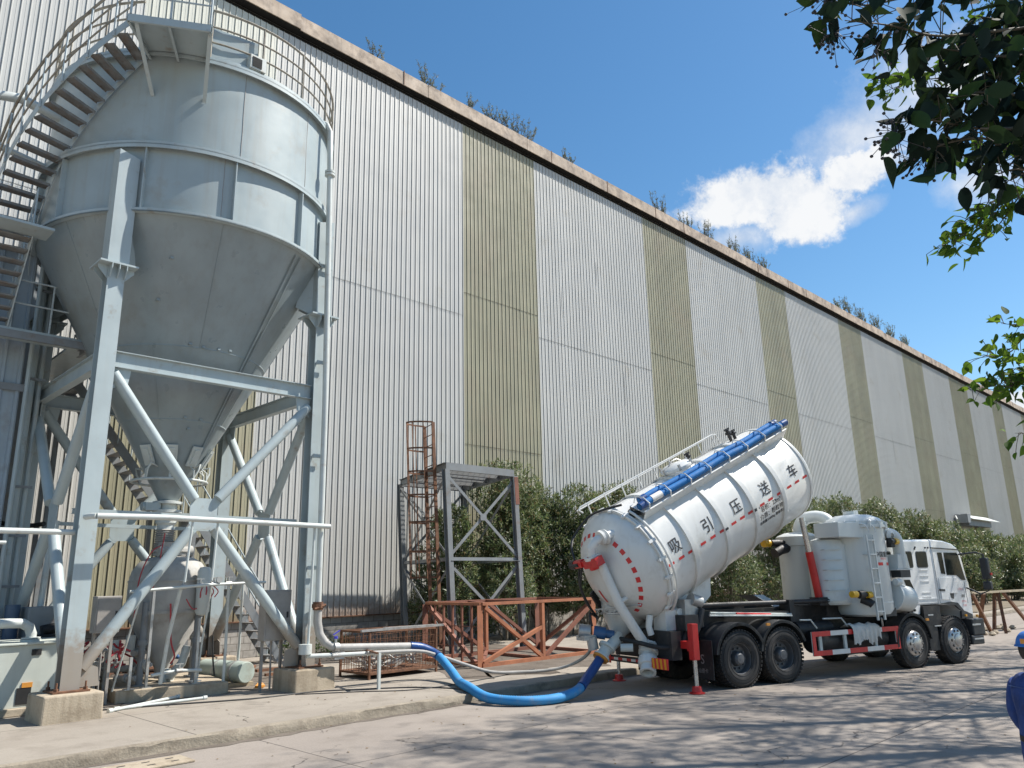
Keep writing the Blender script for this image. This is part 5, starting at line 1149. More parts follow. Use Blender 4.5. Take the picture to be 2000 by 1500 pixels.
for k in range(20):
    a = 18*k + 4; c = tcyl(-1.93, a, RT + .06); o = (tcyl(0, a, 1) - P0).normalized(); mb.bar(c - ta*.09, c + ta*.09, .06, .05, up=o); mb.cyl(c - ta*.11, c + ta*.1, .018, 8)
mb.tube([tcyl(-1.80, a, RT + .10) for a in range(-80, 60, 6)], .03, 8)
tb('clamp_ring', mb, m_trkwht)
for t in (-1.05, -.04, .95, 1.95):
    mb = MB(); mb.ring(P0, RT - .01, RT + .045, t - .055, t + .055, 96, axis=ta); tb('hoop', mb, m_trkwht, barrel)
mb = MB(); mb.ring(P0, RT - .01, RT + .018, 2.97, 3.03, 96, axis=ta); tb('hoop', mb, m_trkwht, barrel)
# lettering, stripes
def on_barrel(vs, t0, ang0, rot=0., r=RT + .006):
    out_ = []
    for p in vs: out_.append(tcyl(t0 + p.x, ang0 + math.degrees(p.y/RT), r))
    return out_
def subdiv(vs, fs, n=1):
    bm = bmesh.new(); bv = [bm.verts.new(p) for p in vs]
    for f in fs:
        try: bm.faces.new([bv[i] for i in f])
        except ValueError: pass
    bmesh.ops.subdivide_edges(bm, edges=bm.edges[:], cuts=n, use_grid_fill=True); bmesh.ops.triangulate(bm, faces=bm.faces[:])
    bm.verts.index_update(); a = [v.co.copy() for v in bm.verts]; b = [tuple(v.index for v in f.verts) for f in bm.faces]; bm.free(); return a, b
def bold(mb, vs, fs, fn, w_=.012):
    for dx, dy in ((0, 0), (w_, 0), (-w_, 0), (0, w_), (0, -w_)): mb.add(fn([V((p.x + dx, p.y + dy, 0)) for p in vs]), fs)
for ch, t in (('吸', -1.45), ('引', -.46), ('压', .50), ('送', 1.50), ('车', 2.54)):
    mb = MB(); vs, fs = subdiv(*text_geo(ch, .32)); bold(mb, vs, fs, lambda q, t=t: on_barrel(q, t, 7.0, r=RT + .006 + random.random()*.001), .003); tb('lettering', mb, m_ink, barrel, smooth=0)
mb = MB()
for s_, t, a, sz in (('容积：23m³', 1.50, -11, .14), ('介质：粉粒物料', 1.56, -19, .14), ('总质量31000kg 整备质量', 1.50, -26, .085)):
    vs, fs = subdiv(*text_geo(s_, sz)); bold(mb, vs, fs, lambda q, t=t, a=a: on_barrel(q, t, a, r=RT + .006 + random.random()*.001), .002)
tb('lettering', mb, m_ink, barrel, smooth=0)
mr = MB()
def patch(mb, t, ang, l, w_, r=RT + .005):
    ws = math.degrees(w_/RT)
    mb.grid([[tcyl(t + l*i/3, ang - ws/2, r) for i in range(4)], [tcyl(t + l*i/3, ang + ws/2, r) for i in range(4)]])
for t in (-1.80, -1.50, -1.22, -.83, -.52, -.22, .17, .46, .74, 1.16, 1.46, 1.78, 2.16, 2.46, 2.76): patch(mr, t, -6.5, .16, .055)
tb('reflective_stripe', mr, m_redtape, barrel, smooth=0, split=True)
mk = MB(); patch(mk, -.085, -6.5, .1, .05, RT + .05); patch(mk, .91, -6.5, .08, .06, RT + .05); patch(mk, 1.10, -8, .03, .03); tb('label_mark', mk, m_ink, barrel, smooth=0)
mr = MB()
for k in range(15):
    a0 = -66 + k*13.5; rr = []
    for a in np.linspace(a0, a0 + 7.2, 4):
        row = []
        for r in (.86, .895, .93): row.append(tp_(dome(r) - .006, -r*math.cos(R_(a)), r*math.sin(R_(a))))
        rr.append(row)
    mr.grid(rr)
tb('reflective_stripe', mr, m_redtape, head, smooth=0, split=True)
mb = MB(); vs, fs = text_geo('1', .42)
vs, fs = subdiv(vs, fs, 2)
def on_head(vs, n0, b0, ang=0): 
    o = []
    for p in vs:
        x, y = n0 - p.x*math.cos(ang) + p.y*math.sin(ang)*0, b0 + p.y + p.x*math.sin(ang); r = math.hypot(x, y); o.append(tp_(dome(r) - .006, x, y))
    return o
bold(mb, vs, fs, lambda q: on_head(q, .14, -.36), .016); tb('number_mark', mb, m_redtape, head, smooth=0)
# discharge pipe on the rear door, elbow, red actuator, valve and sump
mb = MB()
mb.tube([tp_(dome(.95) + .1, -.50, .82), tp_(-2.58, -.50, .88), tp_(-2.74, -.47, .87), tp_(-2.85, -.42, .78), tp_(-2.88, -.37, .62)], .09, 14)
mb.ring(tp_(-2.58, -.50, .88), .085, .15, -.03, .03, 20, axis=ta); mb.lathe([(.0, 0), (.15, 0), (.17, .03), (.10, .10)], tp_(-2.46, -.50, .86), ta*-1, 20); mb.ring(tp_(-2.88, -.36, .60), .1, .16, -.03, .03, 18, axis=tbv)
tb('inlet_elbow', mb, m_trkwht, head)
mb = MB(); mb.bar(tp_(-2.90, -.62, .52), tp_(-2.90, -.10, .48), .20, .18, up=tbv); mb.cyl(tp_(-2.95, -.10, .51), tp_(-2.95, .20, .49), .09, 14); mb.cyl(tp_(-2.90, -.36, .62), tp_(-2.90, -.36, .36), .12, 14); act = tb('red_actuator', mb, m_red, head, bevel=.01)
mb = MB(); mb.cyl(tp_(-2.95, .20, .49), tp_(-2.95, .36, .48), .10, 14); mb.cyl(tp_(-3.03, .0, .51), tp_(-3.03, .28, .49), .04, 8); tb('solenoid', mb, m_blkiron, act)
mb = MB(); mb.tube([tp_(-2.80, -.44, .40), tp_(-2.79, -.46, -.45), tp_(-2.64, -.42, -1.12), tp_(-2.50, -.36, -1.62)], .10, 16); mb.tube([tp_(-2.5, -.46, -.45), tp_(-2.78, -.46, -.45)], .05, 8); rp_ = tb('discharge_pipe', mb, m_trkwht, head)
e0 = tp_(-2.50, -.36, -1.62); ed = V((-.28, -.28, -.52)).normalized()
mb = MB(); mb.lathe([(.11, -.12), (.19, -.10), (.20, -.05), (.13, -.04), (.13, .02), (.20, .03), (.20, .09), (.14, .10), (.15, .16), (.195, .20), (.205, .30), (.19, .37), (.15, .38), (.15, .47), (.165, .48), (.165, .52), (.115, .52), (.11, .38)], e0, ed, seg=28)
for k in range(8):
    a = 2*math.pi*k/8; x = ed.cross(V((0, 1, 0))).normalized(); y = ed.cross(x); c = e0 + (x*math.cos(a) + y*math.sin(a))*.175; mb.cyl(c - ed*.12, c + ed*.1, .014, 6)
mb.bar(e0 + V((0, .16, .05)), e0 + V((.05, .42, .12)), .05, .03); tb('outlet_valve', mb, m_trkwht, rp_)
mb = MB(); mb.lathe([(.115, .40), (0, .40)], e0, ed, seg=20); tb('bore', mb, m_dark, rp_)
mb = MB(); mb.tube([tp_(-2.70, -.28, -.72), tp_(-2.85, -.02, -.66), tp_(-2.78, .2, -.66)], .02, 7); mb.bar(tp_(-2.5, -.75, -.62), tp_(-2.78, .5, -.62), .03, .03)
for k in range(7): mb.cyl(tp_(-2.66, -.4 + k*.16, -.70 - .03*(k % 2)), tp_(-2.74, -.4 + k*.16, -.72), .02, 6)
tb('hand_lever', mb, m_galv, head)
mb = MB(); sc_ = tp_(-2.15, .45, -1.0); mb.lathe([(.55, .0), (.46, .22), (.30, .42), (.17, .58), (.15, .72)], sc_ + V((0, 0, .12)), V((-.35, .05, -1)), seg=28); mb.tube([tp_(-2.2, -.45, -1.02), tp_(-2.34, -.46, -1.2), tp_(-2.36, -.46, -1.36)], .07, 10); tb('sump', mb, m_trkwht, head)
mb = MB(); mb.cyl((-2.44, 1.56, 1.14), (-2.24, 1.42, 1.10), .125, 18); mb.cyl((-2.24, 1.42, 1.10), (-2.10, 1.32, 1.07), .09, 14); mv = tb('vibrator_motor', mb, m_bluept)
mb = MB(); mb.cyl((-2.52, 1.57, 1.14), (-2.72, 1.69, 1.17), .14, 16); mb.box((-2.75, 1.45, .98), (-2.45, 1.75, 1.08)); mb.cyl((-2.5, 1.5, .80), (-2.55, 1.5, 1.05), .11, 14); tb('pump_body', mb, m_galv, mv)
mb = MB(); mb.lathe([(.17, 0), (.17, .04), (.12, .05), (.12, .22), (.18, .23), (.18, .28), (.13, .3)], (-2.50, 1.25, .66), V((.5, .05, .55)), seg=22); mb.tube([(-2.35, 1.25, .80), (-2.15, 1.25, .93), (-2.0, 1.3, 1.05)], .12, 12); mb.cyl((-2.15, 1.05, .84), (-1.95, .9, .84), .08, 10); oc = tb('hose_connector', mb, m_pipe)
mb = MB(); mb.ring((-2.52, 1.25, .645), .1, .16, -.015, .05, 20, axis=V((.5, .05, .55))); tb('orange_clamp', mb, m_badge, oc)
mb = MB()
for pts in ([tp_(-1.75, -.45, 1.24), tp_(-2.0, -.1, 1.27), tp_(-2.15, .3, 1.2), tp_(-2.5, .55, .95), tp_(-2.8, .35, .8), tp_(-2.95, .2, .55)], [tp_(-2.95, .15, .42), tp_(-2.94, .42, -.0), tp_(-2.8, .66, -.5), tp_(-2.62, .78, -.9), (-2.42, 1.7, 1.5), (-2.45, 1.6, 1.25)], [tp_(-2.95, .05, .40), tp_(-2.98, .34, -.0), tp_(-2.88, .5, -.45), tp_(-2.75, .6, -.8), (-2.35, 1.55, 1.4)]): mb.tube(smooth_path(pts, 6), .026, 7)
tb('air_hose', mb, m_cable, head)
mb = MB(); mb.bar(tp_(-2.62, .62, -.30), tp_(-2.42, .72, -1.05), .05, .12); mb.bar(tp_(-2.2, .95, -.6), tp_(-2.2, 1.0, -1.2), .06, .1); tb('gas_strut', mb, m_blkiron, head, smooth=0)
mb = MB(); mb.tube(smooth_path([(-2.15, 1.35, 1.03), (-1.9, .9, .95), (-1.6, .5, .85), (-1.2, .35, .88), (-.9, .45, 1.2)], 6), .045, 8); tb('air_hose', mb, m_rubber)
# hinge saddle
mb = MB(); mb.box((-1.35, .55, 1.15), (-.55, .95, 1.55)); mb.box((-1.35, 1.55, 1.15), (-.55, 1.95, 1.55)); mb.cyl((-1.0, .5, 1.5), (-1.0, 2.0, 1.5), .08, 14)
for n_ in (-.55, .55): mb.prism([tp_(-1.7, n_, -1.03), tp_(-.4, n_, -1.03), tp_(-.6, n_, -1.38), tp_(-1.3, n_, -1.55)], (0, .12, 0))
tb('hinge_saddle', mb, m_trkwht)
mb = MB(); mb.cyl((-.75, .45, 1.75), (-.50, .45, 1.68), .13, 14); mb.box((-.95, .4, 1.45), (-.6, .62, 1.75)); mb.tube([(-.55, .45, 1.7), (-.5, .4, 1.5), (-.58, .38, 1.3)], .025, 7); tb('hinge_valve', mb, m_galv)
# hose tray with stored blue hose
mb = MB(); rows = [[tcyl(t, a, r) for a, r in ((44, RT + .0), (44, RT + .20), (45, RT + .20), (62, RT + .14), (62, RT + .0))] for t in (-1.70, 3.10)]; mb.grid(rows); rows = [[tcyl(t, 44, RT + .19), tcyl(t, 44, RT + .25), tcyl(t, 45, RT + .25), tcyl(t, 45, RT + .19)] for t in (-1.70, 3.10)]; mb.grid(rows); tray = tb('hose_tray', mb, m_trkwht, smooth=0)
mb = MB()
for k in range(8): 
    t = -1.55 + k*.64; mb.tube([tcyl(t, 44, RT + .2), tcyl(t, 46, RT + .37), tcyl(t, 53, RT + .40), tcyl(t, 61, RT + .32), tcyl(t, 63, RT + .14)], .014, 6)
tb('tray_hoop', mb, m_trkwht, tray, split=True)
def tray_hose(t0, t1, ang, r, lab, m_, grp='blue hoses stored on the barrel'):
    mb = MB(); n = int((t1-t0)/.022); pts = [tcyl(t0 + (t1-t0)*k/n, ang + .5*math.sin(k*.07), r + .006*math.sin(k*.11)) for k in range(n+1)]
    Mw = Matrix.Translation(TO) @ Matrix.Rotation(R_(-16.266), 4, 'Z'); pts = [Mw @ p for p in pts]
    rot = thing('stored_hose', lab, 'hose', pts[0], group=grp)
    mb.tube(pts, .1, 14, radii=[.075 if k % 2 else .068 for k in range(n+1)]); build('ribbed_hose', mb, m_, rot, smooth=80)
    mb = MB(); mb.tube(pts[:9], .082, 14); mb.tube(pts[-9:], .082, 14); build('cuff', mb, m_bluedk, rot, split=True)
    if lab.startswith('lower'):
        c = pts[22]; mb = MB(); dr_ = (pts[30] - pts[14]).normalized(); mb.ring(c - dr_*.14,   .0755, .079, 0, .30, 20, axis=dr_, a0=150, a1=330); build('label_band', mb, m_whttape, rot, smooth=0)
tray_hose(-1.72, 3.25, 50.0, RT + .29, 'lower blue ribbed hose lying along the tray on the barrel side', m_blue2)
tray_hose(-1.55, 3.10, 56.5, RT + .26, 'upper blue ribbed hose behind the first one in the barrel tray', m_blue2)
# walkway rail, manhole, relief valves on top
mb = MB(); mb.tube([tp_(-2.10, .5, 1.30), tp_(-2.18, .5, 1.40), tp_(-2.1, .5, 1.44), tp_(2.30, .5, 1.44), tp_(2.42, .5, 1.40), tp_(2.44, .5, 1.15)], .02, 7)
mb.tube([tp_(-2.05, .72, 1.25), tp_(-2.10, .7, 1.36), tp_(2.3, .72, 1.38)], .016, 6)
for k in range(9): mb.tube([tp_(-1.9 + k*.52, .5, 1.06), tp_(-1.9 + k*.52, .5, 1.44)], .016, 6)
tb('walkway_rail', mb, m_trkwht)
mb = MB(); mb.prism([tp_(-1.7, .2, 1.18), tp_(2.4, .2, 1.18), tp_(2.4, .52, 1.10), tp_(-1.7, .52, 1.10)], tbv*.02); tb('walkway', mb, m_galv, smooth=0)
for t in (.30,):
    mb = MB(); mb.lathe([(.34, -.1), (.34, .06), (.38, .06), (.38, .11), (.28, .17), (0, .20)], tp_(t, -.12, RT + .02), tbv, seg=32); mh = tb('manhole', mb, m_trkwht)
    for k in range(6): mb = MB(); a = k*60; c = tp_(t + .37*math.cos(R_(a)), -.12 + .37*math.sin(R_(a)), RT + .06); mb.bar(c, c + tbv*.14, .04, .05); tb('clamp', mb, m_galv, mh, smooth=0)
    mb = MB(); mb.tube([tp_(t - .2, -.12, RT + .2), tp_(t - .1, -.12, RT + .28), tp_(t + .1, -.12, RT + .28), tp_(t + .2, -.12, RT + .2)], .015, 6); tb('lid_handle', mb, m_galv, mh)
mb = MB()
for t, n_, hh in ((.95, .1, .22), (2.25, -.08, .30), (2.42, -.06, .2)): mb.cyl(tp_(t, n_, RT - .05), tp_(t, n_, RT + hh), .04, 10); mb.cyl(tp_(t, n_, RT + hh*.6), tp_(t, n_, RT + hh*.75), .08, 10); mb.bar(tp_(t - .08, n_, RT + hh), tp_(t + .08, n_, RT + hh), .03, .05)
tb('relief_valve', mb, m_blkiron)
mb = MB(); mb.box((0,0,0),(0.001,0.001,0.001)) if False else mb.cyl(tp_(-1.75, -.62, 1.1), tp_(-1.75, -.75, .95), .05, 8); mb.cyl(tp_(-1.8, -.66, 1.06), tp_(-1.62, -.8, .98), .045, 8); tb('pipe_fitting', mb, m_blkiron)
# ---- hoist rams
for d in (.55,):
    b0, b1 = V((3.22, d, 1.62)), V((2.93, d, 3.50)); rd = (b1 - b0)
    mb = MB(); mb.cyl(b0, b0 + rd*.58, .088, 18); rm = tb('hoist_ram', mb, m_red)
    mb = MB(); mb.cyl(b0 + rd*.50, b1, .066, 16); tb('ram_rod', mb, m_steel, rm)
    mb = MB(); mb.box((3.05, d - .14, 1.5), (3.4, d + .14, 1.68)); tb('ram_mount', mb, m_blkiron, rm, smooth=0)
# ---- filter vessel, rear cyclone, ducts
fs_, fd, fr = 4.52, .40, .66
mb = MB(); mb.lathe([(.45, 1.22), (.60, 1.27), (fr, 1.38), (fr, 3.24), (fr + .07, 3.25), (fr + .07, 3.31), (fr, 3.32), (fr, 3.40), (.60, 3.47), (.40, 3.56), (.0, 3.60)], (fs_, fd, 0), seg=64); flt = tb('filter_vessel', mb, m_filter)
mb = MB(); mb.ring((fs_, fd, 0), fr - .01, fr + .006, 1.52, 1.55, 64); tb('weld_band', mb, m_filter, flt)
mb = MB(); mb.cyl((fs_ - .1, fd, 3.58), (fs_ - .1, fd, 3.66), .14, 16); tb('lid_cap', mb, m_filter, flt); mb = MB(); mb.box((fs_ + .1, fd - .03, 3.56), (fs_ + .2, fd + .03, 3.70)); tb('lifting_eye', mb, m_filter, flt, smooth=0)
for k in range(16):
    mb = MB()
    a = 2*math.pi*k/16; c = V((fs_ + (fr + .06)*math.cos(a), fd + (fr + .06)*math.sin(a), 3.22)); mb.bar(c, c + V((0, 0, .16)), .05, .06); mb.tube([c + V((0,0,.15)), c + V((-.1*math.cos(a), -.1*math.sin(a), .21))], .015, 5); tb('lid_clamp', mb, m_filter, flt)
mb = MB(); mb.prism([(3.30, -.14, 3.02), (3.30, -.14, 3.36), (4.35, -.14, 3.36), (4.35, -.14, 3.04), (4.14, -.14, 3.0)], (0, .7, 0)); tb('filter_housing', mb, m_filter, flt, bevel=.015, smooth=0)
mb = MB(); mb.lathe([(.40, 1.5), (.44, 1.55), (.44, 2.85), (.36, 2.98), (.2, 3.03), (0, 3.04)], (3.72, .62, 0), seg=48); mc_ = tb('middle_vessel', mb, m_filter)
mb = MB()
for z in (1.6, 1.83, 2.06, 2.29, 2.52, 2.75): mb.tube([(3.30, .42, z), (3.28, .30, z), (3.62, .13, z), (3.68, .20, z)], .013, 6)
tb('step_rung', mb, m_filter, mc_, split=True)
mb = MB(); mb.lathe([(.44, 1.45), (.48, 1.5), (.48, 2.88), (.52, 2.90), (.52, 3.12), (.46, 3.16), (.3, 3.22), (0, 3.25)], (3.95, 1.65, 0), seg=48); cy = tb('rear_cyclone', mb, m_filter)
mb = MB(); mb.tube(smooth_path([(4.0, 1.60, 3.1), (3.98, 1.56, 3.38), (4.06, 1.42, 3.56), (4.22, 1.2, 3.60), (4.34, 1.0, 3.50), (4.36, .92, 3.25)], 6), .15, 16); tb('duct_bend', mb, m_filter, cy)
mb = MB(); mb.cyl((2.75, 1.62, 2.96), (3.55, 1.62, 2.99), .05, 10); mb.tube([(3.5, 1.6, 2.85), (3.25, 1.6, 2.80), (3.05, 1.6, 2.72)], .12, 12); mb.cyl((2.98, 1.62, 2.96), (3.25, 1.62, 2.97), .085, 12); vl = tb('pneumatic_valve', mb, m_blkiron)
mb = MB(); mb.cyl((2.72, 1.62, 2.95), (2.92, 1.62, 2.96), .09, 14); tb('yellow_cap', mb, m_yellow, vl)
mb = MB(); mb.tube([(3.45, -.20, 1.74), (4.0, -.22, 1.72)], .05, 10); mb.cyl((3.64, -.2, 1.73), (3.78, -.22, 1.73), .09, 12); mb.tube([(3.9, -.05, 1.62), (3.98, -.2, 1.55), (4.02, -.24, 1.5)], .09, 12); vl = tb('pneumatic_valve', mb, m_blkiron)
mb = MB(); mb.cyl((3.40, -.2, 1.74), (3.56, -.2, 1.74), .075, 14); mb.cyl((3.88, -.22, 1.72), (4.02, -.22, 1.72), .075, 14); tb('yellow_cap', mb, m_yellow, vl, split=True)
mb = MB(); mb.tube(smooth_path([(4.95, .10, 3.10), (5.16, .0, 3.13), (5.33, -.08, 3.05), (5.40, -.10, 2.85), (5.42, -.10, 2.3)], 6), .135, 16, radii=None); mb.lathe([(0, 0), (.13, .0), (.15, .03), (.06, .07)], (5.12, -.12, 3.06), (0, -1, 0), 18); dct = tb('suction_duct', mb, m_filter)
mb = MB(); mb.prism([(5.16, -.20, 2.28), (5.20, -.20, 2.62), (5.54, -.20, 2.62), (5.60, -.20, 2.28)], (0, .28, 0)); mb.box((5.08, -.22, 2.25), (5.66, .08, 2.28)); tb('duct_case', mb, m_filter, dct, bevel=.01, smooth=0)
mb = MB(); mb.cyl((4.92, -.26, 2.92), (5.16, -.20, 2.92), .06, 10); mb.box((4.95, -.25, 2.78), (5.08, -.12, 3.0)); vl = tb('pneumatic_valve', mb, m_blkiron)
mb = MB(); mb.cyl((5.10, -.22, 2.92), (5.26, -.18, 2.92), .075, 14); tb('yellow_cap', mb, m_yellow, vl)
mb = MB(); mb.cyl((5.02, .02, 1.66), (5.62, .02, 1.58), .30, 28); mb.lathe([(.30, 0), (.24, .10), (.12, .15), (0, .16)], (5.62, .02, 1.58), (1, 0, -.13), 28); mb.ring((5.06, .02, 1.66), .28, .345, -.03, .03, 32, axis=(1, 0, -.13)); mb.cyl((4.98, -.2, 1.98), (5.14, -.2, 1.98), .08, 12); tb('side_receiver', mb, m_filter)
mb = MB(); mb.box((5.22, -.2, 2.08), (5.58, .05, 2.25)); mb.box((4.45, -.18, 1.22), (4.9, .2, 1.4)); tb('control_box', mb, m_cabdrk, smooth=0, split=True)
# filter lettering and tape
def on_filter(vs, ang0, z0, r=fr + .005):
    return [V((fs_ + r*math.cos(R_(ang0) + p.x/fr), fd + r*math.sin(R_(ang0) + p.x/fr), z0 + p.y)) for p in vs]
mb = MB(); vs, fs = subdiv(*text_geo('中国重汽', .135)); bold(mb, vs, fs, lambda q: on_filter(q, -84, 2.62), .003); tb('lettering', mb, m_ink, flt, smooth=0)
mb = MB(); vs, fs = subdiv(*text_geo('专用汽车', .06)); mb.add(on_filter(vs, -84, 2.52), fs)
for x in (-.19, .13):
    q = [V((x + .16*k/4, y, 0)) for y in (-.035, .035) for k in range(5)]; mb.add(on_filter(q, -86, 2.40), [(k, k+1, k+6, k+5) for k in range(4)])
tb('red_print', mb, m_redtape, flt, smooth=0)
# filter ladder with top hoops
mb = MB()
for x in (4.06, 4.30): mb.bar((x, -.30, 1.16), (x - .03, -.29, 3.06), .03, .045, up=(0, 1, 0))
for z in (1.35, 1.66, 1.98, 2.30, 2.62, 2.94): mb.bar((4.05, -.30, z), (4.29, -.30, z), .045, .03)
for x in (4.04, 4.28): mb.tube([V((x, -.30 + .17*math.cos(R_(a)) + .10, 3.02 + .20*math.sin(R_(a)) + .1)) for a in range(180, -60, -15)], .014, 6)
for z in (1.66, 2.62): mb.bar((4.05, -.30, z), (4.10, -.1, z), .03, .03); mb.bar((4.29, -.30, z), (4.28, -.1, z), .03, .03)
tb('filter_ladder', mb, m_filter, smooth=30)
mb = MB(); mb.tube([(4.2, -.28, 1.2), (4.32, -.2, 1.08), (4.45, -.1, 1.02)], .02, 6); tb('chain', mb, m_galv)
# ---- cab
CS = .09
def cab_d(s): return .12 + max(0, s - 6.98)*.05
prof_r = [(5.22, 1.46), (5.22, 2.90), (5.36, 2.97), (6.98, 3.00), (6.98, 1.40), (6.0, 1.40), (5.5, 1.40)]
mb = MB(); mb.prism([(s, .12, z) for s, z in prof_r], (0, 2.26, 0)); cab = tb('cab', mb, m_cabwht, bevel=.05, smooth=40)
prof_f = [(6.985, 1.40), (6.985, 3.00), (7.60, 2.965), (7.95, 2.90), (8.15, 2.80), (8.27, 2.66), (8.34, 2.40), (8.42, 2.02), (8.47, 1.90), (8.50, 1.60), (8.46, 1.05), (8.0, 1.02), (7.93, 1.20), (7.72, 1.36)]
vs = [(s, cab_d(s), z) for s, z in prof_f] + [(s, 2.5 - cab_d(s), z) for s, z in prof_f]; n_ = len(prof_f)
mb = MB(); mb.add(vs, [(i, (i+1) % n_, n_ + (i+1) % n_, n_ + i) for i in range(n_)] + [tuple(reversed(range(n_))), tuple(range(n_, 2*n_))]); front = tb('cab_front', mb, m_cabwht, cab, bevel=.035, smooth=40)
def side_poly(name, pts, m, parent, out_=.006, th=.02, both=True, **k):
    o = None
    for sd in ((0, 1) if both else (0,)):
        mb = MB(); q = [V((s, cab_d(s) - out_ if sd == 0 else 2.5 - cab_d(s) + out_, z)) for s, z in pts]
        c = sum(q, V((0,0,0)))/len(q)
        mb.prism(q, (0, th if sd == 0 else -th, 0)); o = tb(name, mb, m, parent, smooth=0, **k)
    return o
def sh(pts): return [(s + CS, z) for s, z in pts]
def rrect(s0, s1, z0, z1, r=.05, sk=0):
    o = []
    for (cs, cz, a0) in ((s1 - r, z1 - r, 0), (s0 + r, z1 - r, 90), (s0 + r, z0 + r, 180), (s1 - r, z0 + r, 270)):
        for k in range(4): a = R_(a0 + 30*k); o.append((cs + r*math.cos(a) + sk*(cz - z1), cz + r*math.sin(a)))
    return o
for s0, s1 in ((5.12, 5.28), (5.69, 6.08), (6.27, 6.66)):
    side_poly('side_window_seal', [(s + CS, z) for s, z in rrect(s0 - .025, s1 + .025, 2.30, 2.70)], m_cabdrk, cab, .005)
    side_poly('side_window', [(s + CS, z) for s, z in rrect(s0, s1, 2.325, 2.675, .04)], m_glass, cab, .009)
side_poly('lower_window', sh([(5.66, 2.02), (5.88, 2.02), (6.05, 1.70), (5.78, 1.66)]), m_glass, cab, .006)
side_poly('quarter_window', sh([(7.14, 2.67), (7.34, 2.67), (7.37, 2.13), (7.19, 2.15)]), m_glass, front, .007)
side_poly('door_window', sh([(7.43, 2.67), (8.02, 2.67), (8.08, 2.6), (8.24, 1.97), (8.06, 1.98), (7.86, 2.10), (7.43, 2.11)]), m_glass, front, .007)
side_poly('drip_rail', sh([(6.89, 2.80), (8.12, 2.755), (8.11, 2.73), (6.89, 2.775)]), m_cabdrk, front, .02, .04)
for a, b in (((6.935, 2.75), (6.955, 1.44)), ((6.955, 1.435), (7.62, 1.375)), ((8.17, 1.93), (8.20, 1.40))):
    dz = .006; side_poly('door_gap', sh([(a[0] - dz, a[1]), (a[0] + dz, a[1] + dz), (b[0] + dz, b[1]), (b[0] - dz, b[1] - dz)]), m_cabdrk, front, .003, .02)
for z in (2.24, 2.10, 1.97, 1.70, 1.60):
    side_poly('pressing', sh([(6.30, z + .012), (6.62, z + .012), (6.64, z - .006), (6.30, z - .006)]), m_cabwht, cab, .012, .03, both=False)
side_poly('belt_line', sh([(5.40, 1.565), (6.88, 1.565), (6.88, 1.545), (5.40, 1.545)]), m_cabwht, cab, .014, .03)
side_poly('door_panel', sh([(7.04, 1.52), (7.02, 2.04), (7.40, 2.05), (7.84, 2.03), (7.76, 1.66), (7.40, 1.66), (7.44, 1.50)]), m_cabwht, front, .022, .04)
side_poly('air_vent', sh([(7.40, 1.69), (7.62, 1.67), (7.58, 1.52), (7.42, 1.55)]), m_cabdrk, front, .010)
side_poly('door_handle', sh([(7.0, 1.775), (7.21, 1.765), (7.21, 1.715), (7.0, 1.725)]), m_cabdrk, front, .03, .04)
side_poly('wheel_arch_trim', sh([(6.95, 1.42), (7.60, 1.36), (7.83, 1.22), (7.80, 1.04), (8.3, 1.02), (8.3, 1.12), (7.95, 1.22), (7.72, 1.42), (7.4, 1.46)]), m_cabdrk, front, .012, .05)
for s_, sz, s0, z0 in (('核载人数2人', .075, 7.88, 1.755), ('罐体', .085, 8.02, 1.58), ('容积23', .07, 8.03, 1.45), ('31000', .07, 8.04, 1.35)):
    mb = MB(); vs, fs = text_geo(s_, sz); mb.add([V((s0 + CS + p.x, cab_d(s0 + CS + p.x) - .006, z0 + p.y)) for p in vs], fs); tb('door_print', mb, mat('pink_print', (.62,.22,.24), .6) if z0 != 1.58 else m_ink, front, smooth=0)
mb = MB(); mb.prism([(8.300, .30, 2.62), (8.36, .28, 2.40), (8.44, .28, 2.03), (8.43, 2.22, 2.03), (8.35, 2.22, 2.40), (8.29, 2.2, 2.62)][0:1] + [(8.445, .28, 2.03), (8.445, 2.22, 2.03), (8.30, 2.2, 2.62)], (.012, 0, .0)); tb('windscreen', mb, m_glass, front, smooth=0)
mb = MB(); mb.box((8.485, .5, 1.2), (8.52, 2.0, 1.85)); tb('grille', mb, m_cabdrk, front, smooth=0)
mb = MB(); mb.box((8.05, .0, .62), (8.55, 2.5, 1.02)); mb.box((7.95, -.0, .40), (8.45, .35, .62)); mb.box((7.95, 2.15, .40), (8.45, 2.5, .62)); bp = tb('bumper', mb, m_cabdrk, cab, bevel=.03, smooth=0)
for d in (.06, 2.24):
    mb = MB(); mb.box((8.42, d, .72), (8.56, d + .2, .95)); tb('headlight', mb, m_plastic, bp, smooth=0)
mb = MB(); mb.box((8.02, -.012, .86), (8.36, -.001, .90)); mb.box((8.02, -.012, .52), (8.4, -.001, .555)); tb('step_edge', mb, m_plastic, bp, smooth=0)
mb = MB(); mb.tube([(8.25, -.02, 1.12), (8.25, -.02, 1.06)], .03, 8); mb.box((7.98, .10, 1.08), (8.04, .14, 1.13)); tb('indicator', mb, m_amber, bp)
mb = MB(); mb.box((6.25, .06, .9), (6.9, .5, 1.38)); mb.box((6.3, .04, .35), (6.66, .5, .9)); tb('step_well', mb, m_blkiron, cab, smooth=0)
mb = MB(); mb.box((6.36, .025, 1.16), (6.55, .04, 1.19)); mb.box((6.55, .02, .9), (6.8, .035, .925)); tb('badge_strip', mb, m_plastic, cab, smooth=0)
mb = MB(); mb.prism([(5.95, .13, 1.42), (5.95, .13, 1.20), (6.2, .13, 1.20), (6.25, .13, 1.42)], (0, .1, 0)); tb('cab_mount', mb, m_cabwht, cab, smooth=0)
mb = MB()
for k in range(3): mb.cyl((5.8 + k*.1, .14, 1.3), (5.8 + k*.1, .10, 1.3), .03, 8)
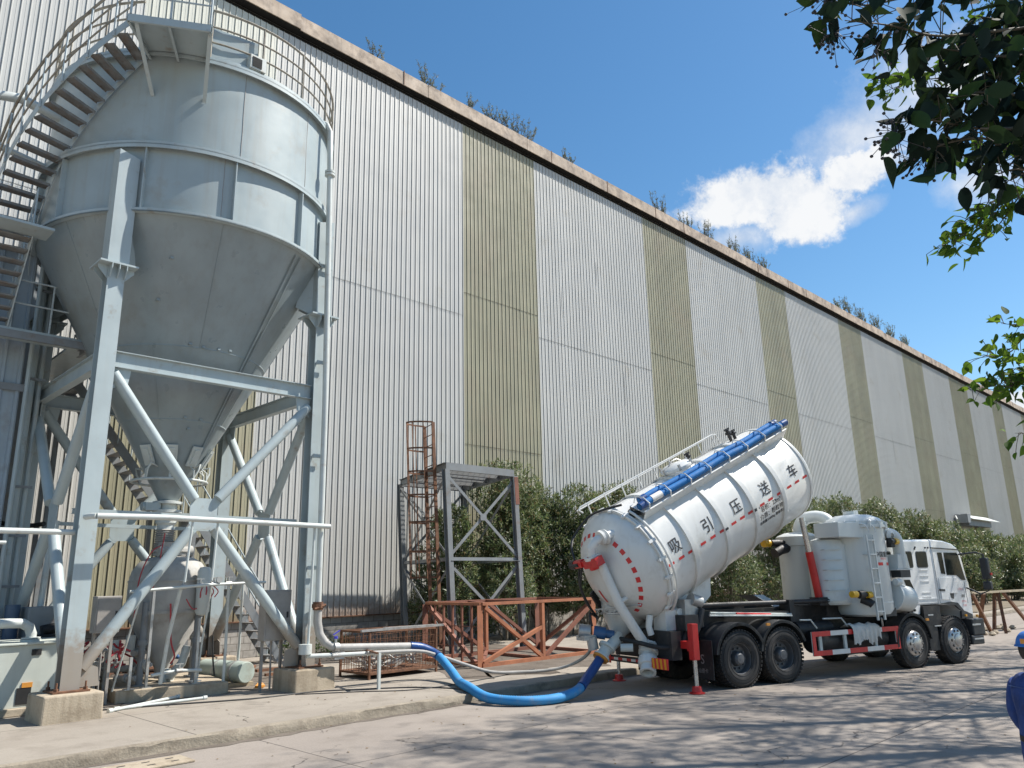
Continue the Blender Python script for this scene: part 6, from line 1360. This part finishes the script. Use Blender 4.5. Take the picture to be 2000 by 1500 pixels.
for s, z in ((6.35, 2.80), (6.32, 2.76), (6.75, 2.79), (6.86, 2.79)): mb.cyl((s, .12, z), (s, .10, z), .022, 8)
tb('plug', mb, m_blkiron, cab)
for d, sg in ((-.28, 1), (2.78, -1)):
    mb = MB(); mb.box((8.44, d - .10, 1.98), (8.56, d + .10, 2.52)); mb.box((8.44, d - .10, 1.72), (8.56, d + .10, 1.93)); mir = tb('mirror', mb, m_cabdrk, cab, bevel=.03)
    mb = MB(); mb.tube([(8.15, .16 if sg > 0 else 2.34, 2.62), (8.35, d + .1*sg, 2.66), (8.5, d, 2.60), (8.5, d, 1.70), (8.40, d + .15*sg, 1.62), (8.30, .17 if sg > 0 else 2.33, 1.78)], .022, 8); tb('mirror_arm', mb, m_cabdrk, mir)
    mb = MB(); mb.box((8.50, d - .13, 2.08), (8.56, d - .10, 2.14)); tb('side_lamp', mb, m_redtape, mir, smooth=0)
# sun visor lip
mb = MB(); mb.prism([(8.15, .25, 2.80), (8.45, .25, 2.66), (8.45, .25, 2.63), (8.15, .25, 2.76)], (0, 2.0, 0)); tb('sun_visor', mb, m_cabdrk, cab, smooth=0)
# ================================================================== foliage
def nrm(a): return a/np.maximum(np.linalg.norm(a, axis=-1, keepdims=True), 1e-9)
LEAF4 = (np.array([[0,0,0],[-.5,.42,.10],[0,1,-.04],[.5,.42,.10]]), [(0,3,2,1)])
_lo = [(.0,0),(-.27,.07),(-.43,.22),(-.49,.40),(-.44,.58),(-.31,.76),(-.14,.92),(0,1.08),(.14,.92),(.31,.76),(.44,.58),(.49,.40),(.43,.22),(.27,.07)]
_mid = [(0,.22),(0,.40),(0,.58),(0,.76)]
LEAF_BROAD = (np.array([[x, y, .20*abs(x) - .16*y*y] for x, y in _lo] + [[x, y, -.02 - .16*y*y] for x, y in _mid]),
              [(0,14,2,1),(14,15,3,2),(15,16,4,3),(16,17,5,4),(17,7,6,5),(0,13,12,14),(14,12,11,15),(15,11,10,16),(16,10,9,17),(17,9,8,7)])
def leaf_geo(P, D, U, ln, wd, tmpl=LEAF4):
    """P base, D direction, U face normal hint, ln, wd -> verts, face arrays"""
    T, F = tmpl; D = nrm(D); X = nrm(np.cross(D, U)); Z = np.cross(X, D)
    v = P[:,None,:] + X[:,None,:]*(T[None,:,0:1]*wd[:,None,None]) + D[:,None,:]*(T[None,:,1:2]*ln[:,None,None]) + Z[:,None,:]*(T[None,:,2:3]*ln[:,None,None])
    return v.reshape(-1,3), F, len(T), len(P)
def leaf_mesh(name, geo, mat_, parent, kind=None, label=None):
    v, F, k, n = geo
    if parent is not None:
        M = np.array(to_local(parent)); v = v @ M[:3,:3].T + M[:3,3]
    me = bpy.data.meshes.new(name); me.vertices.add(len(v)); me.vertices.foreach_set('co', v.astype(np.float32).ravel())
    loops = []; starts = []; tot = 0; sizes = [len(f) for f in F]
    fl = np.concatenate([np.array(f) for f in F]); L_ = len(fl)
    li = (fl[None,:] + (np.arange(n)*k)[:,None]).ravel()
    st = np.concatenate([[0], np.cumsum(sizes)[:-1]]); st = (st[None,:] + (np.arange(n)*L_)[:,None]).ravel()
    me.loops.add(len(li)); me.loops.foreach_set('vertex_index', li.astype(np.int32))
    me.polygons.add(len(st)); me.polygons.foreach_set('loop_start', st.astype(np.int32)); me.update(calc_edges=True); me.validate()
    me.materials.append(mat_); o = bpy.data.objects.new(name, me); COL.objects.link(o)
    if parent is not None: o.parent = parent
    if kind: o['kind'] = kind
    if label: o['label'] = label
    if n < 4000: me.polygons.foreach_set('use_smooth', [True]*len(me.polygons))
    return o
def rdir(n): return nrm(rng.normal(size=(n,3)))

def shrub(x, y, h, rx, ry, n, label, mat_=None, grp='oleander shrubs along the factory wall', ls=1., name='oleander_shrub', cat='shrub', lump=15):
    t = thing(name, label, cat, (x, y, .15), 0, grp)
    # crown = several lumps from near the ground up to the top
    cs = []; 
    for i in range(lump):
        a = rng.uniform(0, 2*np.pi); q = rng.uniform(.15, .8); zz = rng.uniform(.22, .80) if i else .80
        cs.append((x + rx*q*np.cos(a)*(1.1 - .5*zz), y + ry*q*np.sin(a)*(1.1 - .5*zz), .15 + h*zz, rng.uniform(.34, .52)*rx, rng.uniform(.14, .21)*h))
    cs[0] = (x, y, .15 + h*.82, .55*rx, .17*h)
    cs = np.array(cs); ns = n//9
    w_ = cs[:,3]**2*cs[:,4]; k = rng.choice(len(cs), ns, p=w_/w_.sum()); d = rdir(ns); r = rng.uniform(.45, 1.05, ns)**.6
    S = np.stack([cs[k,0] + d[:,0]*r*cs[k,3], cs[k,1] + d[:,1]*r*cs[k,3]*ry/rx, cs[k,2] + d[:,2]*r*cs[k,4]], 1); S[:,2] = np.maximum(S[:,2], .5)
    out_ = nrm(S - np.array([x, y, .15 + h*.35])); ax_ = nrm(out_*.8 + np.array([0,0,.75]) + .35*rdir(ns))
    # nine leaves on every shoot, splayed around its axis
    P = np.repeat(S, 9, 0); A = np.repeat(ax_, 9, 0); al = np.tile(np.linspace(0, 1, 9), ns)
    P = P + A*(al[:,None]*.16*ls); D = nrm(A*(.35 + .55*al[:,None]) + rdir(len(P))*.85)
    ln = rng.uniform(.12, .21, len(P))*ls; leaf_mesh('foliage', leaf_geo(P, D, rdir(len(P))*.6 + A, ln, ln*rng.uniform(.19, .28, len(P))), mat_ or m_olean, t)
    mb = MB()
    for i in range(12):
        c = cs[rng.integers(len(cs))]; b = V((x + rng.uniform(-.4, .4)*rx*.6, y + rng.uniform(-.4, .4)*ry*.6, .12)); e = V((c[0], c[1], c[2])); m = b.lerp(e, .5) + V((rng.uniform(-.2, .2), rng.uniform(-.2, .2), .3)); mb.tube([b, b.lerp(m, .6), m, e], .03, 5, radii=[.045, .035, .028, .012])
    build('stem', mb, m_stem, t); return t
SH = [(20.5,20.5,6.35,2.2,1.5,15000,1.0,'tall oleander shrub right behind the grey steel tower'),
 (17.6,20.6,4.6,1.3,1.2,7000,1.0,'shorter oleander shrub inside the bracing of the grey steel tower'),
 (22.4,21.0,5.7,1.8,1.2,9000,1.0,'narrow oleander shrub close to the wall, filling the gap right of the steel tower'),
 (24.0,20.2,5.7,2.3,1.6,15000,1.0,'oleander shrub behind the orange frame, dipping lower than its neighbours'),
 (26.6,20.2,6.0,2.1,1.6,12000,1.0,'oleander shrub showing above the rear end of the tipped barrel'),
 (30.2,20.0,5.7,2.3,1.7,10000,1.1,'oleander shrub behind the middle of the tipped barrel'),
 (34.4,19.9,5.6,2.5,1.7,9000,1.15,'oleander shrub seen under the raised barrel, above the rear wheels'),
 (38.8,19.8,6.0,2.6,1.8,9000,1.2,'oleander shrub in the gap between the raised barrel and the ram'),
 (43.2,19.7,6.5,2.7,1.9,9000,1.25,'oleander shrub behind the hoist ram and the rear cyclone'),
 (47.8,19.6,6.75,2.8,1.9,9000,1.3,'tallest oleander shrub, just behind the filter vessel lid'),
 (52.8,19.3,6.65,3.0,2.0,9000,1.4,'oleander shrub rising between the filter vessel and the cab'),
 (58.2,18.9,6.15,3.2,2.2,8500,1.5,'oleander shrub over the rear part of the cab roof'),
 (64.0,18.6,5.7,3.4,2.3,8000,1.6,'oleander shrub over the front part of the cab roof'),
 (70.5,18.2,5.1,3.6,2.4,7500,1.7,'oleander shrub left below the window canopy'),
 (77.5,17.8,4.7,3.8,2.5,7500,1.8,'oleander shrub right below the window canopy'),
 (85.5,17.8,5.0,4.0,2.6,7000,2.0,'far oleander shrub right of the window canopy'),
 (94.5,18.0,5.7,4.6,2.8,7000,2.2,'farthest oleander shrub at the right edge of the photo'),
 (49.0,15.4,3.3,2.4,1.6,5500,1.3,'low front oleander shrub behind the cab doors'),
 (56.0,15.0,3.6,2.8,1.7,5500,1.4,'low front oleander shrub ahead of the truck bumper'),
 (64.0,14.6,3.7,3.2,1.8,5500,1.6,'low front oleander shrub behind the trestle'),
 (74.0,14.4,3.7,3.8,1.9,5500,1.9,'low front oleander shrub farthest along the road')]
for x, y, h, rx, ry, n, ls, lb in SH: shrub(x, y, h, rx*1.08, ry, int(n*1.9), lb, ls=ls)
mb = MB(); mb.box((45, 12.2, .151), (118, 22.6, .20)); structure('soil_bed', mb, m_earth, smooth=0)
# weeds at the foot of the block wall
for i, (x, y, n, hh) in enumerate(((13.1, 22.3, 420, .5), (13.9, 22.1, 300, .35), (14.6, 22.35, 300, .4), (12.3, 22.45, 160, .3))):
    t = thing('wall_weed', ('leafy green weed clump at the foot of the block wall, nearest the silo pipe', 'low weed clump at the block wall behind the mesh basket, left part', 'low weed clump at the block wall behind the mesh basket, right part', 'tiny weed tuft at the block wall, behind the pipe bend')[i], 'weed', (x, y, .15), 0, 'weeds along the block wall')
    P = np.array([x, y, .15]) + rng.normal(size=(n,3))*np.array([.30, .12, 0]) + np.stack([np.zeros(n), np.zeros(n), rng.uniform(0, hh, n)], 1)
    D = nrm(rdir(n) + np.array([0,0,.8])); ln = rng.uniform(.05, .11, n); leaf_mesh('foliage', leaf_geo(P, D, rdir(n), ln, ln*.45), m_weedgnd, t)
    mb = MB()
    for k in range(8): a = V((x + rng.uniform(-.3, .3), y + rng.uniform(-.1, .1), .15)); mb.tube([a, a + V((rng.uniform(-.1, .1), rng.uniform(-.1, .1), hh))], .006, 5)
    build('stem', mb, m_stem, t)
# weeds growing on the eave
EW = [(15.3,.8,.35,'two thin weeds on the eave above the silo guard rail'),(18.1,1.3,.7,'bushy weed on the eave right of the silo'),(20.3,.9,.2,'single leaning weed stalk on the eave'),(21.7,1.0,.7,'greener weed clump starting the long row on the eave'),(22.7,1.15,.8,'middle weed clump of the long row on the eave above an olive strip'),(23.9,1.2,.7,'dark thin weed clump ending the long row on the eave'),(27.0,.9,.4,'lone small weed on the eave over the first white bay'),
 (35.0,1.3,.8,'weed clump on the eave left of the white cloud'),(37.7,1.1,.7,'weed clump on the eave under the left end of the cloud'),(40.3,1.35,.9,'taller weed clump on the eave under the cloud'),(43.3,1.3,.9,'weed clump on the eave under the lower edge of the cloud'),(45.2,1.2,.9,'weed clump on the eave right of the one under the cloud edge'),(47.3,1.2,.8,'last weed clump of the middle group on the eave'),
 (59.6,1.1,.5,'broad-leaved weed starting the far group on the eave'),(61.5,1.7,1.0,'tall weed in the far group on the eave'),(64.2,1.6,1.1,'weed in the middle of the far group on the eave'),(67.4,1.7,1.1,'weed right of the middle of the far group on the eave'),(70.8,1.5,1.1,'second last weed of the far group on the eave'),(74.4,1.2,1.0,'last weed of the far group on the eave')]
for x, h, wd, lb in EW:
    t = thing('eave_weed', lb, 'weed', (x, 22.5, 22.62), 0, 'weeds growing on the eave')
    mb = MB(); tips = []; h = h*1.0
    h *= .95; wd *= 1.5
    for k in range(int(9 + 13*wd)):
        a = V((x + rng.uniform(-.5, .5)*wd, 22.5 + rng.uniform(-.06, .12), 22.55)); hh = h*rng.uniform(.2, 1.1); lean = V((rng.uniform(-.75, .75), rng.uniform(-.2, .2), 1)).normalized()*hh; mid = a + lean*.5 + V((rng.uniform(-.05, .05), 0, 0))
        mb.tube([a, mid, a + lean], .008, 4, radii=[.012, .009, .005])
        for q in range(5): 
            c = a.lerp(a + lean, rng.uniform(.35, .95)); e = c + V((rng.uniform(-.2, .2), rng.uniform(-.12, .12), rng.uniform(.04, .22)))*h*.6; mb.tube([c, e], .005, 4); tips += [c.lerp(e, u) for u in rng.uniform(.2, 1., 4)]
        tips += [a.lerp(a + lean, u) for u in rng.uniform(.3, 1, 6)]
    build('stem', mb, m_stem, t)
    P = np.array([tuple(p) for p in tips]); n = len(P); D = nrm(rdir(n) + np.array([0,0,.4])); ln = rng.uniform(.035, .10, n)*(1.0 if x < 58 else 1.25); leaf_mesh('foliage', leaf_geo(P, D, rdir(n), ln, ln*.35), m_weed, t)

# ================================================================== roadside trees (their crowns stand beside and over the camera; they dapple the road)
def road_tree(x, y, h, r, lean, label, clumps=115, per=42, z0=.40, name='roadside_tree'):
    t = thing(name, label, 'tree', (x, y, 0), 0, 'tall trees along the near side of the road')
    top = V((x + lean[0], y + lean[1], h)); mb = MB(); a = V((x, y, -.1)); mb.tube([a, a.lerp(top, .3) + V((.1, .05, 0)), a.lerp(top, .6) + V((-.1, .0, 0)), a.lerp(top, .9)], .2, 12, radii=[.26, .20, .13, .05]); tr_ = build('trunk', mb, m_bark, t)
    mb = MB(); Ps = []; Ds = []
    for i in range(clumps):
        z = h*rng.uniform(z0, 1.0); f = math.sin(math.pi*min(1, max(.08, (z/h - z0)/(1 - z0)*.9 + .1)))**.6; ang = rng.uniform(0, 2*np.pi); q = r*f*rng.uniform(.25, 1)**.6
        b = a.lerp(top, z/h - .10); c = V((b.x + q*math.cos(ang), b.y + q*math.sin(ang), z)); mb.tube([b, b.lerp(c, .5) + V((0, 0, .15)), c], .02, 5, radii=[.028, .018, .008])
        sz = rng.uniform(.35, .75); n = int(per*rng.uniform(.5, 1.4)); p = np.array(tuple(c)) + rng.normal(size=(n,3))*np.array([sz, sz, sz*.55])*.6; Ps.append(p); Ds.append(nrm(rdir(n) + np.array([0,0,-.35])))
    build('branch', mb, m_bark, t)
    P = np.concatenate(Ps); D = np.concatenate(Ds); n = len(P); ln = rng.uniform(.10, .17, n); leaf_mesh('crown', leaf_geo(P, D, rdir(n), ln, ln*.62), m_treelf, t); return t
for x, y, h, r, ln_, lb in ((17.0, -1.2, 20.0, 2.9, (1.2, 2.2), 'tall roadside tree nearest the camera, shading the near road'), (20.5, -1.0, 20.5, 3.0, (1.0, 2.3), 'tall roadside tree second from the camera, shading the road by the hose'), (24.5, -.9, 19.5, 3.0, (.6, 2.3), 'tall roadside tree third from the camera, shading the road by the wheels'), (29.0, -.6, 19.0, 3.2, (.4, 2.2), 'tall roadside tree fourth from the camera, shading the road by the cab'), (35.0, -.2, 18.5, 3.3, (.2, 2.2), 'tall roadside tree farthest from the camera, shading the road ahead of the truck')):
    road_tree(x, y, h, r, ln_, lb)
# ---- the two boughs that hang into the upper right of the view
def at(u, v, dep):
    """point seen at photo pixel (u, v) at that depth: used only to lay out the real boughs"""
    return V((0, 0, H)) + (_a*((u-1000)/1505.9) - _b*((v-750)/1505.9) + _f)*dep
def bough(t, lines, n_per, lw, droop, mat_, tmpl, rad, spread, nm):
    mb = MB(); Ps = []; Ds = []; Us = []; Ls = []
    for ln_, dens in lines:
        pts = smooth_path([at(*q) for q in ln_], 6); m = len(pts); mb.tube(pts, rad, 6, radii=[rad*(1.2 - .95*i/(m-1)) for i in range(m)])
        cnt = int(n_per*dens)
        for k in range(cnt):
            u = (k + rng.uniform(0, 1))/cnt; i = min(m-2, int(u*(m-1))); c = pts[i].lerp(pts[i+1], u*(m-1) - i); tg = (pts[i+1] - pts[i]).normalized()
            o = V(rng.normal(size=3))*spread; p = c + o; mb.tube([c, c + o*.6 + V((0, 0, .01)), p], .0025, 4) if rng.uniform() < .6 else None
            d = (tg*.5 + V(rng.normal(size=3))*.55 + V((0, 0, -droop))).normalized(); Ps.append(p); Ds.append(d); Us.append(V(rng.normal(size=3)) + V((0, 0, .8))); Ls.append(rng.uniform(*lw))
    build('branch', mb, m_twig, t)
    P = np.array([tuple(p) for p in Ps]); D = np.array([tuple(p) for p in Ds]); U = np.array([tuple(p) for p in Us]); L_ = np.array(Ls)
    leaf_mesh(nm, leaf_geo(P, D, U, L_, L_*rng.uniform(.5, .66, len(L_)), tmpl), mat_, t)
bt = thing('broad_leaved_tree', 'dark broad-leaved tree with berries hanging into the upper right corner', 'tree', (8.5, -2.6, 0))
mb = MB(); mb.tube([(8.5, -2.6, -.1), (8.3, -2.4, 2.2), (7.9, -2.0, 4.2), (7.2, -1.2, 6.2)], .15, 12, radii=[.19, .16, .12, .07]); mb.tube([(7.9, -2.0, 4.2), (6.6, -.9, 5.2), at(2120, 40, 4.6)], .06, 8, radii=[.09, .06, .03]); mb.tube([(8.1, -2.2, 3.3), (6.8, -1.0, 4.2), at(2120, 240, 4.6)], .05, 8, radii=[.08, .05, .03]); build('trunk', mb, m_bark, bt)
bough(bt, [([(2120,40,4.6),(1960,-10,4.3),(1800,-10,4.1),(1690,10,4.0),(1600,-5,4.0)], 1.2), ([(2120,40,4.6),(1950,60,4.2),(1830,70,4.0),(1740,50,3.9),(1650,40,3.9)], 1.2), ([(2120,90,4.6),(1960,110,4.2),(1880,100,4.1),(1790,90,4.1)], .9),
  ([(2120,240,4.6),(2000,190,4.3),(1920,180,4.1),(1860,190,4.0),(1830,170,4.)], 1.0), ([(2120,240,4.6),(1990,250,4.2),(1900,250,4.0),(1820,235,3.9),(1745,240,3.8)], 1.0), ([(2120,240,4.6),(2010,300,4.3),(1920,270,4.1),(1830,285,3.9),(1795,305,3.9)], .9), ([(2120,260,4.6),(2040,330,4.4),(1985,330,4.3),(1950,340,4.2)], .5),
  ([(2120,140,4.6),(2020,140,4.4),(1950,150,4.3),(1900,130,4.3)], 1.2), ([(2120,60,4.7),(2030,20,4.6),(1960,40,4.5),(1900,30,4.5)], 1.1), ([(2120,200,4.7),(2040,220,4.6),(1990,240,4.5),(1960,290,4.5)], 1.1), ([(2120,120,4.9),(2050,80,4.8),(1990,100,4.8),(1940,210,4.7)], 1.1)],
  56, (.09, .165), .75, m_hangbig, LEAF_BROAD, .009, .085, 'crown')
for (u, v, dep, n) in ((1622, 75, 4.0, 34), (1735, 270, 3.8, 40), (1795, 318, 3.9, 18), (1705, 100, 3.9, 14), (1605, 5, 4.0, 16)):
    mb = MB(); c = at(u, v, dep); root = at(u + 30, v - 35, dep)
    for k in range(n):
        p = c + V(rng.normal(size=3))*.055 + V((0, 0, -.02)); q = root.lerp(c, rng.uniform(.4, 1)); mb.tube([q, p], .0016, 4)
        mb.lathe([(0, -.009), (.007, -.005), (.009, 0), (.007, .005), (0, .009)], p, seg=6)
    build('berry_cluster', mb, m_berry, bt)
s2t = thing('small_leaved_tree', 'lighter small-leaved tree whose thin twigs hang along the right edge', 'tree', (12.5, -2.8, 0))
mb = MB(); mb.tube([(12.5, -2.8, -.1), (12.3, -2.6, 2.4), (11.8, -2.2, 5), (11.0, -1.6, 7.5)], .14, 12, radii=[.18, .15, .11, .06]); 
for q, zz in ((at(2150, 160, 6.8), 5.6), (at(2150, 380, 6.8), 4.8), (at(2150, 650, 6.8), 3.6), (at(2150, 830, 6.8), 3.0)): mb.tube([(12.1, -2.4, zz - .6), q.lerp(V((12.1, -2.4, zz)), .5), q], .04, 8, radii=[.06, .04, .02])
build('trunk', mb, m_bark, s2t)
bough(s2t, [([(2150,160,6.8),(1960,80,6.6),(1850,120,6.5),(1770,150,6.4),(1700,165,6.4)], 1.5), ([(2150,160,6.8),(1950,130,6.6),(1850,150,6.5),(1780,160,6.4),(1700,190,6.4)], 1.4), ([(2150,380,6.8),(1990,300,6.6),(1920,300,6.5),(1830,320,6.4)], 1.3), ([(2150,380,6.8),(2000,370,6.5),(1940,420,6.4),(1880,460,6.4),(1840,480,6.4)], 1.5), ([(1990,375,6.5),(1930,400,6.4),(1880,440,6.4)], .6), ([(2000,370,6.5),(1950,440,6.4),(1895,500,6.4)], .6),
  ([(2150,650,6.8),(2020,650,6.6),(1970,690,6.5),(1920,695,6.4)], 1.0), ([(2150,650,6.8),(2030,720,6.6),(1970,745,6.5),(1895,762,6.4)], 1.5), ([(2030,640,6.6),(1990,635,6.5),(1955,632,6.5)], .35), ([(2040,720,6.6),(2000,740,6.5),(1950,765,6.5)], .8), ([(2150,830,6.8),(2020,845,6.6),(1982,846,6.5)], .4), ([(2150,60,7),(2000,40,6.8),(1900,60,6.7)], 1.)],
  64, (.07, .115), .35, m_hangsml, LEAF_BROAD, .006, .075, 'crown')
# fallen leaves and grit on the ground
P = np.stack([rng.uniform(4, 30, 500), rng.uniform(3, 14, 500), np.zeros(500)], 1); P[:,2] = np.where(P[:,1] > 11.7, .158, .006); D = rdir(500); D[:,2] *= .1; U = np.tile(np.array([0,0,1.]), (500,1)) + .3*rdir(500); ln = rng.uniform(.03, .07, 500)
fl = leaf_mesh('fallen_leaves', leaf_geo(P, D, U, ln, ln*.5), leaf_mat('dry_leaf', [(.16,.10,.05),(.22,.16,.08),(.10,.07,.04)], .1, .8), None); tag(fl, 'dry fallen leaves scattered over the road and pavement', 'leaves', kind='stuff')
# ================================================================== worker at the right edge
WP = V((7.11, 1.61, 0)); WR = R_(-42)      # feet, heading (local +x = forward)
wk = thing('person', 'worker in blue overalls and a blue cap seen from behind at the right edge', 'person', WP, WR)
def skin_mesh(name, verts, edges, radii, mat_, parent, root=0, sub=2):
    me = bpy.data.meshes.new(name); me.from_pydata([tuple(v) for v in verts], edges, []); o = bpy.data.objects.new(name, me); COL.objects.link(o); o.parent = parent
    sk = o.modifiers.new('skin', 'SKIN'); sk.use_smooth_shade = True; o.modifiers.new('sub', 'SUBSURF').levels = sub; o.modifiers['sub'].render_levels = sub
    for i, r in enumerate(radii): me.skin_vertices[0].data[i].radius = (r, r) if not isinstance(r, tuple) else r
    for i in range(len(verts)): me.skin_vertices[0].data[i].use_root = (i == root)
    me.materials.append(mat_); dg = bpy.context.evaluated_depsgraph_get(); m2 = bpy.data.meshes.new_from_object(o.evaluated_get(dg)); o.modifiers.clear(); o.data = m2; m2.name = name
    if not m2.materials: m2.materials.append(mat_)
    m2.polygons.foreach_set('use_smooth', [True]*len(m2.polygons)); return o
Vt = [(0,0,.93),(0,0,1.06),(.01,0,1.22),(.0,0,1.36),(-.01,0,1.43),(.01,0,1.50),(.02,0,1.56),   # 0-6 pelvis .. head base
 (0,.09,.90),(.02,.10,.50),(-.02,.11,.10), (0,-.09,.90),(.05,-.10,.50),(.0,-.11,.10),         # 7-12 legs
 (-.01,.17,1.38),(-.03,.235,1.12),(.10,.20,.92), (-.01,-.17,1.38),(-.03,-.235,1.12),(.12,-.19,.95),   # 13-18 arms
 (.09,.115,.045),(.10,-.115,.045), (-.02,.11,.06), (0,-.11,.06)]
Ed = [(0,1),(1,2),(2,3),(3,4),(4,5),(5,6),(0,7),(7,8),(8,9),(0,10),(10,11),(11,12),(3,13),(13,14),(14,15),(3,16),(16,17),(17,18),(9,21),(21,19),(12,22),(22,20)]
Rd = [(.185,.17),(.18,.155),(.185,.15),(.175,.135),.085,.058,.055,.135,.11,.09,.135,.11,.09,.09,.08,.055,.09,.08,.055,.05,.05,.065,.065]
skin_mesh('overalls', Vt, Ed, Rd, m_blucl, wk)
# boots
mb = MB()
for y, x in ((.11, -.01), (-.115, .01)): mb.lathe([(0, 0), (.06, 0), (.062, .04), (.05, .10), (.045, .16), (0, .16)], (WP + Matrix.Rotation(WR, 3, 'Z') @ V((x, y, 0))), seg=16); mb.lathe([(0, -.04), (.05, -.02), (.055, .03), (0, .07)], (WP + Matrix.Rotation(WR, 3, 'Z') @ V((x + .12, y, .05))), (1, 0, 0), seg=14)
build('boots', mb, m_rubber, wk)
# head with face, ears; hair; cap
W = Matrix.Translation(WP) @ Matrix.Rotation(WR, 4, 'Z')
def hp_(x, y, z): return W @ V((x, y, z))
mb = MB(); rows = []
for i in range(13):
    ph = -math.pi/2 + math.pi*i/12; row = []
    for k in range(21):
        a = 2*math.pi*k/20; rx_, ry_, rz_ = .096, .074, .118; q = 1 - .18*max(0, -math.sin(ph))*(1 if math.cos(a) < .3 else .5)
        x = .025 + rx_*math.cos(ph)*math.cos(a)*q; y = ry_*math.cos(ph)*math.sin(a)*q; z = 1.615 + rz_*math.sin(ph)
        if math.cos(a) > .9 and abs(ph + .1) < .25: x += .016        # nose
        if math.cos(a) > .75 and -.75 < ph < -.45: x += .006         # lips
        row.append(hp_(x, y, z))
    rows.append(row)
mb.grid(rows)
for y in (.076, -.076): mb.lathe([(0, 0), (.026, .002), (.03, .010), (.02, .016), (0, .016)], hp_(.01, y, 1.61), (W.to_3x3() @ V((-.3, 1 if y > 0 else -1, 0))), 12)
hd = build('head', mb, m_skin, wk, smooth=180)
mb = MB()
for y in (.030, -.030): mb.lathe([(0, -.012), (.010, -.006), (.012, 0), (.010, .006), (0, .012)], hp_(.108, y, 1.625), seg=10)
build('eye', mb, m_hair, hd)
mb = MB(); rows = []
for i in range(8):
    ph = -.62 + 1.1*i/7; rows.append([hp_(.02 + .101*math.cos(ph)*math.cos(a), .079*math.cos(ph)*math.sin(a), 1.617 + .122*math.sin(ph)) for a in np.linspace(R_(78), R_(282), 16)])
mb.grid(rows); build('hair', mb, m_hair, wk, smooth=180)
mb = MB(); rows = []
for i in range(9):
    ph = .12 + (math.pi/2 - .12)*i/8; rows.append([hp_(.018 + .112*math.cos(ph)**.75*math.cos(a), .092*math.cos(ph)**.75*math.sin(a), 1.628 + .122*math.sin(ph)) for a in np.linspace(0, 2*math.pi, 25)])
mb.grid(rows); rows = [[hp_(.10 + .085*math.cos(a)*(1 if q else .15), .085*math.sin(a), 1.645 - .02*q) for a in np.linspace(-1.35, 1.35, 11)] for q in (0, 1)]; mb.grid(rows)
mb.tube([hp_(.018 + .114*math.cos(a), .094*math.sin(a), 1.642) for a in np.linspace(0, 2*math.pi, 25)], .007, 6); cp = build('cap', mb, m_bluecap, wk, smooth=180)
mb = MB(); mb.grid([[hp_(.018 + .1145*math.cos(a), .0945*math.sin(a), z) for a in np.linspace(R_(200), R_(262), 8)] for z in (1.660, 1.695)]); build('cap_badge', mb, m_badge, cp)
# hands: palm and five bent fingers on each
def hand(c, sg):
    mb = MB(); c = V(c); f = V((.25, 0, -.97)).normalized(); s_ = V((.95, 0, .25)); 
    mb.tube([c + V((0,0,.05)), c, c + f*.05, c + f*.085], .03, 10, radii=[.026, .032, .038, .034])
    for k, (o, l) in enumerate(((-.030, .062), (-.010, .075), (.010, .08), (.030, .072))):
        b = c + f*.08 + s_*o; mb.tube([b, b + f*l*.4, b + f*l*.72 + V((0, -sg*.018, 0)), b + f*l*.85 + V((0, -sg*.042, .004))], .009, 7, radii=[.0095, .009, .0085, .007])
    b = c + f*.02 + s_*.032; mb.tube([b, b + s_*.025 + f*.022, b + s_*.03 + f*.055 + V((0, -sg*.012, 0))], .010, 7, radii=[.012, .0105, .008])
    mb.v = [tuple(W @ V(p)) for p in mb.v]; build('hand', mb, m_skin, wk)
hand((.125, .195, .88), 1); hand((.145, -.185, .91), -1)
mb = MB(); mb.ring(WP + V((0, 0, .985)), .15, .156, -.02, .02, 24); mb.v = [tuple(V((WP.x + (p[0]-WP.x)*.86, WP.y + (p[1]-WP.y)*1.05, p[2]))) for p in mb.v]; build('belt', mb, m_rubber, wk)
mb = MB(); mb.tube([hp_(-.125, y, 1.345) for y in np.linspace(-.15, .15, 9)], .004, 5); build('back_seam', mb, m_bluedk, wk)
